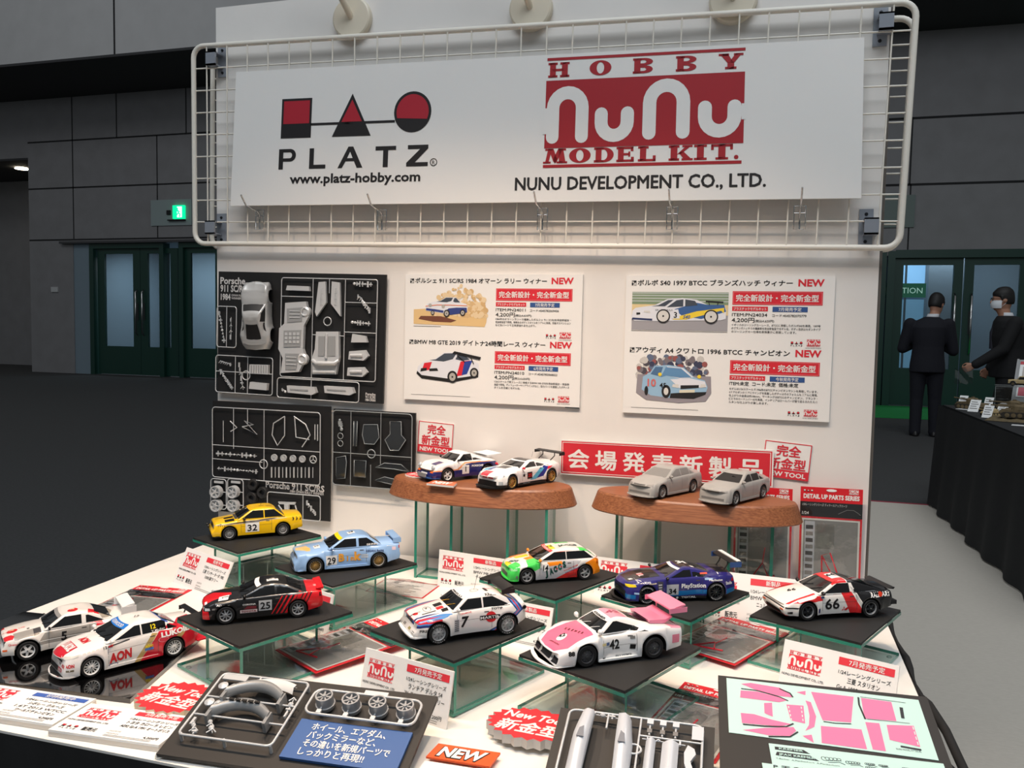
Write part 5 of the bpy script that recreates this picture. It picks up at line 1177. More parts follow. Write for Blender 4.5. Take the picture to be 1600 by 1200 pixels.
for k, (u, v) in enumerate(((.62, .40), (.22, .42), (-.3, .42))): c.poly(c.body, 'front', [(u-.10, v-.04), (u+.10, v-.04), (u+.10, v+.03), (u-.10, v+.03)], (GREYP, mat('decal_khaki2', (150, 140, 90), .4), GREYP)[k], .01)
c.wing(-1.34, 1.40, 1.22, .40, DBLACK, .06, end=(.10, .06), endm=DBLACK, rake=.12, name='roof_wing'); b = MB(); b.lathe([(.0001, .02), (.06, .02), (.075, 0)], TRIM, 16, 'y'); b.v = [(v+Vector((-1.84, .87, .86)))*c.s for v in b.v]; c.part('fuel_cap', b)
b = MB()
for sg in (-1, 1): b.stroke([(0, 0), (0, 0)], .001, 0, AMBER) if False else None
c.mirrors(.52, 1.03, .85, DWHITE, (.07, .13, .09)); c.wipers(mat('orange_wiper', (226, 170, 60), .5)); c.place(F, R, ZM)

# ---- multicoloured hatchback, 14
sp = spec(wb=2.5, xf=2.02, xr=-1.97, wr=.30, ra=(.36, .36), fl=(.025, .025), bot=[(2.02, .14), (1.0, .13), (-1.2, .14), (-1.97, .26)],
  top=[(2.02, .58), (1.95, .66), (1.5, .78), (1.0, .88), (.85, .90), (-1.6, .96), (-1.9, .95), (-1.97, .9)], sh=[(2.02, .57), (1.95, .64), (1.5, .74), (.9, .83), (-1.5, .90), (-1.97, .86)],
  wid=[(2.02, .70), (1.85, .79), (1.2, .83), (-1.2, .83), (-1.8, .81), (-1.97, .76)], nose=[(.12, .03), (.2, .06), (.42, .04), (.5, -.02), (.7, -.12)], tail=[(.14, -.0), (.42, .03), (.5, -.04), (.95, -.08)],
  gh=dict(xb0=.92, xt0=.14, xt1=-1.36, xb1=-1.86, zb=.86, zr=1.295, wb=.765, wr=.61, bow=.10, arch=.035), bowf=.14, nl=.5)
F, R = (.162, -.388), (.255, -.328)
GRN, ORG, LIM, SIL = (70, 214, 90), (250, 142, 20), (236, 226, 40), (196, 196, 200)
reg = [(GRN, 'side', [(1.62, .1), (2.4, .1), (2.4, .66), (1.55, .66)]), (GRN, 'side', [(.70, .46), (1.32, .60), (1.2, .82), (.70, .84)]), (GRN, 'top', [(2.1, .25), (1.58, .25), (1.50, .56), (1.55, .95), (2.1, .95)]), (GRN, 'top', [(1.20, .38), (.78, .30), (.70, .95), (1.25, .95)]),
  (ORG, 'top', [(2.2, -.2), (1.80, -.20), (1.72, .20), (2.2, .30)]), (LIM, 'top', [(1.86, -.3), (1.74, .05), (1.86, .24), (2.05, .1)]), (LIM, 'top', [(1.5, -.40), (.92, -.36), (.95, -.02), (1.45, -.16)]), (ORG, 'top', [(1.22, .06), (.72, .02), (.72, .34), (1.15, .36)]), (ORG, 'top', [(1.7, -.9), (.9, -.9), (.9, -.46), (1.6, -.46)]),
  (SIL, 'side', [(1.10, .1), (-.55, .1), (-.9, .62), (.45, .66), (1.08, .46)][:0] or [(.95, .1), (-.5, .1), (-1.1, .86), (.1, .86), (.95, .50)]), (ORG, 'side', [(.32, .66), (-.25, .70), (-.25, .86), (.42, .84)]), ((222, 44, 40), 'side', [(.10, .1), (-1.05, .1), (-1.45, .62), (-1.2, .66), (-.45, .36)]), (ORG, 'side', [(-1.30, .1), (-2.2, .1), (-2.2, .88), (-1.78, .92), (-1.25, .72)]), ((236, 70, 40), 'side', [(.30, 1.16), (-1.5, 1.24), (-1.3, 1.31), (-.5, 1.305)]), (GRN, 'top', [(-1.0, .30), (-1.7, .30), (-1.7, .7), (-1.05, .66)]), (GRN, 'top', [(-.2, -.7), (-.9, -.7), (-.9, -.34), (-.3, -.3)]), (LIM, 'top', [(.2, -.3), (-.1, -.3), (-.1, .34), (.2, .38)]), (ORG, 'any', [(.98, .90), (.84, .90), (.22, 1.23), (.34, 1.23)])]
c = make('green, orange and white hatchback number 14 on the middle rear glass stand', sp, F, R, ZM, ((238, 234, 228), reg))
c.glass(bp=(-.44,), pa=.11, pc=.20, pil=.085, bpw=.035)
c.wheels(5, SILV, 'fat', .70); c.mirrors(.72, .93, .86, mat('orange_paint', ORG, 0.25, coat=.6))
strip(c, .84, .97, mat('sun_strip_red', (216, 60, 60), 0.4), 'CIVIC', DWHITE, .03)
num_plate(c, .62, .34, .46, .74); c.text('14', 'side', .48, .49, .23, DBLACK, .03, .24, shear=.15)
JG = mat('decal_dark_green', (14, 70, 60), 0.4)

for i, ch in enumerate('JACCS'): c.text(ch, 'side', .40-.19*i, .27+.082*i, .22, JG if i != 3 else mat('decal_teal', (20, 100, 90), .4), .07, .17, rot=20, shear=.2)
for i in (2, 3): c.poly(c.body, 'side', [(.375-.19*i+.035*cos(2*pi*k/10), .385+.082*i+.035*sin(2*pi*k/10)) for k in range(10)], DREDD, .016)

for k, (v, m_) in enumerate(((.52, DREDD), (.45, NAVY), (.38, DREDD), (.31, DARKG))): c.text('RACING TEAM', 'side', -.62-.06*k, v-.02*k, .055, m_, .03, .62, rot=20)
c.text('JACCS', 'top', 1.66, .12, .14, JG, .05, .46, rot=40); c.text('JACCS', 'top', -.72, .12, .20, JG, .05, .84, rot=90); c.text('14', 'top', .02, .02, .16, JG, .03, .22, rot=90)
c.lamps('headlamp', 'front', [(.34, .50), (.70, .51), (.66, .60), (.38, .59)], mat('greenish_headlamp', (150, 226, 160), .15)); c.lamps('headlamp', 'side', [(1.95, .51), (1.66, .54), (1.66, .61), (1.90, .60)], MATS['greenish_headlamp']); c.lamps('air_intake', 'front', [(-.46, .20), (.30, .20), (.30, .34), (-.46, .34)], TRIM, both=False); c.poly(c.body, 'side', [(1.72, .24), (1.50, .24), (1.50, .34), (1.72, .34)], GREYP)
c.lamps('tail_lamp', 'side', [(-1.74, .66), (-1.92, .66), (-1.90, .88), (-1.80, .90)], mat('dark_orange_lamp', (170, 60, 10), .2)); c.lip(.11, .0, .04, mat('green_paint', GRN, .25)); c.wipers(); c.place(F, R, ZM)
# ---- dark blue winged racing coupe, 34
sp = spec(wb=2.9, xf=2.42, xr=-2.36, wr=.345, ra=(.40, .41), fl=(.07, .08), fw=.16, bot=[(2.42, .10), (1.2, .10), (-1.2, .11), (-2.36, .30)],
  top=[(2.42, .66), (2.3, .76), (1.7, .88), (.95, .97), (.8, .98), (-1.7, 1.05), (-2.28, 1.03), (-2.36, .92)], sh=[(2.42, .64), (2.3, .73), (1.6, .86), (.8, .90), (-.6, .93), (-1.5, .99), (-2.36, .92)],
  wid=[(2.42, .74), (2.2, .88), (1.45, .95), (.4, .92), (-.6, .92), (-1.45, .97), (-2.15, .92), (-2.36, .84)], nose=[(.08, .02), (.25, .06), (.5, .04), (.62, -.03), (.8, -.14)], tail=[(.2, 0), (.5, .02), (1.0, -.08)],
  gh=dict(xb0=.82, xt0=.02, xt1=-.72, xb1=-1.98, zb=.90, zr=1.27, wb=.80, wr=.58, bow=.16, cr=.85, arch=.03, tap=.12), bowf=.26, nl=.8)
F, R = (.381, -.426), (.490, -.367)
NV, CY = (40, 36, 112), (6, 110, 176)
c = make('dark blue racing coupe number 34 with tall rear wing, on a glass stand', sp, F, R, ZM, ((NV), [(CY, 'side', [(.55, .22), (-1.25, .30), (-1.15, .46), (.55, .42)]), (CY, 'side', [(-1.9, .2), (-2.6, .2), (-2.6, .50), (-1.9, .44)]), (CY, 'side', [(1.9, .18), (2.6, .18), (2.6, .36), (1.9, .34)]), ((26, 25, 28), 'top', [(2.1, -.45), (2.1, .50), (1.2, .60), (.8, .60), (.8, -.55), (1.2, -.55)]), ((26, 25, 28), 'side', [(1.2, .05), (-1.1, .05), (-1.1, .22), (1.2, .22)]), ((26, 25, 28), 'top', [(-.1, -.48), (-.1, .40), (-.95, .40), (-.95, -.48)]), ((26, 25, 28), 'top', [(-1.6, -.6), (-1.6, .6), (-2.2, .6), (-2.2, -.6)]), ((60, 58, 66), 'side', [(1.0, .2), (.80, .2), (.76, .82), (1.0, .84)])]))
c.glass(bp=(-.50,), pa=.16, pc=.50, pil=.11, bpw=.06, sw=(.12, .84))
c.wheels(10, GUN, 'spoke', .78, .30, text='YOKOHAMA'); c.mirrors(.62, .96, .98, DBLACK, (.10, .16, .10))
strip(c, .86, .98, DWHITE, pil=.03)
c.both(c.body, 'side', [(.64, .98), (.58, .98), (-.02, 1.20), (.06, 1.20)], DWHITE, .012)
num_plate(c, .62, .12, .28, .70, mat('decal_silver', (188, 188, 192), 0.4)); num_plate(c, .60, .14, .61, .69, DREDD); c.text('34', 'side', .37, .34, .20, DBLACK, .03, .32); c.text('PlayStation', 'side', -.50, .545, .17, DWHITE, .03, 1.0); c.text('TOTAL', 'side', -.32, .13, .075, DWHITE, .04, .62); c.poly(c.body, 'side', [(.16+.05*cos(2*pi*k/12), .16+.05*sin(2*pi*k/12)) for k in range(12)], DWHITE)
c.text('Studie', 'side', -2.0, .62, .12, DWHITE, .03, .30); c.text('PlayStation', 'side', -1.42, .80, .07, DWHITE, .03, .56); c.text('STUDIE', 'side', 1.55, .80, .06, DWHITE, .02, .5); c.text('YOKOHAMA', 'side', 1.22, .76, .05, mat('decal_cream', (240, 226, 180), 0.4), .02, .34)
c.poly(c.body, 'side', [(-.98, .83), (-1.28, .84), (-1.28, .91), (-.98, .90)], mat('decal_light_blue', (160, 190, 226), 0.4)); c.poly(c.body, 'side', [(1.96, .38), (1.78, .38), (1.78, .45), (1.96, .45)], mat('decal_light_blue', (160, 190, 226), 0.4))
for k in range(5): c.poly(c.body, 'side', [(.97, .28+.10*k), (.82, .28+.10*k), (.82, .33+.10*k), (.97, .33+.10*k)], mat('decal_silver', (188, 188, 192), 0.4))
c.poly(c.body, 'top', [(1.56, -.05), (1.56, .35), (1.34, .38), (1.34, -.05)], mat('decal_pinkish', (206, 186, 186), 0.4)); c.text('SUPER', 'top', 1.46, .16, .08, DREDD, .03, .3, rot=90, eps=.016); c.poly(c.body, 'top', [(2.02, .26), (1.98, .40), (1.84, .42), (1.9, .28)], DWHITE)
for y in (.40, -.40): c.poly(c.body, 'top', [(1.52, y-.12), (1.52, y+.12), (1.20, y+.14), (1.20, y-.12)], DBLACK, .008)
c.text('34', 'top', -.42, -.05, .30, DWHITE, .05, .40, rot=90, eps=.016); c.poly(c.body, 'top', [(-.60, .22), (-.60, .40), (-.74, .40), (-.74, .22)], DWHITE); c.text('P', 'side', -1.62, .96, .10, DWHITE, .04)
c.lamps('headlamp', 'front', [(.46, .60), (.80, .64), (.80, .74), (.50, .70)], mat('yellow_headlamp', (220, 196, 40), .15)); c.lamps('headlamp', 'side', [(2.24, .60), (1.86, .66), (1.90, .74), (2.20, .70)], MATS['yellow_headlamp']); c.lamps('kidney_grille', 'front', [(.04, .52), (.34, .52), (.34, .66), (.04, .66)], TRIM); c.lamps('air_intake', 'front', [(-.6, .16), (.6, .16), (.6, .44), (-.6, .44)], TRIM, both=False)
c.lamps('tail_lamp', 'side', [(-2.12, .74), (-2.32, .74), (-2.30, .86), (-2.16, .86)], TAIL); c.poly(c.body, 'side', [(-.86, 1.0), (-1.18, 1.0), (-1.18, 1.06), (-.86, 1.06)], mat('decal_coral2', (232, 100, 76), .4), .02)
c.lip(.07, .10, .03, DBLACK); c.wing(-2.32, 1.42, 1.72, .40, DBLACK, .04, end=(.16, .05), endm=NAVY, pylons=(.36, -2.05, 1.02, .06, .0, -.04), rake=.06)
b = MB(); s_ = c.s; b.M = Matrix.Translation((-2.52*s_, 0, 1.52*s_)); b.box((-.01*s_, -.86*s_, -.03*s_), (.16*s_, .86*s_, .004*s_), DWHITE); c.part('wing_flap', b); c.wipers(); c.place(F, R, ZM)

# ---- white, red and black coupe, 66
sp = spec(wb=2.435, xf=2.14, xr=-2.20, wr=.315, ra=(.37, .38), fl=(.07, .08), fw=.13, bot=[(2.14, .18), (1.0, .17), (-1.2, .18), (-2.2, .34)],
  top=[(2.14, .56), (2.06, .62), (1.5, .76), (.95, .88), (.8, .90), (-1.5, 1.0), (-2.1, .95), (-2.2, .88)], sh=[(2.14, .55), (2.06, .60), (1.5, .72), (.9, .84), (-1.4, .92), (-2.2, .86)],
  wid=[(2.14, .74), (1.95, .80), (1.2, .80), (0, .79), (-1.2, .82), (-2.05, .80), (-2.2, .76)], nose=[(.15, -.06), (.3, .03), (.42, .06), (.48, .0), (.7, -.12)], tail=[(.2, -.06), (.5, 0), (.95, -.08)],
  gh=dict(xb0=.84, xt0=.06, xt1=-.62, xb1=-2.0, zb=.86, zr=1.30, wb=.745, wr=.56, bow=.07, arch=.02), bowf=.10, nl=.6)
F, R = (.635, -.421), (.733, -.368)
RR = (222, 36, 40); BK = (20, 19, 21)
c = make('white, red and black wedge coupe number 66 on the rightmost glass stand', sp, F, R, ZM, ((240, 236, 230), [(RR, 'side', [(1.90, .60), (.62, .66), (.72, .86), (1.0, .82)]), (RR, 'top', [(1.9, .62), (.8, .50), (.8, 1.0), (1.9, 1.0)][:0] or [(2.0, .66), (.85, .56), (.85, .66), (1.9, .74)]), (RR, 'side', [(-.36, .1), (-.80, .1), (-.34, .94), (-.02, .90)][:0] or [(-.48, .1), (-.98, .1), (-.50, .92), (-.10, .90)]), (BK, 'any', [(-1.12, .1), (-3, .1), (-3, 1.6), (-.42, 1.6), (-.60, 1.05)]), (RR, 'top', [(.2, -.8), (-.38, -.8), (-.38, .8), (.2, .8)]), ((196, 196, 192), 'any', [(-.98, .1), (-1.12, .1), (-.56, 1.05), (-.46, 1.1)]), (BK, 'top', [(-.42, -.8), (-2.4, -.8), (-2.4, .8), (-.42, .8)]), (RR, 'side', [(2.2, .1), (1.75, .1), (1.80, .16), (2.2, .26)]), (RR, 'top', [(1.9, -.9), (.9, -.9), (.9, -.60), (1.9, -.66)])]))
c.glass(bp=(-.52,), pa=.11, pc=.80, pil=.08, bpw=.16, rear=True)
c.wheels(5, GUN, 'fat', .70, .23, lip=SILV); c.mirrors(.66, .93, .84, DBLACK)
c.text('66', 'side', .26, .36, .36, DBLACK, .02, .56); c.text('RALLI ART', 'side', -1.60, .72, .16, DWHITE, .04, .84); c.poly(c.body, 'side', [(-1.60+.09*cos(2*pi*k/14), .80+.09*sin(2*pi*k/14)) for k in range(14)], mat('decal_red_orange', (224, 60, 30), .4), .016)
c.poly(c.body, 'side', [(.90, .25), (.74, .25), (.74, .40), (.90, .40)], mat('decal_indigo', (50, 50, 110), .4)); c.poly(c.body, 'side', [(-.30, .28), (-.22, .28), (-.26, .36), (-.34, .40), (-.38, .36)], DREDD, .010)
for a in (90, 210, 330): c.poly(c.body, 'side', [(-.20, .33), (-.20+.06*cos(rad(a+30)), .33+.06*sin(rad(a+30))), (-.20+.10*cos(rad(a)), .33+.10*sin(rad(a))), (-.20+.06*cos(rad(a-30)), .33+.06*sin(rad(a-30)))], mat('decal_coral', (224, 90, 92), .4))
c.text('66', 'top', 1.36, -.02, .20, DBLACK, .02, .30, rot=70); c.poly(c.body, 'top', [(-.02, -.26), (-.02, .26), (-.34, .30), (-.34, -.26)], DWHITE); c.text('66', 'top', -.18, .0, .20, DBLACK, .02, .34, rot=90, eps=.016); c.poly(c.body, 'side', [(.70, .74), (.56, .75), (.56, .80), (.70, .79)], NAVY)
c.lamps('bumper_strip', 'side', [(2.10, .445), (1.45, .43), (1.45, .47), (2.10, .485)], DBLACK); c.lamps('bumper_strip', 'front', [(-.8, .455), (.8, .455), (.8, .485), (-.8, .485)], DBLACK, both=False); c.lamps('air_intake', 'front', [(-.5, .22), (.5, .22), (.5, .32), (-.5, .32)], TRIM, both=False); c.poly(c.body, 'side', [(1.96, .25), (1.78, .25), (1.78, .33), (1.96, .33)], DBLACK); c.lamps('indicator', 'front', [(.5, .36), (.70, .36), (.70, .42), (.5, .42)], AMBER)
c.lamps('tail_lamp', 'side', [(-2.08, .70), (-2.19, .70), (-2.19, .82), (-2.08, .82)], mat('dim_red_lamp', (120, 26, 20), .2)); c.ducktail([(-1.98, .95), (-2.20, .92), (-2.26, .98), (-2.20, 1.0)], 1.40, DBLACK); b = MB(); s_ = c.s; b.box((-2.30*s_, -.78*s_, .40*s_), (-2.08*s_, .78*s_, .54*s_), DBLACK); c.part('rear_bumper', b)
strip(c, .88, .98, mat('sun_strip_red', (216, 60, 60), 0.4), pil=.03); c.wipers(); c.place(F, R, ZM)

# ---- pink and white flat-nosed racer, 42
sp = spec(wb=2.27, xf=2.18, xr=-2.18, wr=.33, ra=(.38, .43), fl=(.02, .05), fw=.12, bot=[(2.18, .10), (1.0, .10), (-1.0, .11), (-2.18, .26)],
  top=[(2.18, .42), (2.05, .48), (1.4, .70), (.95, .86), (.8, .90), (-1.0, .96), (-1.6, .90), (-2.18, .80)], sh=[(2.18, .44), (2.05, .52), (1.5, .70), (1.1, .80), (.6, .80), (-.2, .80), (-.7, .92), (-1.3, .95), (-2.18, .84)],
  wid=[(2.18, .84), (1.9, .92), (1.13, .95), (.55, .93), (.35, .86), (-.35, .86), (-.6, .97), (-1.13, .99), (-2.0, .98), (-2.18, .95)], nose=[(.06, .12), (.12, .14), (.2, .06), (.4, .0), (.6, -.14)], tail=[(.2, 0), (.9, 0)],
  gh=dict(xb0=.78, xt0=.20, xt1=-.42, xb1=-1.72, zb=.84, zr=1.26, wb=.74, wr=.52, bow=.10, cr=.75, tap=.25), bowf=.20, nl=.8, bowr=.04)
F, R = (.339, -.718), (.420, -.655)
PK = (232, 104, 140); PKp = (236, 150, 172)
c = make('pink and white racing car number 42 with large pink wing, front right glass stand', sp, F, R, ZM, ((238, 236, 234), [(PK, 'top', [(2.04, -.46), (2.10, .0), (2.04, .50), (1.70, .78), (.80, .66), (.80, -.62), (1.70, -.74)]), (PKp, 'top', [(.10, -.44), (.10, .44), (-.48, .40), (-.48, -.40)]), (PKp, 'top', [(-1.75, .55), (-2.3, .6), (-2.3, .95), (-1.75, .92)])]))
c.glass(bp=(), pa=.10, pc=.55, pil=.075)
c.wheels(10, DARKG, 'dish', .66, .30, text=None); c.mirrors(.66, .98, .84, DWHITE, (.12, .16, .13))
strip(c, .82, .97, DWHITE, 'KREMER', DBLACK, .04)
c.text('42', 'side', .18, .42, .28, DBLACK, .03, .34); c.text('JPAX KREMER', 'side', -.14, .135, .08, DBLACK, .02, .56); c.text('N', 'side', .55, .135, .08, DBLACK, .05)
c.poly(c.body, 'top', [(1.56+.17*cos(2*pi*k/20), .02+.15*sin(2*pi*k/20)) for k in range(20)], DWHITE); c.text('42', 'top', 1.56, .02, .17, DBLACK, .03, .22, rot=60, eps=.016)
for i, ch in enumerate('KREMER'): c.text(ch, 'top', 1.30-.045*i, -.30+.14*i, .09, mat('decal_wine', (110, 36, 44), .4), .04, rot=20)
c.text('JAPAN RACING', 'top', 1.86, .10, .05, mat('decal_wine', (110, 36, 44), .4), .02, .5, rot=10); c.text('42', 'top', -.20, .04, .16, mat('decal_wine_soft', (176, 80, 104), .4), .02, .5, rot=90)
c.text('88', 'side', 1.64, .40, .12, DBLACK, .05, .20); c.poly(c.body, 'side', [(.62, .56), (.48, .56), (.48, .64), (.62, .64)], mat('decal_lemon', (220, 204, 150), .4)); c.poly(c.body, 'side', [(.47, .55), (.35, .55), (.35, .64), (.47, .64)], mat('decal_steel', (90, 110, 150), .4)); c.poly(c.body, 'side', [(-1.78, .40), (-2.04, .40), (-2.04, .66), (-1.78, .66)], PK and mat('decal_pink', (230, 130, 150), .4))
c.lamps('headlamp', 'front', [(.46, .14), (.82, .16), (.80, .32), (.48, .32)], mat('dark_headlamp', (36, 36, 40), .1, .3)); c.lamps('air_intake', 'front', [(-.34, .15), (.30, .15), (.34, .34), (-.34, .34)], TRIM, both=False); c.text('N', 'front', .40, .20, .07, DBLACK, .04)
c.lamps('side_vent', 'side', [(-.34, .36), (-.50, .36), (-.52, .50), (-.36, .50)], TRIM); c.lamps('side_vent', 'side', [(-.36, .66), (-.50, .68), (-.50, .76), (-.36, .74)], GREYP)
c.lip(.06, .12, .03, DWHITE); c.skirts(DWHITE, .10, .16, .10)
PW = mat('pink_wing_paint', (236, 132, 162), 0.3, coat=.5)
c.wing(-2.12, 1.34, 1.50, .52, PW, .05, end=(.10, .06), endm=PW, pylons=(.42, -1.85, .92, .10, -.04, -.10), pylm=PW, rake=.12); b = MB(); b.M = face_matrix((-2.14*c.s, 0, 1.435*c.s), (0, 1, 0), (-1, 0, .2)); b.text('KREMER', 0, -.05*c.s, .11*c.s, 0, mat('decal_wine_soft', (176, 80, 104), .4), .03, 'c', width=.9*c.s); c.part('wing_lettering', b)
c.ducktail([(-1.15, 1.06), (-1.75, 1.03), (-2.0, 1.10), (-2.0, 1.06), (-1.7, .90), (-1.2, .96)], 1.20, PW, 'engine_cover_spoiler'); c.wipers(DWHITE); c.place(F, R, ZM)

# ---- the two cars on the left wooden plinth, the two grey bodies on the right one
ZP = 0.911
sp = spec(wb=2.272, xf=2.02, xr=-2.02, wr=.32, ra=(.38, .40), fl=(.03, .06), fw=.13, bot=[(2.02, .22), (1.0, .18), (-1.0, .18), (-2.02, .34)],
  top=[(2.02, .58), (1.95, .66), (1.5, .80), (.95, .92), (.8, .94), (-1.0, 1.0), (-1.6, .90), (-2.02, .70)], sh=[(2.02, .60), (1.95, .72), (1.6, .84), (1.1, .90), (.6, .88), (-.6, .90), (-1.2, .94), (-1.7, .84), (-2.02, .66)],
  wid=[(2.02, .70), (1.85, .78), (1.13, .82), (0, .80), (-.7, .86), (-1.13, .88), (-1.8, .82), (-2.02, .72)], nose=[(.2, .04), (.32, .08), (.44, .06), (.50, 0), (.85, -.18)], tail=[(.2, .03), (.5, .05), (.9, -.1)],
  gh=dict(xb0=.74, xt0=.20, xt1=-.40, xb1=-1.70, zb=.88, zr=1.33, wb=.72, wr=.54, bow=.09, cr=.72, tap=.22), bowf=.16, nl=.6, bowr=.12)
F, R = PL['p911']
NVB = (34, 38, 104); OGB = (236, 160, 110)
c = make('white rally coupe with dark blue lower half, left on the left wooden plinth', sp, F, R, ZP, ((240, 238, 236), [(NVB, 'side', [(3, 0), (-3, 0), (-3, .52), (3, .52)]), (NVB, 'side', [(.20, .50), (-2.2, .50), (-2.2, .78), (-.45, .84), (.10, .76)]), (OGB, 'side', [(3, .52), (.5, .52), (.5, .58), (3, .58)]), (OGB, 'side', [(.5, .52), (.12, .80), (.16, .86), (.60, .58)]), (OGB, 'side', [(.16, .80), (-2.2, .84), (-2.2, .90), (.16, .87)]), (NVB, 'top', [(1.55, -.05), (1.55, .38), (1.12, .44), (1.12, .02)]), ((240, 238, 236), 'side', [(.30, .30), (-.10, .30), (-.10, .72), (.30, .72)])]))
c.glass(bp=(-.38,), pa=.09, pc=.52, pil=.075, bpw=.04); c.wheels(5, WALLOY, 'fat', .70, .23); c.mirrors(.52, .98, .80, TRIM, (.07, .13, .09))
c.text('1', 'side', .10, .42, .24, DBLACK, .03); c.text('PORSCHE', 'side', -.55, .62, .09, DWHITE, .04, .62); c.poly(c.body, 'side', [(.28, .74), (.16, .74), (.16, .82), (.28, .82)], mat('decal_lemon', (220, 204, 150), .4))
for sd in (1, -1):
    b = MB(); b.lathe([(.0001, .03), (.07, .02), (.10, -.01), (.115, -.04)], LAMPG, 20, 'x'); b.v = [(Matrix.Rotation(-.5, 4, 'Y') @ v+Vector((1.86, sd*.60, .74)))*c.s for v in b.v]; c.part('headlamp', b)
c.lamps('indicator', 'front', [(.44, .46), (.68, .46), (.68, .52), (.44, .52)], AMBER); c.lamps('number_plate', 'front', [(-.30, .36), (.24, .36), (.24, .44), (-.30, .44)], DWHITE, both=False); c.lip(.18, .0, .05, NAVY)
b = MB(); s_ = c.s; b.box((2.06*s_, -.34*s_, .24*s_), (2.12*s_, .34*s_, .42*s_), SILV); c.part('skid_plate', b)
c.ducktail([(-1.35, .98), (-2.15, 1.08), (-2.18, 1.13), (-1.9, 1.10), (-1.3, 1.08)], 1.30, DWHITE, 'whale_tail'); c.wipers(); c.place(F, R, ZP)

sp = spec(wb=2.88, xf=2.40, xr=-2.34, wr=.345, ra=(.405, .41), fl=(.07, .08), fw=.16, bot=[(2.40, .12), (1.2, .11), (-1.2, .12), (-2.34, .30)],
  top=[(2.40, .60), (2.28, .72), (1.7, .85), (.95, .95), (.8, .96), (-1.7, 1.04), (-2.26, 1.02), (-2.34, .92)], sh=[(2.40, .58), (2.28, .69), (1.6, .83), (.8, .88), (-.6, .92), (-1.5, .98), (-2.34, .92)],
  wid=[(2.40, .72), (2.2, .86), (1.45, .94), (.4, .91), (-.6, .91), (-1.45, .96), (-2.1, .92), (-2.34, .84)], nose=[(.08, .04), (.25, .06), (.5, .04), (.62, -.03), (.8, -.16)], tail=[(.2, 0), (.5, .02), (1.0, -.08)],
  gh=dict(xb0=.86, xt0=.04, xt1=-.70, xb1=-1.98, zb=.88, zr=1.25, wb=.80, wr=.58, bow=.16, cr=.85, tap=.12), bowf=.26, nl=.8)
F, R = PL['m8']
MB1, MB2, MR = (40, 50, 140), (90, 190, 226), (226, 40, 60)
c = make('white coupe with blue and red flashes and black wing on a plinth', sp, F, R, ZP, ((240, 238, 236), [((24, 24, 26), 'side', [(3, 0), (-3, 0), (-3, .20), (3, .24)]), (MR, 'side', [(-.95, .70), (-1.25, .76), (-1.75, 1.02), (-1.2, .98)]), (MB1, 'side', [(-.35, .32), (-.85, .40), (-1.25, .96), (-.95, .96)]), (MB2, 'side', [(.10, .28), (-.35, .30), (-.95, .80), (-.70, .86)]), (MR, 'top', [(2.3, -.50), (1.85, -.48), (1.85, .06), (2.35, .10)]), (MB2, 'top', [(1.95, -.75), (1.2, -.80), (1.1, -.50), (1.8, -.44)]), (MB1, 'top', [(1.80, -.46), (1.2, -.50), (1.15, -.28), (1.75, -.24)]), ((24, 24, 26), 'top', [(1.35, -.28), (.8, -.3), (.8, .35), (1.25, .28)]), ((24, 24, 26), 'top', [(.0, -.52), (.0, .44), (-1.0, .44), (-1.0, -.52)])]))
c.glass(bp=(-.50,), pa=.16, pc=.46, pil=.11, bpw=.06, sw=(.12, .84)); c.wheels(10, GOLD, 'spoke', .78, .30); c.mirrors(.64, .95, .98, mat('red_mirror', (210, 30, 50), .3), (.10, .16, .10))
num_plate(c, .30, -.06, .36, .70, DBLACK); c.text('25', 'side', .12, .46, .17, DREDD, .03, .26); c.text('BMW M8', 'side', .34, .13, .06, DWHITE, .03, .5); c.poly(c.body, 'side', [(.62, .52), (.48, .50), (.46, .62), (.60, .64)], DBLACK)
c.lamps('headlamp', 'front', [(.44, .58), (.80, .64), (.78, .70), (.50, .66)], LAMPG); c.lamps('headlamp', 'side', [(2.20, .59), (1.85, .66), (1.88, .72), (2.16, .67)], LAMPG)
KR = mat('red_grille', (206, 24, 40), .3); c.lamps('kidney_grille', 'front', [(.04, .50), (.38, .50), (.36, .62), (.06, .62)], KR); c.lamps('air_intake', 'front', [(-.64, .14), (.64, .14), (.62, .40), (-.62, .40)], TRIM, both=False); c.lamps('fog_lamp', 'side', [(2.22, .24), (1.98, .24), (2.0, .40), (2.2, .42)], LAMPG)
strip(c, .86, .98, DWHITE, pil=.03); c.lip(.07, .12, .03, DBLACK); c.skirts(DBLACK, .10, .16, .05)
c.wing(-2.34, 1.42, 1.78, .34, DBLACK, .035, end=(.12, .04), endm=DBLACK, pylons=(.42, -1.95, 1.04, .06, .02, -.16), rake=.05); c.antenna(-.95, 0, 1.25, .30); c.wipers(); c.place(F, R, ZP)

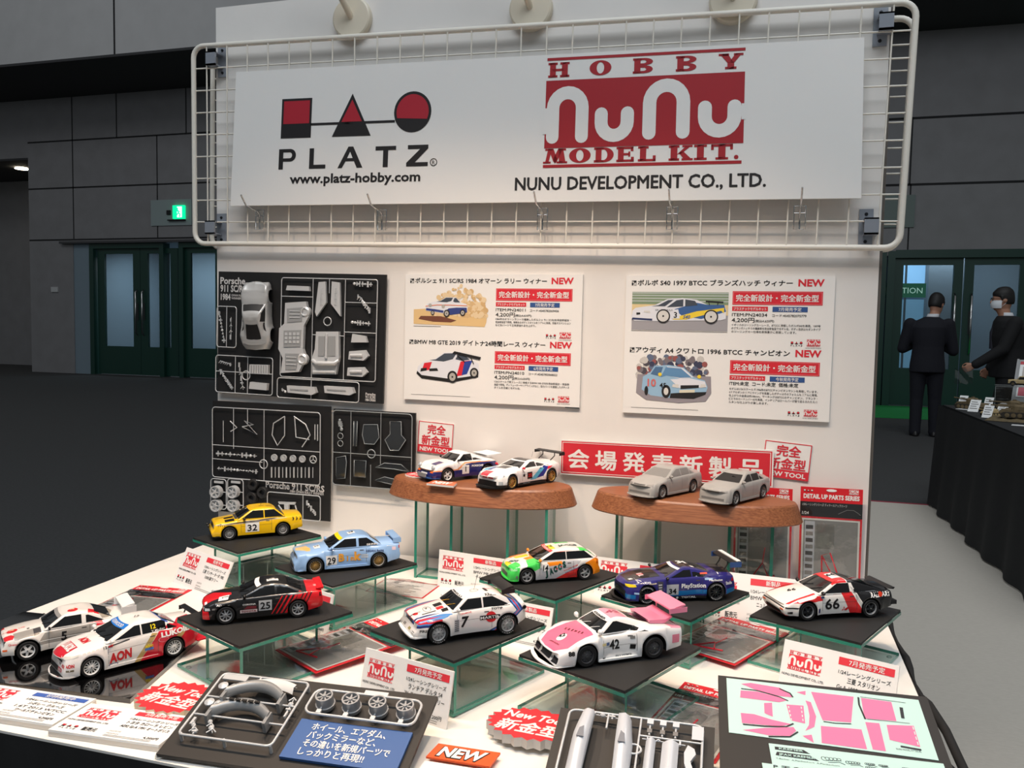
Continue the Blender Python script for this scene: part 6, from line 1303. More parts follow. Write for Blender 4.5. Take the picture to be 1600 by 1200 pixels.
PRIM = ((166, 164, 160), [], dict(rough=.55))
PG = mat('grey_primer', (160, 158, 154), 0.55); PGD = mat('grey_primer_window', (132, 130, 127), .5)
def grey_saloon(key, label, sp, openw):
    F, R = PL[key]; c = make(label, sp, F, R, ZP, PRIM)
    c.glass(bp=(-.30, -1.02), pa=.14, pc=.22, pil=.10, bpw=.06, m=mat('dark_cabin', (34, 32, 32), .6) if openw else PGD); c.wheels(6 if openw else 9, mat('grey_primer_wheel', (148, 146, 142), .5), 'spoke', .72); c.mirrors(.64, 1.0, .86, PG)
    c.lamps('headlamp', 'front', [(.42, .60), (.72, .62), (.70, .72), (.44, .70)], PGD); c.lamps('grille', 'front', [(-.32, .56), (.32, .56), (.34, .70), (-.34, .70)], mat('grey_recess', (108, 106, 104), .6), both=False); c.lamps('air_intake', 'front', [(-.6, .24), (.6, .24), (.6, .34), (-.6, .34)], MATS['grey_recess'], both=False)
    c.lip(.12, .06, .035, PG); c.skirts(PG, .13, .22, .02)
    if openw:
        b = MB(); b.tube([(q[0]*c.s, q[1]*c.s, q[2]*c.s) for q in ((.42, .18+.14*cos(a), 1.06+.14*sin(a)) for a in [2*pi*k/16 for k in range(16)])], .02*c.s, TRIM, 6, closed=True)
        c.part('steering_wheel', b)
    for x in (.72, -.30, -1.16): c.both(c.body, 'side', [(x, .30), (x-.012, .30), (x-.012, .88), (x, .88)], MATS['grey_recess'])
    c.place(F, R, ZP)
base = dict(noseam=1, wr=.315, ra=(.375, .375), fl=(.03, .03), bowf=.20, nl=.7)
grey_saloon('s40', 'unpainted grey saloon model, left one on the right wooden plinth', spec(wb=2.55, xf=2.14, xr=-2.24, bot=[(2.14, .14), (1.0, .14), (-1.2, .14), (-2.24, .28)], top=[(2.14, .62), (2.05, .72), (1.6, .84), (1.0, .95), (.85, .97), (-1.5, 1.04), (-2.15, 1.02), (-2.24, .94)], sh=[(2.14, .60), (2.05, .69), (1.6, .80), (.95, .90), (-1.4, .98), (-2.24, .92)],
  wid=[(2.14, .68), (1.95, .80), (1.28, .84), (-1.28, .84), (-2.05, .80), (-2.24, .72)], nose=[(.12, .06), (.3, .06), (.5, .03), (.8, -.12)], tail=[(.2, 0), (.5, .02), (1.0, -.08)], gh=dict(xb0=.98, xt0=.12, xt1=-.98, xb1=-1.66, zb=.92, zr=1.38, wb=.77, wr=.58, bow=.13, cr=.9), **base), False)
grey_saloon('a4', 'unpainted grey saloon with dark open windscreen, right one on the right plinth', spec(wb=2.615, xf=2.12, xr=-2.26, bot=[(2.12, .14), (1.0, .14), (-1.2, .14), (-2.26, .28)], top=[(2.12, .66), (2.04, .75), (1.6, .86), (1.0, .95), (.85, .97), (-1.5, 1.04), (-2.18, 1.02), (-2.26, .94)], sh=[(2.12, .64), (2.04, .72), (1.6, .82), (.95, .90), (-1.4, .98), (-2.26, .92)],
  wid=[(2.12, .70), (1.95, .80), (1.3, .84), (-1.3, .84), (-2.05, .80), (-2.26, .72)], nose=[(.12, .06), (.3, .06), (.5, .03), (.8, -.08)], tail=[(.2, 0), (.5, .02), (1.0, -.08)], gh=dict(xb0=.92, xt0=.10, xt1=-1.0, xb1=-1.70, zb=.92, zr=1.38, wb=.77, wr=.58, bow=.13, cr=.85), **base), True)
# ================================================================== display table
CLOTHW = noise_mat('white_table_cloth', (232, 228, 220), (237, 233, 226), 20, 0.7)
SKIRT = noise_mat('black_table_skirt', (14, 14, 15), (20, 20, 21), 40, 0.8)
t = thing('display_table', 'large display table with white top and black skirt carrying the model cars', 'table', (0, 0, 0))
b = MB(); b.prism([(-0.735, -0.016), (-0.735, -0.975), (0.792, -0.975), (0.792, -0.016)], 0.684, 0.70, CLOTHW); b.build('tabletop', t)
b = MB()
def fold(path, z0, z1, amp, n):
    """hanging cloth with soft pleats along a plan path"""
    P = []; L = 0; seg = []
    for (x0, y0), (x1, y1) in zip(path, path[1:]):
        d = hypot(x1-x0, y1-y0); m = max(2, int(d/0.012))
        for i in range(m): f = i/m; P.append((x0+(x1-x0)*f, y0+(y1-y0)*f, (y1-y0)/d, -(x1-x0)/d, L+d*f))
        L += d
    vs = []; k = 5
    for x, y, nx, ny, l in P:
        for j in range(k):
            q = j/(k-1); a = amp*q*(sin(l*62)+.6*sin(l*31+1.3)); vs.append((x+nx*(a+.012*q), y+ny*(a+.012*q), z1+(z0-z1)*q))
    fs = [(i*k+j, i*k+j+1, (i+1)*k+j+1, (i+1)*k+j) for i in range(len(P)-1) for j in range(k-1)]
    b.add(vs, fs, SKIRT, True)
fold([(-0.738, -0.02), (-0.738, -0.978), (0.796, -0.978), (0.796, -0.02)][::-1], 0.02, 0.6985, 0.012, 0)
b.build('skirt', t)
b = MB(); P = []; rnd = random.Random(4)
for i in range(26): y = -0.02-0.95*i/25; P.append((0.799+0.004*sin(i*1.1)+(0.010*sin((y+.46)*14) if -.75 < y < -.46 else 0), y, 0.690+0.002*sin(i*1.9)))
b.tube(P, 0.0065, SKIRT, 8); b.tube([(0.798, -0.44, 0.690), (0.805, -0.47, 0.6925), (0.813, -0.55, 0.6905), (0.816, -0.66, 0.684)], 0.0065, SKIRT, 8); b.build('skirt_hem', t)

# ================================================================== glass stands
GFACE = film_mat('glass_sheet', (0.915, 0.962, 0.942), 0.05, 0.02)
GEDGE = mat('glass_edge', (46, 138, 116), 0.25, coat=.5)
MAT = noise_mat('black_ribbed_mat', (24, 24, 24), (36, 36, 36), 900, 0.6, bump=0.4, bdist=0.0004)
def plate(mb, a, bb, thin):
    """glass plate: clear faces, green edges; thin = axis of its thickness"""
    x0, y0, z0 = a; x1, y1, z1 = bb
    v = [(x0, y0, z0), (x1, y0, z0), (x1, y1, z0), (x0, y1, z0), (x0, y0, z1), (x1, y0, z1), (x1, y1, z1), (x0, y1, z1)]
    F = {2: [(0, 3, 2, 1), (4, 5, 6, 7)], 1: [(0, 1, 5, 4), (2, 3, 7, 6)], 0: [(1, 2, 6, 5), (3, 0, 4, 7)]}
    for ax in F: mb.add(v, F[ax], GFACE if ax == thin else GEDGE)
ZT = 0.70
def glass_stand(front, label, au=156.0, av=66.5, lu=.176, lv=.203, kind=0, ox=0, oy=0):
    u = (cos(rad(au)), sin(rad(au)), 0); v = (cos(rad(av)), sin(rad(av)), 0)
    # local x along the right-hand edge, local y along the left-hand edge from the front corner
    M = Matrix(((v[0], u[0], 0, front[0]), (v[1], u[1], 0, front[1]), (0, 0, 1, ZT), (0, 0, 0, 1)))
    t = thing('glass_stand', label, 'glass stand', group='glass stands with black mats', matrix=M)
    b = MB(); plate(b, (0, 0, .0725), (lv, lu, .0775), 2); b.build('top_plate', t)
    b = MB(); plate(b, (0, 0, .0022), (lv, lu, .0072), 2); b.build('base_plate', t)
    for n in (0, 1, 2):
        b = MB()
        if n == 0: plate(b, (.001, .0, .0074), (.006, .092, .0723), 0)
        elif n == 1: plate(b, (lv-.010, .085, .0074), (lv-.005, lu, .0723), 0)
        elif kind: plate(b, (.006, .0005, .0074), (.100, .0055, .0723), 1)
        else: plate(b, (.110, lu-.006, .0074), (lv-.012, lu-.001, .0723), 1)
        b.build('side_plate', t)
    b = MB(); b.box((0.0008, 0.0008, .0778), (lv-.0008, lu-.0008, .0812), MAT); b.build('mat', t)
    for x, y in ((.012, .012), (lv-.012, .012), (.012, lu-.012), (lv-.012, lu-.012)):
        b = MB(); b.lathe([(.004, 0), (.004, .0022)], mat('clear_foot', (200, 205, 200), .2), 10, o=(x, y, 0)); b.build('foot', t)
glass_stand((-.439, -.386), 'leftmost rear glass stand, under the yellow boxy saloon')
glass_stand((-.157, -.515), 'glass stand under the pale blue coupe', kind=1)
glass_stand((-.145, -.805), 'front left glass stand, under the black and red coupe')
glass_stand((.160, -.754), 'front middle glass stand, under the white hatchback with red and blue stripes', kind=1)
glass_stand((.229, -.449), 'middle rear glass stand, under the green, orange and white hatchback')
glass_stand((.456, -.478), 'glass stand under the dark blue winged racing coupe', 152)
glass_stand((.706, -.492), 'rightmost glass stand, under the white, red and black wedge coupe', lv=.203)
glass_stand((.398, -.772), 'front right glass stand, under the pink and white racer')
# glossy black plate under the two cars at the left
PM = Matrix(((1, 0, 0, 0), (0, 1, 0, 0), (0, 0, 1, 0), (0, 0, 0, 1)))
b = MB(); b.prism([(-.286, -.858), (-.352, -.600), (-.722, -.628), (-.722, -.892)],   .7005, .7072, mat('glossy_black_acrylic', (8, 8, 9), 0.03, coat=1.0))
tag(b.build('base_plate'), 'glossy black plate under the two white and red cars at the left', 'base')

# ================================================================== wooden plinths on glass risers
WOOD = noise_mat('walnut', (118, 68, 42), (164, 106, 70), 30, 0.42, (.45, 13, 13), 7, 0.10, 0.0005)
def plinth(cx, cy, a, bb, label, notch=None):
    n = 96; rows = [(0.0, .872, .0), (1.0, .872, .002), (1.0, .8745, .0), (1.0, .9065, .0115), (1.0, .9100, .0145), (0.0, .9105, 0)]
    b = MB(); vs = []
    for k, z, ins in rows:
        for i in range(n): t = 2*pi*i/n; vs.append((cx+k*(a-ins)*cos(t), cy+k*(bb-ins)*sin(t), z))
    b.add(vs, [(j*n+i, j*n+(i+1) % n, (j+1)*n+(i+1) % n, (j+1)*n+i) for j in range(len(rows)-1) for i in range(n)], WOOD, False)
    o = b.build('wooden_plinth'); weld(o, 1e-6)
    for p in o.data.polygons: p.use_smooth = False
    return tag(o, label, 'plinth', 'oval wooden plinths on glass risers')
plinth(-.020, -.116, .211, .099, 'oval walnut plinth carrying the white rally coupe and the winged coupe')
plinth(.430, -.108, .208, .094, 'oval walnut plinth carrying the two unpainted grey saloons')
def riser(x0, x1, y, label):
    t = thing('glass_riser', label, 'glass riser', ((x0+x1)/2, y, ZT), group='glass risers under the wooden plinths'); w = (x1-x0)/2
    for sx in (-1, 1):
        b = MB(); plate(b, (sx*w-.003, 0, 0), (sx*w+.003, .066, .1718), 0); b.build('side_plate', t)
    b = MB(); plate(b, (-w+.0032, .004, .0005), (w-.0032, .062, .006), 2); b.build('base_plate', t)
riser(-.147, -.066, -.172, 'glass riser under the left end of the left wooden plinth')
riser(.060, .142, -.176, 'glass riser under the right end of the left wooden plinth')
riser(.278, .358, -.125, 'glass riser under the left end of the right wooden plinth')
riser(.501, .582, -.122, 'glass riser under the right end of the right wooden plinth')
# orange NEW tag on the left plinth edge, and the red star behind it
ORT = mat('orange_tag', (232, 112, 74), 0.5)
b = MB(); b.prism([(-.001, -.012), (.062, -.012), (.058, .012), (.004, .012)], 0, .004, WHITE); b.prism([(-.001, -.012), (.062, -.012), (.058, .012), (.004, .012)], .0041, .0045, ORT); b.text('NEW', .030, -.008, .021, .0050, WHITE, .05, 'c', shear=.2, width=.042)
tag(b.build('new_tag', matrix=face_matrix((-.106, -.196, .9115), (cos(rad(-7)), sin(rad(-7)), 0), (0, .96, .10))), 'small orange NEW tag on the front edge of the left wooden plinth', 'tag')
def star(n, r0, r1, ry=1.0): return [((r1 if i % 2 else r0)*cos(pi*i/n), ry*(r1 if i % 2 else r0)*sin(pi*i/n)) for i in range(2*n)]
SREDM = mat('starburst_red', (230, 48, 56), 0.5)
def starburst(x, y, z, r, ry, ang, th, label, edge):
    b = MB(); p = star(22, r, r*.87, ry); b.prism(p, 0, th, edge); b.poly(p, th+.0003, SREDM)
    b.text('New Tool', 0, r*.16, r*.40, th+.0006, WHITE, .03, 'c', shear=.25, width=r*1.40); b.text('新金型', 0, -r*.40, r*.52, th+.0006, WHITE, .03, 'c', shear=.2, width=r*1.42)
    return tag(b.build('starburst_tag', matrix=Matrix.Translation((x, y, z)) @ Matrix.Rotation(rad(ang), 4, 'Z')), label, 'tag', 'red starburst new tool tags')
EDGEW = mat('foam_edge', (222, 206, 180), .7)
starburst(-.158, -.1150, .9108, .040, .75, -12, .003, 'small red starburst tag at the left end of the left wooden plinth', WHITE)
starburst(-.222, -.842, .7005, .060, .80, -4, .012, 'red starburst tag in front of the glossy black plate at the left', EDGEW)
starburst(.277, -.772, .7075, .062, .72, -4, .012, 'red starburst tag left of the bottom centre sprue board', mat('foam_edge_grey', (196, 192, 186), .7))

# ================================================================== price cards
def card_face(b, w, h, head, lines, hcol, price='4,200円', fine=True):
    z = .0004; b.box((0, 0, -.003), (w, h, 0), PAPER)
    logo_wave(b, .06*w, .50*h, .30*w, z, mat('card_red', (226, 52, 66), .55), PAPER, fine=fine)
    b.text('NUNU DEVELOPMENT CO., LTD.', .02*w, .385*h, .042*h/.72*1.0, z, BLACK, .01, width=.38*w)
    logo_shapes(b, .05*w, .10*h, .15*w, z, RED, BLACK); b.text('販売元', .25*w, .12*h, .13*h, z, BLACK, .02, width=.13*w)
    b.rect(.50*w, .79*h, .97*w, .92*h, z, hcol); b.text(head, .74*w, .815*h, .105*h, z+.0003, PAPER, .02, 'c', width=min(.30*w, .05*w*len(head)))
    n = len(lines)
    for i, ln in enumerate(lines): b.text(ln, .73*w, (.64-.13*i)*h, (.105 if i else .085)*h, z, BLACK, .008, 'c', width=min(.44*w, .034*w*len(ln)))
    b.text(price, .94*w, .12*h, .085*h, z, BLACK, .01, 'r'); b.text('2022年7月', .48*w, .20*h, .05*h, z, GREYP); b.text('ITEM:PN24', .48*w, .12*h, .05*h, z, GREYP)
    for i in range(2): b.rect(.48*w, (.045+.035*i)*h, .90*w, (.055+.035*i)*h, z, GREYP)
CARDS = []
def card(x, y, ang, lean, w, h, head, lines, label, hcol=None):
    t = thing('price_card', label, 'price card', group='standing price cards', matrix=face_matrix((x, y, ZT), (cos(rad(ang)), sin(rad(ang)), 0), (-sin(rad(ang))*sin(rad(lean)), cos(rad(ang))*sin(rad(lean)), cos(rad(lean)))))
    b = MB(); card_face(b, w, h, head, lines, hcol or mat('card_red', (226, 52, 66), .55)); b.build('card', t)
    s = MB(); d = Matrix.Rotation(rad(-lean), 4, 'X'); q = h*.55*sin(rad(lean)); zc = h*.55*cos(rad(lean))
    # a folded strut behind the card
    foot = Vector((0, q-.008, 0)); L = lambda p: Vector((p[0], p[1]*sin(rad(lean))+p[2]*cos(rad(lean)), -p[1]*cos(rad(lean))+p[2]*sin(rad(lean))))
    x0, x1 = .42*w, .58*w
    v = [(x0, h*.55, -.0032), (x1, h*.55, -.0032)]+[tuple(L((xx, foot.y+.02, .0))) for xx in (x1, x0)]
    s.add(v+[(p[0], p[1]+.0008, p[2]-.0012) for p in v], [(0, 1, 2, 3), (7, 6, 5, 4), (0, 4, 5, 1), (2, 6, 7, 3), (1, 5, 6, 2), (3, 7, 4, 0)], PAPER); s.build('strut', t)
card(-.606, -.372, -22.1, 25.8, .169, .075, '発売予定', ['1/24レーシングシリーズ', '三菱 ランサー ターボ 1982', '1000湖ラリー'], 'price card leaning in front of the yellow boxy saloon at the far left')
card(-.081, -.209, -9.2, 4.7, .164, .076, '新製品', ['1/24レーシングシリーズ', 'BMW M8 GTE 2019', 'デイトナ24時間レース'], 'price card standing left of the green and orange hatchback, below the left plinth')
card(-.302, -.490, -20.4, 12.2, .160, .074, '新製品', ['1/24レーシングシリーズ', 'BMW M3 E30 JTC'], 'price card mostly hidden behind the black and red coupe')
card(.066, -.442, -11.5, 16.8, .160, .070, '新製品', ['1/24レーシングシリーズ', 'ホンダ シビック EF-9', "'92 Gr.A ジャックス"], 'price card behind the tail of the white striped hatchback, below the green and orange one')
card(.237, -.147, -6.1, 11.8, .184, .075, '新製品', ['1/24レーシングシリーズ', 'アウディ A4'], 'price card between the green hatchback and the dark blue coupe')
card(.458, -.230, -2.8, 26.3, .170, .094, '新製品', ['1/24レーシングシリーズ', 'BMW M6 GT3 2020', 'ニュルブルクリンク'], 'price card between the dark blue coupe and the red and white wedge coupe')
card(.013, -.749, -14.4, 12.8, .154, .076, '7月発売予定', ['1/24レーシングシリーズ', 'ランチア デルタ S4', "'86 モンテカルロラリー"], 'price card leaning against the front middle glass stand, behind the sprue board')
card(.588, -.526, -20.0, 22.1, .161, .082, '7月発売予定', ['1/24レーシングシリーズ', '三菱 スタリオン', 'Gr.A 1985 インターTEC', 'in 富士スピードウェイ'], 'price card in front of the red and white wedge coupe, behind the pink decal board')
def flat_card(x, y, ang, w, h, th, head, lines, label, hcol, tilt=0.0, price='4,200円'):
    b = MB(); b.box((0, 0, -th), (w, h, -.0031), mat('foam_board_edge', (214, 206, 196), .7)); card_face(b, w, h, head, lines, hcol, price)
    return tag(b.build('flat_price_card', matrix=face_matrix((x, y, ZT+th+.0003), (cos(rad(ang)), sin(rad(ang)), 0), (-sin(rad(ang)), cos(rad(ang)), tilt))), label, 'price card', 'thick price cards lying flat at the front edge')
flat_card(-.508, -.966, 3.0, .185, .080, .009, '好評発売中', ['1/24レーシングシリーズ', 'シボレー クルーズ', '1.6T 2013 WTCC', 'ワールドチャンピオン'], 'thick white card with blue bar lying at the front left corner', mat('card_blue', (60, 96, 176), .55))
flat_card(-.318, -.968, 4.0, .162, .078, .009, '7月発売予定', ['1/24レーシングシリーズ', 'トヨタ カローラ レビン', 'AE92 Gr.A 1991 オートポリス'], 'thick white card with red bar lying below the left starburst tag', mat('card_red', (226, 52, 66), .55))
t = thing('new_card', 'flat white card with orange NEW strip at the bottom centre', 'price card', matrix=face_matrix((.174, -.9800, ZT+.0065), (cos(rad(2)), sin(rad(2)), 0), (-.26, .96, 0)))
b = MB(); card_face(b, .155, .100, '7月発売予定', ['1/24レーシングシリーズ', 'ポルシェ 935 K3'], mat('card_red', (226, 52, 66), .55)); b.box((0, 0, -.006), (.155, .100, -.0031), MATS['foam_board_edge']); b.build('card', t)
b = MB(); b.M = Matrix.Translation((.000, .104, .003)) @ Matrix.Diagonal((.93, .93, 1, 1)); b.prism([(0, 0), (.088, 0), (.092, .038), (.004, .038)], -.0025, 0, mat('new_orange', (236, 92, 40), .5)); b.text('NEW', .045, .0065, .034, .0004, BLACK, .075, 'c', shear=.2, width=.070); b.text('NEW', .045, .007, .033, .0008, WHITE, .04, 'c', shear=.2, width=.066); b.build('new_strip', t)

# ================================================================== blister bags of detail parts
FILM = film_mat('clear_bag_film', (0.93, 0.93, 0.93), 0.10, 0.08, bump=(55, 0.28, 0.003))
BAGRED = mat('bag_card_red', (214, 34, 44), .45); BAGGREY = mat('bag_window_grey', (134, 135, 132), .4); CAGE = mat('red_roll_cage', (196, 26, 44), .35)
def bag(M, label, w=.120, h=.213, back=False, cage=0, wrinkle=.004, hd=.030, seed=1):
    t = thing('parts_bag', label, 'parts bag', group='bags of detail up parts', matrix=M)
    rn = random.Random(seed); b = MB(); z = .0004
    b.box((0, 0, -.0012), (w, h, 0), PAPER if back else BAGRED)
    if back:
        b.frame(0, 0, w, h, .004, z, BAGRED)
        for i in range(16): b.rect(.012, h-.03-.008*i, w*(.6+.3*rn.random()), h-.0275-.008*i, z, GREYP)
    else:
        b.text('DETAIL UP PARTS SERIES', w/2, h-hd+.007, .0125, z, WHITE, .04, 'c', width=w*.90)
        logo_shapes(b, .006, h-.0095, .018, z, WHITE, BLACK, txt=False); logo_wave(b, w-.026, h-.0115, .018, z, WHITE, BAGRED, fine=False)
        b.rect(0, h-hd-.030, w, h-hd, z, BLACK); b.text('1/24レーシングシリーズ ディテールアップパーツ', .004, h-hd-.008, .0062, z+.0003, WHITE, .0, width=w*.72); b.text('1/24', .004, h-hd-.026, .008, z+.0003, WHITE, .02)
        b.stroke([(w*.62, h-hd-.022), (w*.68, h-hd-.018), (w*.76, h-hd-.013), (w*.86, h-hd-.013), (w*.93, h-hd-.018), (w*.97, h-hd-.022)], .0012, z+.0003, GREYP)
        b.disc(w*.5, h-.0052, .010, z+.0003, PAPER, 20, .0028)
        y1 = h-hd-.034; b.rect(.004, .005, w-.004, y1, z, BAGGREY); b.frame(.004, .005, w-.004, y1, .0035, z+.0003, mat('bag_window_rim', (214, 216, 210), .5))
        b.rect(.010, .012, .029, y1-.006, z+.0004, mat('decal_sheet_grey', (178, 184, 190), .5))
        for i in range(9): b.rect(.012, .018+.0135*i, .026, .026+.0135*i, z+.0007, (DARKG, GREYP)[i % 2])
        b.rect(.032, y1-.06, .066, y1-.012, z+.0004, mat('photo_etch', (150, 150, 146), .3, .6))
    b.build('header_card', t)
    if not back:
        b = MB(); zz = .006
        for pts in ([(.046, .012), (.044, .075), (.060, .082), (.082, .02)], [(.044, .075), (.078, .012)], [(.044, .040), (.070, .030)]) if cage == 0 else ([(.040, .016), (.062, .050), (.075, .020)], [(.062, .050), (.066, .084)], [(.040, .016), (.088, .024)]):
            b.tube([(px*w/.12, py*h/.213, zz+.002*k) for k, (px, py) in enumerate(pts)], .0014, CAGE, 6)
        b.build('roll_cage', t)
    # loose film over the window
    b = MB(); nx, ny = 8, 12; top = h-hd if not back else h-.004; vs = []
    for j in range(ny+1):
        for i in range(nx+1):
            u, v = i/nx, j/ny; e = (4*u*(1-u))**.5*(4*v*(1-v))**.5; vs.append((.001+(w-.002)*u, .001+(top-.001)*v, .0012+e*(.009+wrinkle*rn.uniform(-1, 1))))
    b.add(vs, [(j*(nx+1)+i, j*(nx+1)+i+1, (j+1)*(nx+1)+i+1, (j+1)*(nx+1)+i) for j in range(ny) for i in range(nx)], FILM, True); b.build('plastic_film', t)
    return t
def lying(x, y, z, ang, tilt=0.0, roll=0.0): return face_matrix((x, y, z), (cos(rad(ang)), sin(rad(ang)), roll), (-sin(rad(ang)), cos(rad(ang)), tilt))
bag(wall_matrix(.638, .716, -.020, .012), 'parts bag hung on the panel at the far right, beside the panel edge', .118, .212)
bag(wall_matrix(.508, .716, -.020, .008), 'parts bag on the panel behind the right wooden plinth', .114, .204, seed=2, cage=1)
bag(lying(-.636, -.582, .7015, 5), 'parts bag lying left of the leaning card, behind the white and red cars', .118, .168, seed=3)
bag(lying(-.192, -.640, .7095, -29, .03), 'parts bag lying between the black and red coupe and the striped hatchback', .124, .20, seed=4, cage=1, wrinkle=.008)
bag(lying(.4025, -.735, .7018, -14), 'parts bag lying half under the bottom centre sprue board', .113, .213, seed=5, cage=1, wrinkle=.007)
bag(lying(.412, -.400, .7090, -26), 'parts bag lying between the dark blue coupe and the wedge coupe stands', .127, .200, seed=6, cage=1)
bag(lying(-.205, -.2950, .7005, -1), 'white backed parts bag lying face down behind the pale blue coupe stand', .128, .095, back=True, seed=7)

# ================================================================== kit parts on sprue frames
def sprue(b, x0, y0, x1, y1, r=.006, tr=.0013, z=.006, vert=(), hor=(), m=SPRUE):
    b.tube([(px, py, z) for px, py in rrect(x0, y0, x1, y1, r, 4)], tr, m, 6, closed=True)
    for vx, a, c in vert: b.tube([(vx, a, z), (vx, c, z)], tr*.8, m, 6)
    for hy, a, c in hor: b.tube([(a, hy, z), (c, hy, z)], tr*.8, m, 6)
def wheelpart(b, x, y, z, r, m, n=6, hgt=.008):
    b.lathe([(.0001, hgt*.5), (r*.78, hgt*.6), (r*.82, hgt), (r, hgt), (r, 0)], m, 20, o=(x, y, z))
    for k in range(n):
        a = 2*pi*k/n; b.M = Matrix.Translation((x, y, z+hgt*.6)) @ Matrix.Rotation(a, 4, 'Z'); b.box((r*.15, -r*.09, 0), (r*.80, r*.09, hgt*.3), m)
    b.M = None; b.lathe([(r*.25, hgt*.6), (r*.22, hgt), (.0001, hgt)], m, 12, o=(x, y, z))
def bits(b, x0, y0, x1, y1, n, z, m, seed, s=.006):
    """a run of small moulded parts with their gates"""
    rn = random.Random(seed); n = int(n*1.5); b.tube([(x0, y0, z-.0006), (x1, y1, z-.0006)], .0008, m, 5)
    for i in range(n):
        f = (i+.5)/n; x = x0+(x1-x0)*f; y = y0+(y1-y0)*f; k = rn.randrange(4); a = s*rn.uniform(.6, 1.2)
        if k == 0: b.box((x-a*.3, y-a, z-.001), (x+a*.3, y+a, z+.002), m)
        elif k == 1: b.lathe([(a*.6, -.001), (a*.6, .0015), (a*.3, .003), (.0001, .003)], m, 12, o=(x, y, z))
        elif k == 2: b.tube([(x-a, y-a*.6, z), (x, y+a*.5, z+.001), (x+a, y-a*.2, z)], .001, m, 5)
        else: b.box((x-a*.8, y-a*.3, z-.001), (x+a*.8, y+a*.3, z+.002), m); b.box((x-a*.2, y-a, z-.001), (x+a*.2, y+a, z+.001), m)
def part_poly(b, pts, z0, z1, m, dome=0): b.prism(pts, z0, z1, m)
def kit_board(q, label, y=-.002):
    (x0, z1), (x1, z1b), (x1b, z0), (x0b, z0b) = q
    w = ((x1-x0)+(x1b-x0b))/2; h = ((z1-z0b)+(z1b-z0))/2; a = atan2(z1b-z1, x1-x0)*.6
    t = thing('sprue_display_board', label, 'sprue board', group='black boards with kit sprues on the panel', matrix=wall_matrix((x0+x0b)/2, (z0+z0b)/2+.002, y-.005, a))
    return t, w, h
# upper left board
t, w, h = kit_board([(-0.756, 1.3731), (-0.298, 1.3584), (-0.3054, 1.06), (-0.7611, 1.0651)], 'largest black board of grey kit parts, at the upper left of the panel')
def cm(x, y, x0=57, wd=735, ta=58, ts=.034, ba=595, bs=.058):
    """position read off the board's picture, to board metres"""
    tp = ta+ts*(x-x0); bt = ba+bs*(x-x0); return ((x-x0)/wd*w, (1-(y-tp)/(bt-tp))*h)
def cr(*p): 
    out = [cm(*q) for q in p]; return out
b = MB(); b.box((0, 0, 0), (w, h, .005), BOARD)
SG = mat('silver_lettering', (206, 204, 202), .4)
for s_, p, hh, ww in (('Porsche', (66, 112), .0165, .072), ('911 SC/RS', (67, 146), .0165, .072), ('1984', (69, 182), .0150, .028)): x_, y_ = cm(*p); b.text(s_, x_, y_, hh/.72, .0056, SG, .03, width=ww)
x_, y_ = cm(118, 168); b.text('OMAN RALLY', x_, y_, .0075, .0056, SG, .02, width=.041); x_, y_ = cm(118, 181); b.text('WINNER', x_, y_, .0075, .0056, SG, .02, width=.028)
for i, s_ in enumerate(('Porsche', '911 SC/RS', '1984 OMAN')): x_, y_ = cm(718, 600+13*i); b.text(s_, x_, y_, .0085, .0056, SG, .03, width=.026)
b.build('backing_board', t)
b = MB(); A, C = cm(352, 520), cm(762, 105); b1 = [cm(q, 300)[0] for q in (490, 560, 628)]
sprue(b, A[0], A[1], C[0], C[1], .006, vert=[(b1[0], A[1], C[1]), (b1[2], A[1], C[1]), (cm(560, 0)[0], cm(560, 160)[1], C[1])], hor=[(cm(0, 316)[1], b1[0], b1[2]), (cm(600, 326)[1], b1[2], C[0]), (cm(640, 200)[1], b1[2], C[0]), (cm(600, 180)[1], A[0], b1[0])], z=.012)
x_, y_ = cm(555, 281); b.tube([(x_+.010*cos(2*pi*k/18), y_+.010*sin(2*pi*k/18), .012) for k in range(18)], .0013, SPRUE, 6, closed=True)
for pts, th in (([(375, 200), (465, 195), (478, 260), (458, 300), (456, 400), (468, 440), (440, 500), (360, 505), (368, 440), (348, 400), (350, 310), (372, 290)], .010), ([(512, 325), (608, 325), (612, 440), (600, 510), (500, 510), (496, 440), (508, 400)], .010), ([(516, 112), (545, 110), (550, 200), (510, 260), (503, 240)], .007), ([(572, 110), (606, 115), (612, 260), (570, 205)], .007), ([(380, 125), (475, 130), (478, 150), (375, 145)], .008), ([(655, 410), (720, 405), (735, 430), (715, 450), (652, 445)], .010), ([(650, 480), (715, 478), (732, 500), (712, 520), (648, 515)], .010), ([(665, 335), (720, 345), (728, 372), (660, 372)], .008)):
    P = cr(*pts); part_poly(b, P, .008, .008+th, SPRUE)
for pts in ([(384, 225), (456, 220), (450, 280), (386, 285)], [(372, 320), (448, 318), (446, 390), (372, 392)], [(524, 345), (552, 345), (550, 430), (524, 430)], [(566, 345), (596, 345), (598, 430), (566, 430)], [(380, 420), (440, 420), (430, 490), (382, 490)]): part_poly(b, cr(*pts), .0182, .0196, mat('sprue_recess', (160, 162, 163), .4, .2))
for yy in (335, 352, 369): 
    for xx in (384, 402, 420, 436): x_, y_ = cm(xx, yy); b.box((x_-.0035, y_-.0035, .0190), (x_+.0035, y_+.0035, .0208), SPRUE)
for yy in (236, 250, 264, 436, 452, 468): 
    x_, y_ = cm(420 if yy < 300 else 408, yy); b.box((x_-.014, y_-.0012, .0190), (x_+.014, y_+.0012, .0210), SPRUE)
for xx in (527, 533, 588, 594):
    for yy in (150, 175, 200): x_, y_ = cm(xx, yy); b.box((x_-.0012, y_-.006, .0145), (x_+.0012, y_+.006, .0165), SPRUE)
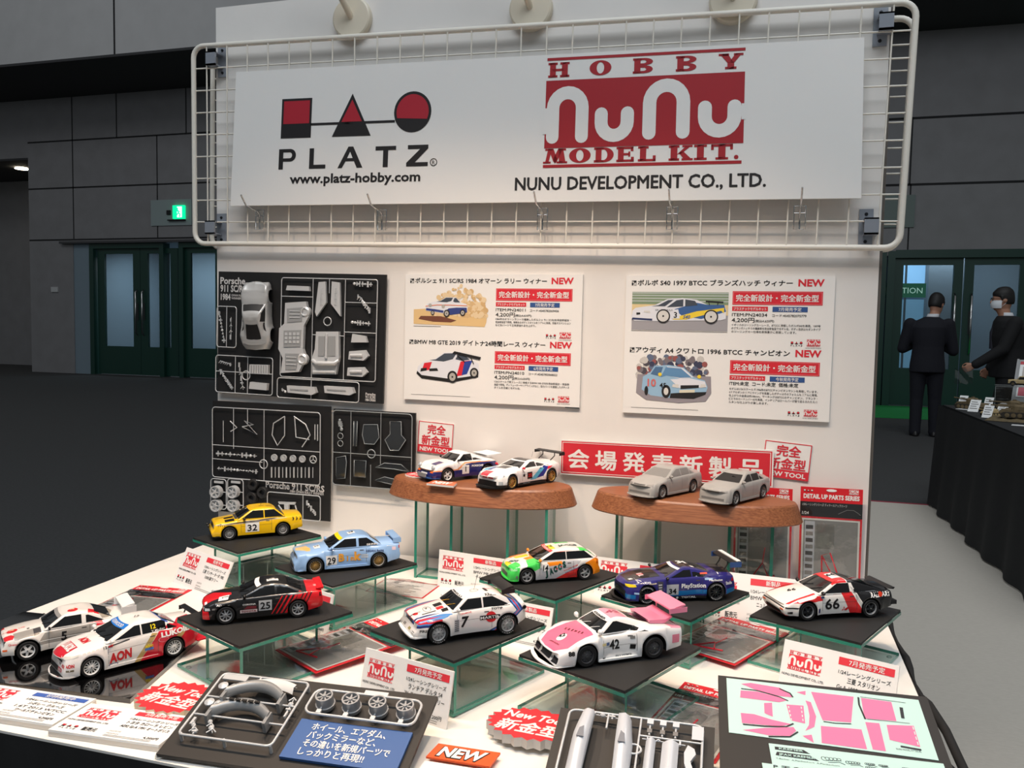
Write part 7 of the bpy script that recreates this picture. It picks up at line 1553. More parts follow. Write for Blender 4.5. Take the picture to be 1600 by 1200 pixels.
b.tube([(*cm(559, 335), .0195), (*cm(559, 440), .0205)], .0035, SPRUE, 8); b.tube([(*cm(500, 450), .018), (*cm(520, 462), .024), (*cm(600, 462), .024), (*cm(610, 450), .018)], .005, SPRUE, 8); b.tube([(*cm(503, 500), .017), (*cm(598, 500), .017)], .004, SPRUE, 8)
for yy in (428, 498): b.tube([(*cm(662, yy), .0185), (*cm(712, yy), .0185)], .0040, SPRUE, 8)
for r_ in ((440, 445, .014), (448, 240, .013)): x_, y_ = cm(r_[0]+14, r_[1]); b.lathe([(r_[2]*.5, .018), (r_[2]*.7, .021), (r_[2], .018), (r_[2], .008)], SPRUE, 18, o=(x_, y_, 0))
bits(b, *cm(660, 120), *cm(740, 125), 5, .012, SPRUE, 1); bits(b, *cm(680, 170), *cm(735, 240), 6, .012, SPRUE, 2); bits(b, *cm(655, 285), *cm(735, 292), 5, .012, SPRUE, 3)
b.build('sprue', t)
for (p0, p1, vs_, hs_, sd, lst) in (((60, 390), (150, 215), (105,), (), 4, [(70, 235, 95, 370, 6), (125, 260, 125, 360, 3)]), ((57, 590), (318, 440), (148, 205), (505,), 5, [(75, 455, 130, 470, 4), (75, 490, 135, 575, 8), (165, 460, 185, 580, 4)]), ((340, 612), (695, 545), (490,), (), 6, [(360, 575, 380, 590, 2)])):
    b = MB(); A, C = cm(*p0), cm(*p1); A, C = (min(A[0], C[0]), min(A[1], C[1])), (max(A[0], C[0]), max(A[1], C[1]))
    sprue(b, A[0], A[1], C[0], C[1], .007, vert=[(cm(q, 400)[0], A[1], C[1]) for q in vs_], hor=[(cm(200, q)[1], A[0], C[0]) for q in hs_], z=.012)
    for i, (a0, a1, c0, c1, n) in enumerate(lst): bits(b, *cm(a0, a1), *cm(c0, c1), n, .012, SPRUE, sd*7+i, .005)
    if sd == 5:
        part_poly(b, cr((218, 468), (302, 470), (302, 512), (216, 508)), .008, .017, SPRUE); part_poly(b, cr((222, 545), (300, 552), (298, 582), (218, 575)), .008, .018, SPRUE); x_, y_ = cm(198, 517); b.tube([(x_+.011*cos(2*pi*k/18), y_+.011*sin(2*pi*k/18), .012) for k in range(18)], .0014, SPRUE, 6, closed=True)
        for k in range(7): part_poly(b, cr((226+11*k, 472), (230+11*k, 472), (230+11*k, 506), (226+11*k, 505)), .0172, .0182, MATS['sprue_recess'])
    if sd == 6:
        for a in (390, 552): part_poly(b, cr((a, 560), (a+120, 566), (a+128, 590), (a+110, 600), (a+4, 590)), .008, .020, SPRUE)
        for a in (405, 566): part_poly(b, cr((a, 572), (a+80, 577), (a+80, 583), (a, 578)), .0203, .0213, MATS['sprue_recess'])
    b.build('sprue', t)
def shell_on(board, spk, s, M, paint, gm):
    c = Car.__new__(Car); c.S = spk; c.s = s; c.paint = paint; c.body = MB(); c.build_shell(); c.bvh = BVHTree.FromPolygons([tuple(v) for v in c.body.v], c.body.f)
    o = c.body.build('car_body', board, matrix=M); c.root = o; c.glass(bp=(-.38,), pa=.09, pc=.52, pil=.075, bpw=.04, m=gm); return o
P911 = spec(wb=2.272, xf=2.02, xr=-2.02, wr=.32, ra=(.38, .40), fl=(.03, .06), fw=.13, bot=[(2.02, .22), (1.0, .18), (-1.0, .18), (-2.02, .34)], top=[(2.02, .58), (1.95, .66), (1.5, .80), (.95, .92), (.8, .94), (-1.0, 1.0), (-1.6, .90), (-2.02, .70)], sh=[(2.02, .60), (1.95, .72), (1.6, .84), (1.1, .90), (.6, .88), (-.6, .90), (-1.2, .94), (-1.7, .84), (-2.02, .66)],
  wid=[(2.02, .70), (1.85, .78), (1.13, .82), (0, .80), (-.7, .86), (-1.13, .88), (-1.8, .82), (-2.02, .72)], nose=[(.2, .04), (.32, .08), (.44, .06), (.50, 0), (.85, -.18)], tail=[(.2, .03), (.5, .05), (.9, -.1)], gh=dict(xb0=.74, xt0=.20, xt1=-.40, xb1=-1.70, zb=.88, zr=1.33, wb=.72, wr=.54, bow=.09, cr=.72, tap=.22), bowf=.16, nl=.6, bowr=.12)
x_, y_ = cm(256, 255)
shell_on(t, P911, .0418, face_matrix((x_, y_, .008), (.06, -1, 0), (1, .06, .25)).copy() @ Matrix.Identity(4) if False else Matrix.Translation((x_, y_, .006)) @ Matrix.Rotation(rad(92), 4, 'Z') @ Matrix.Rotation(rad(7), 4, 'X'), mat('silver_body_plastic', (186, 188, 188), .32, .35), mat('open_window', (18, 18, 19), .5))
# lower left board
t, w, h = kit_board([(-0.7682, 1.0431), (-0.4366, 1.0415), (-0.4435, 0.7625), (-0.7745, 0.7618)], 'black board of grey kit parts low on the panel, behind the yellow saloon', -.004)
def cm(x, y): 
    tp = 632+.0546*(x-45); bt = 1112+.0888*(x-38); return ((x-42)/510*w, (1-(y-tp)/(bt-tp))*h)
b = MB(); b.box((0, 0, 0), (w, h, .005), BOARD); x_, y_ = cm(278, 1010); b.text('Porsche 911 SC/RS', x_, y_, .0225, .0056, SG, .03, width=.163); x_, y_ = cm(384, 1032); b.text('1984 OMAN RALLY WINNER', x_, y_, .0095, .0056, SG, .02, width=.093); b.build('backing_board', t)
b = MB(); A, C = cm(48, 962), cm(516, 685); sprue(b, A[0], A[1], C[0], C[1], .008, vert=[(cm(277, 800)[0], A[1], C[1]), (cm(143, 700)[0], cm(0, 830)[1], C[1]), (cm(205, 700)[0], cm(0, 720)[1], C[1]), (cm(97, 750)[0], cm(0, 805)[1], cm(0, 712)[1])], hor=[(cm(280, 838)[1], A[0], C[0]), (cm(280, 900)[1], A[0], cm(270, 0)[0])], z=.012)
x_, y_ = cm(275, 907); b.tube([(x_+.011*cos(2*pi*k/18), y_+.011*sin(2*pi*k/18), .012) for k in range(18)], .0014, SPRUE, 6, closed=True)
for pts in ([(366, 700), (318, 730), (312, 780), (335, 826), (366, 782), (366, 700)], [(405, 700), (455, 735), (474, 780), (440, 832)], [(408, 700), (414, 790), (470, 800)], [(182, 745), (232, 735), (190, 718), (246, 778), (182, 745)], [(128, 720), (158, 748), (130, 765)], [(494, 735), (494, 800)], [(505, 735), (505, 805)]): b.tube([(*cm(*q), .012) for q in pts], .0015, SPRUE, 6)
for i in range(4): x_, y_ = cm(322+40*i, 878+2*i); wheelpart(b, x_, y_, .010, .0085, SPRUE, 8, .004)
x_, y_ = cm(487, 886); b.tube([(x_+.009*cos(2*pi*k/16), y_+.009*sin(2*pi*k/16), .012) for k in range(16)], .0013, SPRUE, 6, closed=True); b.tube([(x_, y_+.009, .012), (x_, y_, .012), (x_+.007, y_-.005, .012)], .001, SPRUE, 5); b.tube([(x_, y_, .012), (x_-.007, y_-.005, .012)], .001, SPRUE, 5)
bits(b, *cm(65, 860), *cm(245, 872), 7, .012, SPRUE, 11, .006); bits(b, *cm(70, 925), *cm(250, 940), 9, .012, SPRUE, 12, .005)
for i in range(12): x_, y_ = cm(310+16*i, 920); x2, y2 = cm(310+16*i, 965); b.tube([(x_, y_, .012), (x2, y2, .012)], .0011 if i % 2 else .002, SPRUE, 6)
b.build('sprue', t)
for x0 in (40, 116):
    b = MB(); A, C = cm(x0, 1100), cm(x0+70, 975); sprue(b, A[0], A[1], C[0], C[1], .008, hor=[(cm(x0, 1025)[1], A[0], C[0]), (cm(x0, 1082)[1], A[0], C[0])], z=.012)
    for yy in (1026, 1085): x_, y_ = cm(x0+33, yy); wheelpart(b, x_, y_, .012, .0155, SPRUE, 5, .014)
    b.box((cm(x0+16, 0)[0], cm(x0, 988)[1], .010), (cm(x0+56, 0)[0], cm(x0, 978)[1], .013), SPRUE); b.build('sprue', t)
for q in ((231, 995), (226, 1052), (272, 1030)):
    b = MB(); x_, y_ = cm(*q); b.lathe([(.006, .008), (.007, .018), (.0125, .019), (.014, .016), (.014, .006)], mat('loose_tyre', (30, 30, 30), .6), 24, o=(x_, y_, 0)); b.lathe([(.0001, .012), (.0068, .012)], GUN, 16, o=(x_, y_, 0)); b.build('tyre', t)
b = MB(); A, C = cm(292, 1135), cm(518, 1045); sprue(b, A[0], A[1], C[0], C[1], .007, vert=[(cm(445, 0)[0], A[1], C[1])], z=.012)
part_poly(b, cr((340, 1070), (415, 1072), (412, 1082), (345, 1080)), .010, .014, SPRUE); part_poly(b, cr((368, 1080), (388, 1080), (386, 1120), (370, 1120)), .010, .016, SPRUE); b.tube([(*cm(340, 1085), .012), (*cm(358, 1110), .012)], .002, SPRUE, 6); b.tube([(*cm(412, 1085), .012), (*cm(420, 1115), .012)], .002, SPRUE, 6); bits(b, *cm(460, 1070), *cm(500, 1125), 5, .012, SPRUE, 14, .006); b.build('sprue', t)
# small board of clear parts
t, w, h = kit_board([(-0.428, 1.0378), (-0.2146, 1.0363), (-0.2209, 0.857), (-0.4338, 0.852)], 'smallest black board, with clear plastic kit parts, at the centre left of the panel', -.006)
def cm(x, y):
    tp = 667+.0587*(x-572); bt = 1000+.051*(x-562); return ((x-567)/355*w, (1-(y-tp)/(bt-tp))*h)
CLR = mat('clear_part', (150, 156, 158), .12, .1); CLB = mat('clear_part_body', (44, 47, 49), .08, coat=1.0)
b = MB(); b.box((0, 0, 0), (w, h, .005), BOARD); b.build('backing_board', t)
b = MB(); A, C = cm(570, 1000), cm(912, 692); sprue(b, A[0], A[1], C[0], C[1], .009, .0012, vert=[(cm(650, 0)[0], A[1], C[1]), (cm(780, 0)[0], cm(0, 870)[1], C[1]), (cm(738, 0)[0], A[1], cm(0, 870)[1])], hor=[(cm(740, 866)[1], A[0], C[0])], z=.011, m=CLR)
x_, y_ = cm(740, 862); b.tube([(x_+.010*cos(2*pi*k/18), y_+.010*sin(2*pi*k/18), .011) for k in range(18)], .0014, CLR, 6, closed=True)
for pts in ([(708, 735), (768, 735), (775, 790), (755, 820), (712, 818), (702, 780)], [(820, 722), (868, 722), (870, 780), (888, 800), (860, 845), (822, 845), (800, 800), (822, 775)], [(588, 880), (630, 872), (634, 900), (628, 970), (588, 975)], [(668, 890), (720, 892), (718, 965), (668, 962)], [(760, 920), (800, 900), (870, 905), (905, 935), (840, 925)], [(760, 975), (800, 960), (850, 970), (880, 1000), (800, 985)], [(665, 720), (680, 720), (678, 830), (664, 828)]):
    P = cr(*pts); part_poly(b, P, .008, .013, CLB); b.tube([(p[0], p[1], .0135) for p in P], .0010, CLR, 5, closed=True)
for q in ((605, 785), (605, 818)): x_, y_ = cm(*q); b.tube([(x_+.007*cos(2*pi*k/14), y_+.007*sin(2*pi*k/14), .012) for k in range(14)], .001, CLR, 5, closed=True)
bits(b, *cm(600, 712), *cm(610, 760), 4, .011, CLR, 21, .006); b.build('sprue', t)

# ---------------- boards at the front of the table
def tilted_board(O, u, v, w, h, label, name='sprue_display_board'):
    """O = upper left corner; the board lies back on a low strut"""
    M = face_matrix(O, u, v); t = thing(name, label, 'sprue board', group='black boards lying at the front of the table', matrix=M)
    b = MB(); b.prism([(0, 0), (w, 0), (w, -h), (0, -h)], -.005, 0, mat('dark_mount_board', (40, 38, 36), .6)); b.build('backing_board', t)
    n = M.to_3x3() @ Vector((0, 0, 1)); d = M.to_3x3() @ Vector((0, 1, 0))
    z = M.translation.z-.006-ZT
    # strut under the raised back edge, in board axes
    down = M.to_3x3().inverted() @ Vector((0, 0, -1)); s = MB()
    for x in (.04, w-.04):
        s.tube([(x, -.012, -.006), tuple(Vector((x, -.012, -.006))+down*max(.001, z-.003))], .003, MATS['dark_mount_board'], 8)
    s.build('strut', t); return t
t = tilted_board((-.1565, -.8311, .755), (.9974, .0716, 0), (-.068, .9478, .3115), .3160, .150, 'black board with grey bumper sprue, wheel sprue and blue caption, front left of centre')
b = MB(); z = .012; sprue(b, .0172, -.127, .1440, -.0165, .007, .0017, z, hor=[(-.060, .0172, .144), (-.092, .0172, .144)])
b.box((.021, -.0275, z-.001), (.056, -.018, z+.0012), SPRUE)
for x0, y0 in ((.050, -.054), (.048, -.088)):
    n = 14; vs = []
    for k in range(n+1):
        f = -1+2*k/n; xx = x0+.034+.040*f; yy = y0+.018*(1-f*f)-.006; 
        for dz, dy in ((0, 0), (.006, -.001), (.011, .003), (.0125, .008), (.011, .011), (.005, .012)): vs.append((xx, yy+dy, z+dz-.001))
    b.add(vs, [(k*6+j, (k+1)*6+j, (k+1)*6+j+1, k*6+j+1) for k in range(n) for j in range(5)], mat('sprue_bumper', (150, 152, 153), .35, .3), True)
    for sx in (-1, 1): b.box((x0+.034+sx*.040-.0022, y0-.014, z-.006), (x0+.034+sx*.040+.0022, y0+.006, z+.009), MATS['sprue_bumper'])
    if y0 < -.07:
        for k in range(5): b.box((x0+.012+.009*k, y0+.0135, z+.0125), (x0+.019+.009*k, y0+.0165, z+.0140), TRIM)
vs = []
for k in range(13): f = -1+2*k/12; xx = .1+.030*f; vs += [(xx, -.040+.006*(1-f*f), z), (xx, -.034+.007*(1-f*f), z+.006), (xx, -.026+.006*(1-f*f), z+.004)]
b.add(vs, [(k*3+j, (k+1)*3+j, (k+1)*3+j+1, k*3+j+1) for k in range(12) for j in range(2)], mat('sprue_white', (214, 214, 212), .4), True)
for x, y in ((.030, -.040), (.046, -.041), (.028, -.071), (.042, -.072)): b.lathe([(.0065, 0), (.0065, .002), (.003, .004), (.0001, .0045)], SPRUE, 18, o=(x, y, z))
bits(b, .070, -.022, .130, -.027, 5, z, SPRUE, 31, .005); bits(b, .024, -.103, .038, -.122, 4, z, SPRUE, 32, .005); bits(b, .046, -.100, .060, -.118, 3, z, SPRUE, 33, .005); bits(b, .135, -.044, .139, -.08, 3, z, SPRUE, 34, .005)
b.build('sprue', t)
b = MB(); 
for x, y in ((.019, -.020), (.142, -.019), (.142, -.125), (.02, -.125), (.085, -.018), (.08, -.126)): b.tube([(x, y, 0), (x, y, z)], .0022, SPRUE, 6)
b.build('peg', t)
b = MB(); z = .012; sprue(b, .158, -.067, .3055, -.0246, .011, .0018, z); b.box((.224, -.0262, z-.001), (.256, -.018, z+.0014), MATS['sprue_white'])
for x in (.178, .2145, .251, .288):
    b.tube([(x, -.0246, z), (x, -.067, z)], .0011, SPRUE, 6); b.box((x-.003, -.0665, z-.001), (x+.003, -.0605, z+.002), MATS['sprue_white'])
b.build('sprue', t)
for x in (.178, .2145, .251, .288):
    b = MB(); wheelpart(b, x, -.0440, .003, .0115, mat('wheel_part_grey', (168, 170, 172), .35, .35), 7, .019); b.lathe([(.0115, .004), (.0128, .004), (.0128, .006), (.0115, .0062)], MATS['wheel_part_grey'], 20, o=(x, -.0440, .003)); b.build('wheel', t)
b = MB(); b.box((.157, -.133, .001), (.3055, -.0705, .005), mat('caption_blue', (52, 92, 150), .5))
for i, s_ in enumerate(('ホイール、エアダム、', 'バックミラーなど、', 'その違いを新規パーツで', 'しっかりと再現!!')): b.text(s_, .177, -.086-.0133*i, .0128, .0056, WHITE, .02, width=(.098, .090, .112, .084)[i])
b.build('caption_plate', t)
b = MB(); b.lathe([(.0001, .006), (.004, .0055), (.0055, .002), (.0055, 0)], mat('clear_pin', (206, 208, 204), .15, .3), 16); b.tube([(0, 0, .002), (0, 0, .008)], .0015, CHROME, 8)
tag(b.build('push_pin', loc=(-.147, -.9665, .7005)), 'clear push pin at the corner of the front left sprue board', 'pin')
t = tilted_board((.3168, -.7770, .750), (.9992, .0405, 0), (-.0382, .9412, .3355), .1935, .143, 'black board with white seat shells and panels on a sprue, bottom centre')
class SB(MB):
    def add(self, vs, fs, m, smooth=False):
        # this sprue was measured lying flat: bring it to the board's own proportions
        self.K = Matrix.Diagonal((.97, .76, 1, 1)); n0 = len(self.v); super().add(vs, fs, m, smooth)
        for i in range(n0, len(self.v)): self.v[i] = self.K @ self.v[i]
b = SB(); z = .012; sprue(b, .0155, -.185, .185, -.0165, .010, .0018, z, vert=[(.066, -.048, -.0165), (.108, -.185, -.0165)], hor=[(-.053, .108, .185), (-.150, .0155, .108)])
b.tube([(.103+.0095*cos(2*pi*k/18), -.082+.0095*sin(2*pi*k/18), z) for k in range(18)], .0016, SPRUE, 6, closed=True)
PW_ = mat('white_kit_plastic', (206, 210, 216), .35, .15)
for sg, x0 in ((1, .030), (-1, .098)):
    X = lambda q: x0+sg*q
    n = 10; vs = []
    for k in range(n+1):
        f = k/n; yy = -.024-.135*f; xi = .018-.003*f; xo = .002-.006*min(1, f*2.5); zz = .004+.013*sin(pi*min(1, .2+f*.8))
        for a, bq in ((xo, .0), (xo+.003, zz*.7), ((xo+xi)/2, zz), (xi, zz*.85), (xi+.001, .002)): vs.append((X(a), yy, z+bq))
    b.add(vs, [(k*5+j, (k+1)*5+j, (k+1)*5+j+1, k*5+j+1) if sg < 0 else (k*5+j, k*5+j+1, (k+1)*5+j+1, (k+1)*5+j) for k in range(n) for j in range(4)], PW_, True)
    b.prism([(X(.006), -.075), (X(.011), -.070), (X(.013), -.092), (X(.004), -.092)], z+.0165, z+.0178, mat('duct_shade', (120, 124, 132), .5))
for x0, x1, y0, y1 in ((.117, .129, -.165, -.062), (.137, .157, -.160, -.062)):
    n = 8; vs = []
    for k in range(n+1): f = k/n; vs += [(x0+(x1-x0)*f, y0, z+.006*sin(pi*f)), (x0+(x1-x0)*f, y1+.003*f, z+.006*sin(pi*f))]
    b.add(vs, [(2*k, 2*k+2, 2*k+3, 2*k+1) for k in range(n)], PW_, True)
b.prism([(.168, -.064), (.176, -.070), (.178, -.080), (.172, -.095), (.176, -.112), (.169, -.116), (.165, -.100), (.164, -.080)], z-.001, z+.004, PW_); b.rect(.172, -.050, .186, -.022, z+.003, PW_)
for x in (.120, .136, .152): b.box((x-.004, -.029, z-.001), (x+.004, -.020, z+.003), PW_); b.tube([(x, -.03, z), (x, -.05, z)], .0014, SPRUE, 6); b.box((x-.003, -.046, z-.001), (x+.003, -.038, z+.002), GREYP)
bits(b, .040, -.020, .090, -.024, 3, z, SPRUE, 41, .005); bits(b, .112, -.058, .165, -.06, 3, z, PW_, 42, .004)
b.build('sprue', t)
t = tilted_board((.5076, -.6542, .770), (.9974, .0717, 0), (-.0691, .9619, .2644), .2632, .235, 'grey black board with pink decal sheets at the bottom right corner')
SHEET = mat('pale_green_decal_sheet', (190, 224, 216), .45); PINK = mat('decal_sheet_pink', (232, 118, 160), .45); SHK = mat('decal_sheet_black', (36, 36, 40), .5)
# sheet 1: coordinates read off the photograph's sheet, 1140 x 330 units
b = MB(); q = [(.0109, -.0049), (.2512, -.0088), (.2503, -.1147), (.0116, -.1092)]
def sm(x, y):
    """photo units to board metres"""
    tl, tr, br, bl = q; u = (x-(262+(275-262)*v_))/1.0 if False else None
    # invert the sheet quad in the photograph (262,205)-(1305,325)-(1415,655)-(275,500)
    u, v = .5, .5
    for _ in range(12):
        px = (1-v)*((1-u)*262+u*1305)+v*((1-u)*275+u*1415); py = (1-v)*((1-u)*205+u*325)+v*((1-u)*500+u*655)
        ax = (1-v)*1043+v*1140; ay = (1-v)*120+v*155; bx = (1-u)*13+u*110; by = (1-u)*295+u*330; dt = ax*by-ay*bx; ex, ey = x-px, y-py
        u += (ex*by-ey*bx)/dt; v += (ax*ey-ay*ex)/dt
    # perspective leaves u, v nearly metric over so small a sheet
    return (tl[0]*(1-u)*(1-v)+tr[0]*u*(1-v)+br[0]*u*v+bl[0]*(1-u)*v, tl[1]*(1-u)*(1-v)+tr[1]*u*(1-v)+br[1]*u*v+bl[1]*(1-u)*v)
b.prism([q[0], q[1], q[2], q[3]], .0003, .0008, SHEET)
z = .0011
for pts in ([(735, 285), (965, 312), (955, 458), (800, 445)], [(1005, 318), (1165, 340), (1195, 450), (1025, 435)], [(790, 475), (1010, 495), (1040, 597), (795, 562)], [(1030, 455), (1105, 462), (1140, 608), (1070, 598)], [(1143, 470), (1285, 475), (1320, 588), (1160, 550)], [(600, 358), (695, 365), (705, 462), (625, 445)], [(345, 240), (400, 235), (560, 262), (620, 292), (630, 318), (560, 310), (420, 272)], [(343, 278), (440, 285), (560, 318), (605, 335), (560, 345), (340, 318)], [(343, 402), (420, 410), (520, 440), (630, 465), (560, 475), (350, 455)], [(355, 490), (480, 482), (640, 480), (655, 500), (620, 525), (500, 520)], [(705, 335), (735, 345), (765, 425), (755, 480), (705, 500), (725, 470), (728, 420), (718, 370)], [(475, 350), (520, 348), (525, 425), (478, 405)], [(655, 288), (705, 280), (705, 305)], [(690, 525), (740, 520), (752, 562)]):
    b.poly([sm(*p) for p in pts], z, PINK)
for pts, ww in (([(345, 268), (440, 280), (560, 315), (610, 338)], .0016), ([(355, 462), (480, 474), (600, 478), (640, 462)], .0022), ([(560, 268), (620, 295), (636, 318)], .0022), ([(500, 526), (620, 530), (665, 505)], .0022), ([(990, 315), (996, 360), (1030, 440)], .0022), ([(805, 452), (870, 462), (955, 465)], .0014), ([(1217, 372), (1228, 434)], .0040), ([(1217, 584), (1325, 603)], .0028), ([(1000, 312), (1240, 345)], .0006), ([(1040, 440), (1265, 462)], .0006)):
    b.stroke([sm(*p) for p in pts], ww, z+.0002, SHK, cap=False)
for k in range(4): b.stroke([sm(612+5*k, 368+22*k), sm(614+5*k, 380+22*k)], .0012, z+.0002, SHEET, cap=False); b.stroke([sm(682+3*k, 372+22*k), sm(684+3*k, 384+22*k)], .0012, z+.0002, SHEET, cap=False); b.stroke([sm(1280+8*k, 480+27*k), sm(1285+8*k, 497+27*k)], .0012, z+.0002, SHEET, cap=False)
x_, y_ = sm(1195, 600); b.text('NUNU MODEL KIT DECAL', x_, y_, .004, z, SHK, width=.028)
b.build('decal_sheet', t)
SM = Matrix.Translation((.0582, -.1199, 0)) @ Matrix.Diagonal((.954, .72, 1, 1)) @ Matrix.Translation((-.059, .177, 0))
b = MB(); b.M = SM; b.prism([(.059, -.177), (.2644, -.1759), (.264, -.250), (.062, -.250)], .0003, .0008, SHEET)
b.poly([(.066, -.1835), (.101, -.1835), (.108, -.191), (.066, -.190)], z, SHK); b.text('KREMER', .071, -.189, .0058, z+.0003, SHEET, .03, width=.029)
b.poly([(.068, -.195), (.108, -.195), (.118, -.205), (.066, -.203)], z, SHK); b.text('JPAX KREMER', .070, -.2025, .0068, z+.0003, SHEET, .03, width=.043)
for k, (x0, y0, sc) in enumerate(((.122, -.198, 1), (.150, -.200, .72), (.172, -.198, .5), (.188, -.198, .45), (.172, -.206, .5), (.196, -.206, .5), (.215, -.198, .45))):
    P = []
    for i in range(60):
        f = i/59; P.append((x0+sc*(.022*f+.0035*cos(f*30)), y0+sc*(.0045*sin(f*30)*(1-.4*f)+.002*f)))
    b.stroke(P, .0007, z, SHK, cap=False); b.stroke([(x0+sc*.006, y0-sc*.007), (x0+sc*.02, y0-sc*.004), (x0+sc*.026, y0-sc*.008)], .0009, z, SHK, cap=False)
b.text('T.Bscher  A.Plankenhorn  A.Plankenhorn', .066, -.2115, .0042, z, SHK, width=.075)
b.build('decal_sheet', t)
b = MB(); b.M = SM; b.prism([(.0485, -.2254), (.24, -.2249), (.24, -.258), (.05, -.258)], .0012, .0017, SHEET); b.text('P 天 利 多', .062, -.2335, .0085, .0021, SHK, .02, width=.05); b.text('KREMER RACING', .125, -.2345, .0085, .0021, SHK, .03, width=.07); b.build('decal_sheet', t)
# ================================================================== the two visitors
SKIN = mat('skin', (176, 128, 104), .55); HAIR = mat('black_hair', (20, 17, 16), .6); SUITN = noise_mat('navy_suit_cloth', (15, 16, 26), (19, 20, 31), 200, .85); SUITB = noise_mat('black_suit_cloth', (15, 15, 17), (20, 20, 22), 200, .85)
SHIRT = mat('white_shirt', (222, 224, 228), .7); SHOE = mat('dark_shoe_leather', (30, 28, 28), .4); MASKM = mat('white_face_mask', (226, 230, 234), .7)
def fuse(mb, name, parent, vox, smooth=4, m=None):
    """melt overlapping pieces into one continuous surface"""
    o = mb.build(name, parent); r = o.modifiers.new('r', 'REMESH'); r.mode = 'VOXEL'; r.voxel_size = vox; s = o.modifiers.new('s', 'SMOOTH'); s.iterations = smooth; s.factor = .5
    dg = bpy.context.evaluated_depsgraph_get(); dg.update(); me = bpy.data.meshes.new_from_object(o.evaluated_get(dg)); o.modifiers.clear(); o.data = me
    me.materials.clear(); me.materials.append(m)
    for p in me.polygons: p.use_smooth = True; p.material_index = 0
    return o
def loft(b, rings, m, n=24):
    """stack of (x, y, z, half width, half depth) ellipses along z, closed at both ends"""
    vs = [(x+a*cos(2*pi*k/n), y+d*sin(2*pi*k/n), z) for x, y, z, a, d in rings for k in range(n)]
    b.add(vs, [(i*n+k, i*n+(k+1) % n, (i+1)*n+(k+1) % n, (i+1)*n+k) for i in range(len(rings)-1) for k in range(n)]+[tuple(range(n))[::-1], tuple(range((len(rings)-1)*n, len(rings)*n))], m, True)
def limb(b, pts, m, n=14):
    """tapering limb through (x, y, z, radius) joints"""
    for (p, q) in zip(pts, pts[1:]): b.tube([p[:3], tuple((Vector(p[:3])*2+Vector(q[:3]))/3), tuple((Vector(p[:3])+Vector(q[:3])*2)/3), q[:3]], p[3], m, n, r1=q[3])
    for p in pts: b.sphere(p[:3], p[3]*.99, m, 8)
def hand(b, wrist, d, up, side, curl=.7, s=1.0):
    """palm, four fingers of different length and a thumb off the side of the palm; d = along the hand, up = back of the hand, side = towards the thumb"""
    w = Vector(wrist); d = Vector(d).normalized(); up = (Vector(up)-d*Vector(up).dot(d)).normalized(); sd = Vector(side); sd = (sd-d*sd.dot(d)-up*sd.dot(up)).normalized()
    P = lambda a, c, e: tuple(w+(d*a+sd*c+up*e)*s)
    for c in (-.028, -.010, .010, .028): b.tube([P(.0, c*.6, 0), P(.045, c, 0), P(.085, c, 0)], .016*s, SKIN, 10, r1=.012*s)
    for c, L in ((-.030, .060), (-.010, .074), (.010, .080), (.030, .070)):
        k1 = (.085+L*.45*cos(curl), -L*.45*sin(curl)); k2 = (k1[0]+L*.33*cos(curl*2), k1[1]-L*.33*sin(curl*2)); k3 = (k2[0]+L*.25*cos(curl*2.7), k2[1]-L*.25*sin(curl*2.7))
        b.tube([P(.082, c, 0), P(k1[0], c*1.05, k1[1]), P(k2[0], c*1.05, k2[1]), P(k3[0], c*1.0, k3[1])], .0095*s, SKIN, 8, r1=.0075*s); b.sphere(P(k3[0], c, k3[1]), .0078*s, SKIN, 6)
    b.tube([P(.020, .028, -.002), P(.050, .052, -.012), P(.075, .055, -.026), P(.095, .048, -.036)], .012*s, SKIN, 8, r1=.008*s); b.sphere(P(.095, .048, -.036), .008*s, SKIN, 6)
def head_rings(cx, cy, z, f=1):
    """neck, jaw, skull; face towards +y; z = chin height"""
    return [(cx, cy-.02, z-.13, .068, .066), (cx, cy-.012, z-.06, .058, .060), (cx, cy-.002, z-.015, .056, .070), (cx, cy+.012, z+.005, .052, .082), (cx, cy+.010, z+.04, .064, .094), (cx, cy+.004, z+.08, .073, .100), (cx, cy, z+.12, .077, .103), (cx, cy-.006, z+.16, .077, .102), (cx, cy-.012, z+.195, .068, .090), (cx, cy-.014, z+.222, .045, .062), (cx, cy-.014, z+.232, .015, .022)]
def face(b, cx, cy, z, m):
    b.tube([(cx, cy+.095, z+.125), (cx, cy+.112, z+.095), (cx, cy+.122, z+.082)], .010, m, 8, r1=.015); b.sphere((cx, cy+.116, z+.080), .014, m, 8)
    for s in (-1, 1):
        b.sphere((cx+s*.032, cy+.085, z+.112), .016, m, 8)
        b.lathe([(.0001, -.010), (.018, -.009), (.026, .0), (.020, .008), (.0001, .004)], m, 14, 'x', o=(cx+s*.078, cy-.004, z+.100))
    b.tube([(cx-.024, cy+.096, z+.045), (cx, cy+.104, z+.047), (cx+.024, cy+.096, z+.045)], .008, m, 8)
def tilt_verts(b, i0, pivot, M):
    p = Vector(pivot)
    for i in range(i0, len(b.v)): b.v[i] = p+M @ (b.v[i]-p)
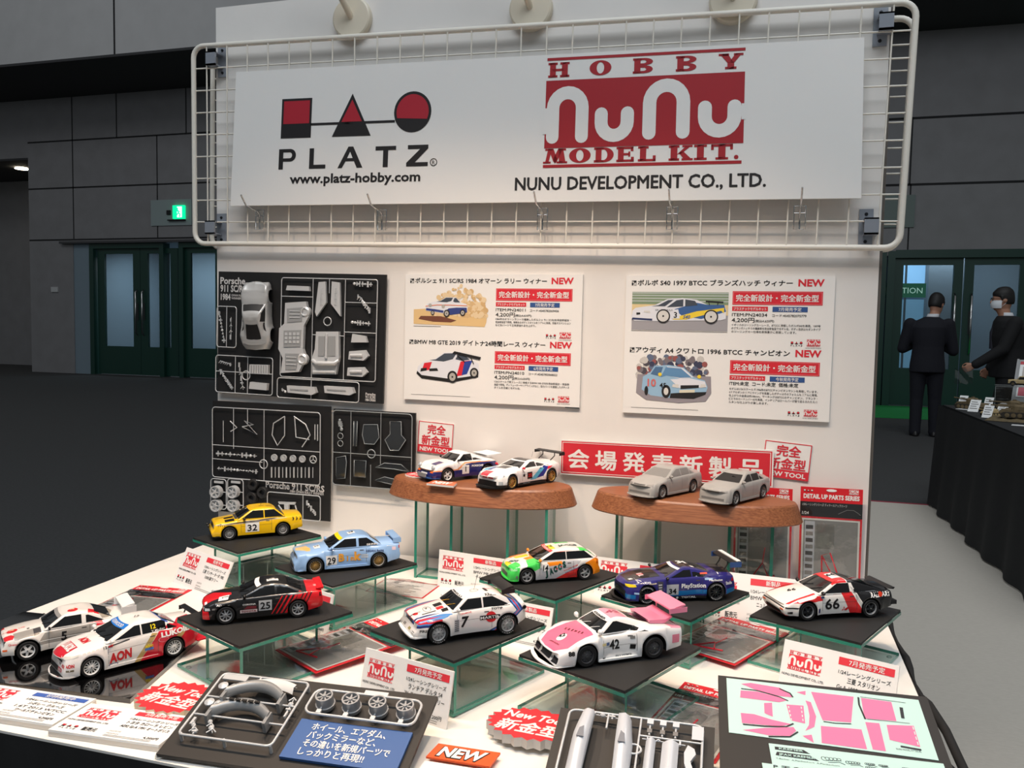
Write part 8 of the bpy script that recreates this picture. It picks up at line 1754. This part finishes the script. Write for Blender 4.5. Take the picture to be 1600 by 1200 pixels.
def visitor(label, loc, rz, suit, pose):
    t = thing('person', label, 'person', loc, rz)
    hx, hy, hz = pose['head']; chin = hz; R = pose['tilt']
    b = MB(); loft(b, [(0, 0, .86, .16, .115), (0, 0, .95, .17, .12), (0, 0, 1.08, .145, .105), (0, .005, 1.25, .17, .12), (0, 0, 1.38, .185, .115), (hx*.4, hy*.4, 1.45, .14, .085), (hx*.6, hy*.6-.01, 1.49, .07, .068)], SKIN)
    i0 = len(b.v); loft(b, head_rings(hx, hy, chin), SKIN); face(b, hx, hy, chin, SKIN); tilt_verts(b, i0, (hx, hy, chin-.06), R)
    for P in pose['arms']: limb(b, [(x, y, z, r*.8) for (x, y, z), r in zip(P[:3], (.055, .045, .030))], SKIN)
    for H in pose['hands']: hand(b, *H)
    for L in pose['legs']: limb(b, [(x, y, z, r) for (x, y, z), r in zip(L, (.085, .058, .042))], SKIN)
    fuse(b, 'body', t, .0075, 3, SKIN)
    # hair cap, cut off above the neck and off the face
    b = MB(); i0 = 0
    loft(b, [(hx, hy-.030, chin+.055, .070, .080), (hx, hy-.028, chin+.09, .080, .092), (hx, hy-.022, chin+.125, .086, .098), (hx, hy-.010, chin+.150, .088, .108), (hx, hy-.006, chin+.185, .085, .108), (hx, hy-.010, chin+.215, .072, .092), (hx, hy-.012, chin+.245, .045, .060), (hx, hy-.012, chin+.256, .014, .02)], HAIR)
    for s in (-1, 1): b.tube([(hx+s*.078, hy+.030, chin+.150), (hx+s*.080, hy+.022, chin+.105)], .012, HAIR, 8)
    tilt_verts(b, 0, (hx, hy, chin-.06), R); fuse(b, 'hair', t, .008, 3, HAIR)
    b = MB(); loft(b, [(hx*.5, hy*.5, 1.455, .085, .080), (hx*.7, hy*.7-.012, 1.50, .068, .070), (hx*.8, hy*.8-.012, 1.525, .064, .067)], SHIRT); tilt_verts(b, 0, (hx, hy, 1.46), Matrix.Identity(3)); b.build('shirt_collar', t)
    k_ = pose.get('bulk', 1.0); b = MB(); loft(b, [(x, y, z, a, d*k_) for x, y, z, a, d in [(0, -.005, .80, .205, .150), (0, 0, .90, .20, .150), (0, 0, 1.02, .185, .140), (0, 0, 1.12, .178, .135), (0, .004, 1.25, .198, .145), (0, 0, 1.36, .215, .140), (hx*.25, hy*.25, 1.43, .185, .115), (hx*.45, hy*.45, 1.475, .105, .085), (hx*.5, hy*.5, 1.49, .085, .078)]], suit)
    for P in pose['arms']: limb(b, [(x, y, z, r) for (x, y, z), r in zip(P[:4], (.075, .064, .050))], suit)
    if 'lapel' in pose: pass
    fuse(b, 'jacket', t, .011, 4, suit)
    b = MB()
    for L in pose['legs']: limb(b, [(x, y, z, r) for (x, y, z), r in zip(L, (.105, .078, .066))]+[(L[2][0], L[2][1], .055, .070)], suit)
    loft(b, [(0, 0, .80, .175, .13), (0, 0, .92, .175, .128), (0, 0, .98, .165, .12)], suit); fuse(b, 'trousers', t, .012, 4, suit)
    for L, a in zip(pose['legs'], pose['feet']):
        b = MB(); b.M = Matrix.Translation((L[2][0], L[2][1], 0)) @ Matrix.Rotation(a, 4, 'Z'); n = 20; rows = []
        for z, k, g in ((0.0, 1.0, .0), (.02, 1.02, .0), (.045, .95, .0), (.075, .62, -.035), (.10, .46, -.06), (.115, .42, -.062)): rows.append([(.046*k*cos(q)*(1 if k > .9 else 1.15), .05+g+(.140*k if k > .9 else .115*k)*sin(q), z) for q in [2*pi*i/n for i in range(n)]])
        b.add([p for r in rows for p in r], [(j*n+i, j*n+(i+1) % n, (j+1)*n+(i+1) % n, (j+1)*n+i) for j in range(len(rows)-1) for i in range(n)]+[tuple(range(n))[::-1]], SHOE, True); b.build('shoe', t)
    return t
I3 = Matrix.Identity(3)
# the man seen from behind, head bent to the right, arms folded up in front
TL1 = Matrix.Rotation(rad(-14), 3, 'X') @ Matrix.Rotation(rad(8), 3, 'Y') @ Matrix.Rotation(rad(-28), 3, 'Z')
v1 = visitor('person in navy suit seen from behind, head bent, standing left of the right table', (2.535, 9.6, 0), rad(-4), SUITN, dict(head=(.055, .05, 1.545), tilt=TL1,
  arms=[((-.215, 0, 1.40), (-.285, .03, 1.09), (-.10, .30, 1.16)), ((.215, 0, 1.40), (.285, .03, 1.07), (.12, .30, 1.18))], hands=[((-.085, .315, 1.165), (.7, .6, .2), (0, -.2, 1), (0, 1, .2), .9), ((.105, .315, 1.185), (-.7, .6, .2), (0, -.2, 1), (0, 1, .2), .9)],
  legs=[((-.095, 0, .86), (-.10, .02, .47), (-.105, -.01, .08)), ((.095, 0, .86), (.105, .03, .47), (.115, .02, .08))], feet=[.08, -.12]))
b = MB(); b.M = Matrix.Translation((0, 0, 0)); b.box((-.035, .455, 1.19), (.045, .465, 1.34), mat('phone_case', (24, 24, 26), .3)); ph = tag(b.build('phone', loc=(2.535, 9.6, 0.0), rotz=rad(-4)), 'dark phone held up in front by the person in the navy suit', 'phone')
# the masked man walking left, seen from his left side
v2 = visitor('person in black suit, glasses and white mask, seen from the side behind the right table', (3.20, 8.72, 0), rad(90), SUITB, dict(bulk=1.25, head=(0, .075, 1.560), tilt=Matrix.Rotation(rad(-3), 3, 'X'),
  arms=[((-.215, .0, 1.41), (-.262, .12, 1.12), (-.245, .375, .945)), ((.215, 0, 1.41), (.25, -.04, 1.10), (.24, .12, .90))], hands=[((-.246, .392, .935), (.05, .85, -.5), (-1, 0, 0), (0, .4, .9), .8), ((.24, .135, .885), (0, .5, -.85), (1, 0, 0), (0, .8, .5), .7)],
  legs=[((-.09, .0, .86), (-.10, .10, .47), (-.10, .02, .08)), ((.09, 0, .86), (.10, -.02, .48), (.10, -.22, .10))], feet=[0, 0]))
b = MB(); n = 11; vs = []
for j in range(7):
    z = 1.560+.012+.088*j/6
    for i in range(n):
        a = rad(-78+156*i/(n-1)); k = 1+.10*sin(pi*j/6); vs.append((.076*k*sin(a), .075+.013+.108*k*cos(a), z))
b.add(vs, [(j*n+i, j*n+i+1, (j+1)*n+i+1, (j+1)*n+i) for j in range(6) for i in range(n-1)], MASKM, True)
for s in (-1, 1): b.tube([(s*.078, .11, 1.640), (s*.084, .075, 1.668)], .002, MASKM, 5); b.tube([(s*.074, .11, 1.590), (s*.084, .07, 1.630)], .002, MASKM, 5)
b.build('face_mask', v2)
b = MB()
for s in (-1, 1):
    b.tube([(s*.034+.024*cos(q), .192, 1.675+.017*sin(q)) for q in [2*pi*i/16 for i in range(16)]], .0025, HAIR, 6, closed=True); b.tube([(s*.058, .190, 1.679), (s*.080, .15, 1.682), (s*.084, .070, 1.676)], .0025, HAIR, 6)
b.tube([(-.010, .194, 1.678), (.010, .194, 1.678)], .0025, HAIR, 6); b.build('glasses', v2)
b = MB(); b.tube([(0, .115, 1.47), (0, .135, 1.43), (0, .172, 1.30), (0, .165, 1.12)], .018, mat('dark_tie', (30, 32, 44), .6), 8, r1=.030); b.build('necktie', v2)
b = MB(); nx, ny = 6, 8; vs = []
for j in range(ny+1):
    for i in range(nx+1): vs.append((-.246+.012*sin(i*1.3+j*.8), .40+.18*(i/nx), .900-.17*j/ny+.012*sin(i*2.1)))
b.add(vs, [(j*(nx+1)+i, j*(nx+1)+i+1, (j+1)*(nx+1)+i+1, (j+1)*(nx+1)+i) for j in range(ny) for i in range(nx)], film_mat('thin_plastic_bag', (.88, .9, .9), .10, .15), True)
b.add([(x-.03, y, z) for x, y, z in vs], [(j*(nx+1)+i, j*(nx+1)+i+1, (j+1)*(nx+1)+i+1, (j+1)*(nx+1)+i) for j in range(ny) for i in range(nx)], MATS['thin_plastic_bag'], True)
tag(b.build('plastic_bag', loc=(3.20, 8.72, 0), rotz=rad(90)), 'small clear plastic bag held by the person in the black suit', 'bag')

# ================================================================== the neighbouring table on the right
TZ = .74; DCLOTH = noise_mat('black_table_cloth', (17, 18, 20), (23, 24, 26), 30, .85)
t = thing('side_table', 'neighbouring table under a black cloth, carrying military models, at the right edge', 'table', (2.6, 4.0, 0))
b = MB(); b.box((-.75, -1.6, TZ-.02), (.75, .98, TZ), DCLOTH); b.build('tabletop', t)
b = MB(); P = []; L = 0; path = [(-.76, -1.6), (-.78, .985), (.75, .99)]
for (x0, y0), (x1, y1) in zip(path, path[1:]):
    m = 90; d = hypot(x1-x0, y1-y0)
    for i in range(m+1): f = i/m; P.append((x0+(x1-x0)*f, y0+(y1-y0)*f, -(y1-y0)/d, (x1-x0)/d, L+d*f))
    L += d
vs = []
for x, y, nx_, ny_, l in P:
    for j in range(5): q = j/4; a = .015*q*(sin(l*16)+.5*sin(l*7))+.055*q; vs.append((x+nx_*a, y+ny_*a, TZ-.004-(TZ-.02)*q))
b.add(vs, [(i*5+j, i*5+j+1, (i+1)*5+j+1, (i+1)*5+j) for i in range(len(P)-1) for j in range(4)], DCLOTH, True); b.build('cloth', t)
LTX = mat('small_print', (110, 108, 106), .6)
def mini_card(x, y, w, h, lean, ang, label):
    b = MB(); b.box((0, 0, -.002), (w, h, 0), PAPER)
    for k in range(4): b.rect(.12*w, h*(.78-.18*k), w*(.85 if k % 2 else .7), h*(.84-.18*k), .0006, LTX)
    return tag(b.build('model_card', matrix=face_matrix((x, y, TZ+.001), (cos(rad(ang)), sin(rad(ang)), 0), (-sin(rad(ang))*sin(rad(lean)), cos(rad(ang))*sin(rad(lean)), cos(rad(lean))))), label, 'card', 'small white cards on the black side table')
mini_card(1.905, 4.80, .055, .10, 35, -30, 'small leaning card at the far left corner of the black side table, leftmost')
mini_card(1.90, 4.46, .065, .10, 40, -30, 'small leaning card, second from the left on the black side table')
mini_card(2.06, 4.76, .055, .095, 35, -30, 'small leaning card farthest back among the models on the black side table')
mini_card(1.885, 4.02, .055, .095, 38, -30, 'small leaning card nearest the front edge of the black side table')
mini_card(2.045, 4.36, .060, .08, 50, -30, 'small leaning card among the tank models on the black side table')
def slip(x, y, w, h, ang, label):
    b = MB(); b.box((0, 0, 0), (w, h, .003), PAPER); tag(b.build('paper_slip', loc=(x, y, TZ+.0008), rotz=rad(ang)), label, 'paper slip', 'white paper slips on the black side table')
slip(1.86, 4.62, .14, .05, -50, 'white paper slip beside the leftmost small card on the side table'); slip(1.935, 3.56, .10, .045, -20, 'white paper slip at the front edge of the side table, below the tanks'); slip(1.99, 4.20, .14, .06, -32, 'white paper slip in front of the middle tank model'); slip(1.965, 3.30, .09, .05, -20, 'white paper slip at the right picture edge on the side table')
OLIVE = noise_mat('dusty_olive', (92, 78, 54), (120, 102, 72), 60, .8); OLIVD = mat('dark_track', (52, 46, 38), .8); TAN = noise_mat('desert_tan', (176, 152, 108), (196, 172, 124), 60, .7)
def tank(x, y, ang, m, label, s=1.0):
    t = thing('model_tank', label, 'model tank', (x, y, TZ+.0008), rad(ang), 'tank models on the side table')
    b = MB()
    prof = [(-.10, .022), (-.085, .048), (.085, .050), (.105, .032), (.095, .018), (-.09, .018)]; vs = [(px*s, sy*.045*s, pz*s) for sy in (-1, 1) for px, pz in prof]; k = len(prof)
    b.add(vs, [(i, (i+1) % k, k+(i+1) % k, k+i) for i in range(k)]+[tuple(range(k))[::-1], tuple(range(k, 2*k))], m); b.box((-.02*s, -.03*s, .05*s), (.0*s, .03*s, .056*s), m); b.build('hull', t)
    for sy in (-1, 1):
        b = MB(); c = [(-.098, .022), (-.085, .036), (.085, .036), (.104, .024), (.088, .003), (-.082, .003)]; y0, y1 = sorted((sy*.036*s, sy*.056*s)); vs = [(px*s, yy, pz*s) for yy in (y0, y1) for px, pz in c]; k = len(c)
        b.add(vs, [(i, (i+1) % k, k+(i+1) % k, k+i) for i in range(k)]+[tuple(range(k))[::-1], tuple(range(k, 2*k))], OLIVD)
        for q in range(5): b.lathe([(.0001, 0), (.013*s, 0), (.013*s, .003*s), (.0001, .004*s)], m, 12, 'y', o=((-.066+.033*q)*s, sy*.0565*s, .018*s))
        b.build('track', t)
    b = MB(); b.lathe([(.0001, .082*s), (.028*s, .080*s), (.038*s, .070*s), (.042*s, .050*s)][::-1], m, 18); b.box((-.05*s, -.022*s, .055*s), (-.02*s, .022*s, .074*s), m); b.lathe([(.012*s, .080*s), (.012*s, .088*s), (.0001, .089*s)], m, 12); tu = b.build('turret', t)
    b = MB(); b.tube([(.035*s, 0, .066*s), (.15*s, 0, .072*s)], .0045*s, m, 8); b.box((.028*s, -.014*s, .058*s), (.046*s, .014*s, .074*s), m); b.build('gun', tu)
tank(1.97, 4.64, 128, OLIVE, 'dusty olive tank model farthest back on the black side table', 1.0); tank(1.975, 4.14, 200, TAN, 'small tan tank model beside the nearest small card', .62)
tank(2.19, 4.50, 172, OLIVE, 'olive tank model beside the clear display case on the side table'); tank(2.17, 4.22, 185, OLIVE, 'olive tank model near the right picture edge on the side table')
b = MB(); rn = random.Random(8); n = 14; vs = []; hh = {}
for j in range(n+1):
    for i in range(n+1): vs.append((-.16+.32*i/n, -.14+.28*j/n, .006+.014*rn.random() if 0 < i < n and 0 < j < n else .004))
b.box((-.16, -.14, 0), (.16, .14, .004), OLIVD); b.add(vs, [(j*(n+1)+i, j*(n+1)+i+1, (j+1)*(n+1)+i+1, (j+1)*(n+1)+i) for j in range(n) for i in range(n)], noise_mat('diorama_earth', (84, 72, 50), (116, 100, 70), 40, .9))
tag(b.build('diorama_base', loc=(2.045, 3.86, TZ+.0008), rotz=rad(-20)), 'rough earth diorama base at the front of the side table', 'diorama')
tank(2.05, 3.86, 170, OLIVE, 'olive tank model standing on the rough earth diorama base'); bpy.context.scene.objects['model_tank.004'].location.z += .019
# clear case with a tan off-road car on top, and a sloped sign board
t = thing('display_case', 'clear box with a tan car on top, back of the side table', 'display case', (2.30, 4.86, TZ+.0008), rad(-12)); CF = film_mat('case_acrylic', (.90, .92, .92), .08, .03)
b = MB(); b.box((-.14, -.10, .002), (.16, .10, .16), CF); b.build('box', t)
b = MB(); b.tube([(x, y, .16) for x, y in ((-.14, -.10), (.16, -.10), (.16, .10), (-.14, .10))], .002, mat('case_edge', (150, 154, 152), .3), 6, closed=True); b.tube([(-.14, -.10, .0), (-.14, -.10, .16)], .002, MATS['case_edge'], 6); b.build('case_edges', t)
sp = spec(wb=2.8, xf=2.2, xr=-2.2, wr=.40, ra=(.48, .48), fl=(.02, .02), bot=[(2.2, .45), (-2.2, .45)], top=[(2.2, 1.0), (2.1, 1.06), (.9, 1.15), (-2.1, 1.15), (-2.2, 1.1)], sh=[(2.2, .98), (2.1, 1.02), (.9, 1.10), (-2.2, 1.08)], wid=[(2.2, .82), (0, .86), (-2.2, .84)], nose=[(.4, 0), (1, -.04)], tail=[(.4, 0), (1, -.04)], gh=dict(xb0=.85, xt0=.45, xt1=-1.9, xb1=-2.1, zb=1.08, zr=1.75, wb=.80, wr=.72, bow=.04), bowf=.03)
c = Car('model_car', sp, .04, TAN, 'tan off-road car model on top of the clear display case'); c.glass(bp=(-.3, -1.2), pa=.08, pc=.1); c.wheels(6, OLIVE, 'fat', .6, .25); c.body.build('body', c.root); c.root.location = (2.325, 4.86, TZ+.1640); c.root.rotation_euler = (0, 0, rad(165))
t = thing('sloped_sign_stand', 'sloped grey stand with red and white sheets, right edge of the side table', 'stand', matrix=face_matrix((2.33, 5.06, TZ+.075), (.94, -.34, 0), (.30, .60, .74)))
b = MB(); GF = mat('stand_grey', (150, 150, 150), .5); b.box((0, -.06, -.012), (.22, .36, -.004), GF); b.box((-.014, -.06, -.012), (0, .36, .004), GF); b.box((.22, -.06, -.012), (.234, .36, .004), GF); b.build('frame', t)
b = MB(); b.box((.01, .0, -.0035), (.21, .12, -.001), PAPER); b.rect(.02, .01, .20, .09, -.0004, mat('sheet_pink_red', (206, 84, 100), .55)); b.rect(.06, .03, .16, .06, .0002, mat('sheet_pale', (232, 190, 196), .55)); b.build('sheet', t)
b = MB(); b.box((.01, .15, -.0035), (.21, .34, -.001), PAPER); b.rect(.01, .31, .21, .34, -.0004, mat('sheet_header_red', (190, 60, 70), .55)); b.rect(.03, .17, .19, .29, -.0004, mat('sheet_photo', (186, 178, 168), .55)); b.build('sheet', t)
b = MB(); b.tube([(.03, .33, -.014), tuple(Vector((.03, .33, -.014))+(t.matrix_local.to_3x3().inverted() @ Vector((0, 0, -1)))*.28)], .004, GF, 8); b.tube([(.20, .33, -.014), tuple(Vector((.20, .33, -.014))+(t.matrix_local.to_3x3().inverted() @ Vector((0, 0, -1)))*.28)], .004, GF, 8); b.build('prop', t)
b = MB(); b.box((-.05, -.03, 0), (.05, .03, .045), mat('card_box_grey', (176, 172, 166), .6)); b.M = face_matrix((-.05, -.0305, 0), (1, 0, 0), (0, 0, 1)); b.rect(.008, .006, .045, .038, 0, DARKG); b.rect(.055, .006, .092, .038, 0, GREYP)
tag(b.build('model_box', loc=(2.215, 4.72, TZ+.0008), rotz=rad(-25)), 'small grey picture box in front of the clear display case', 'box')
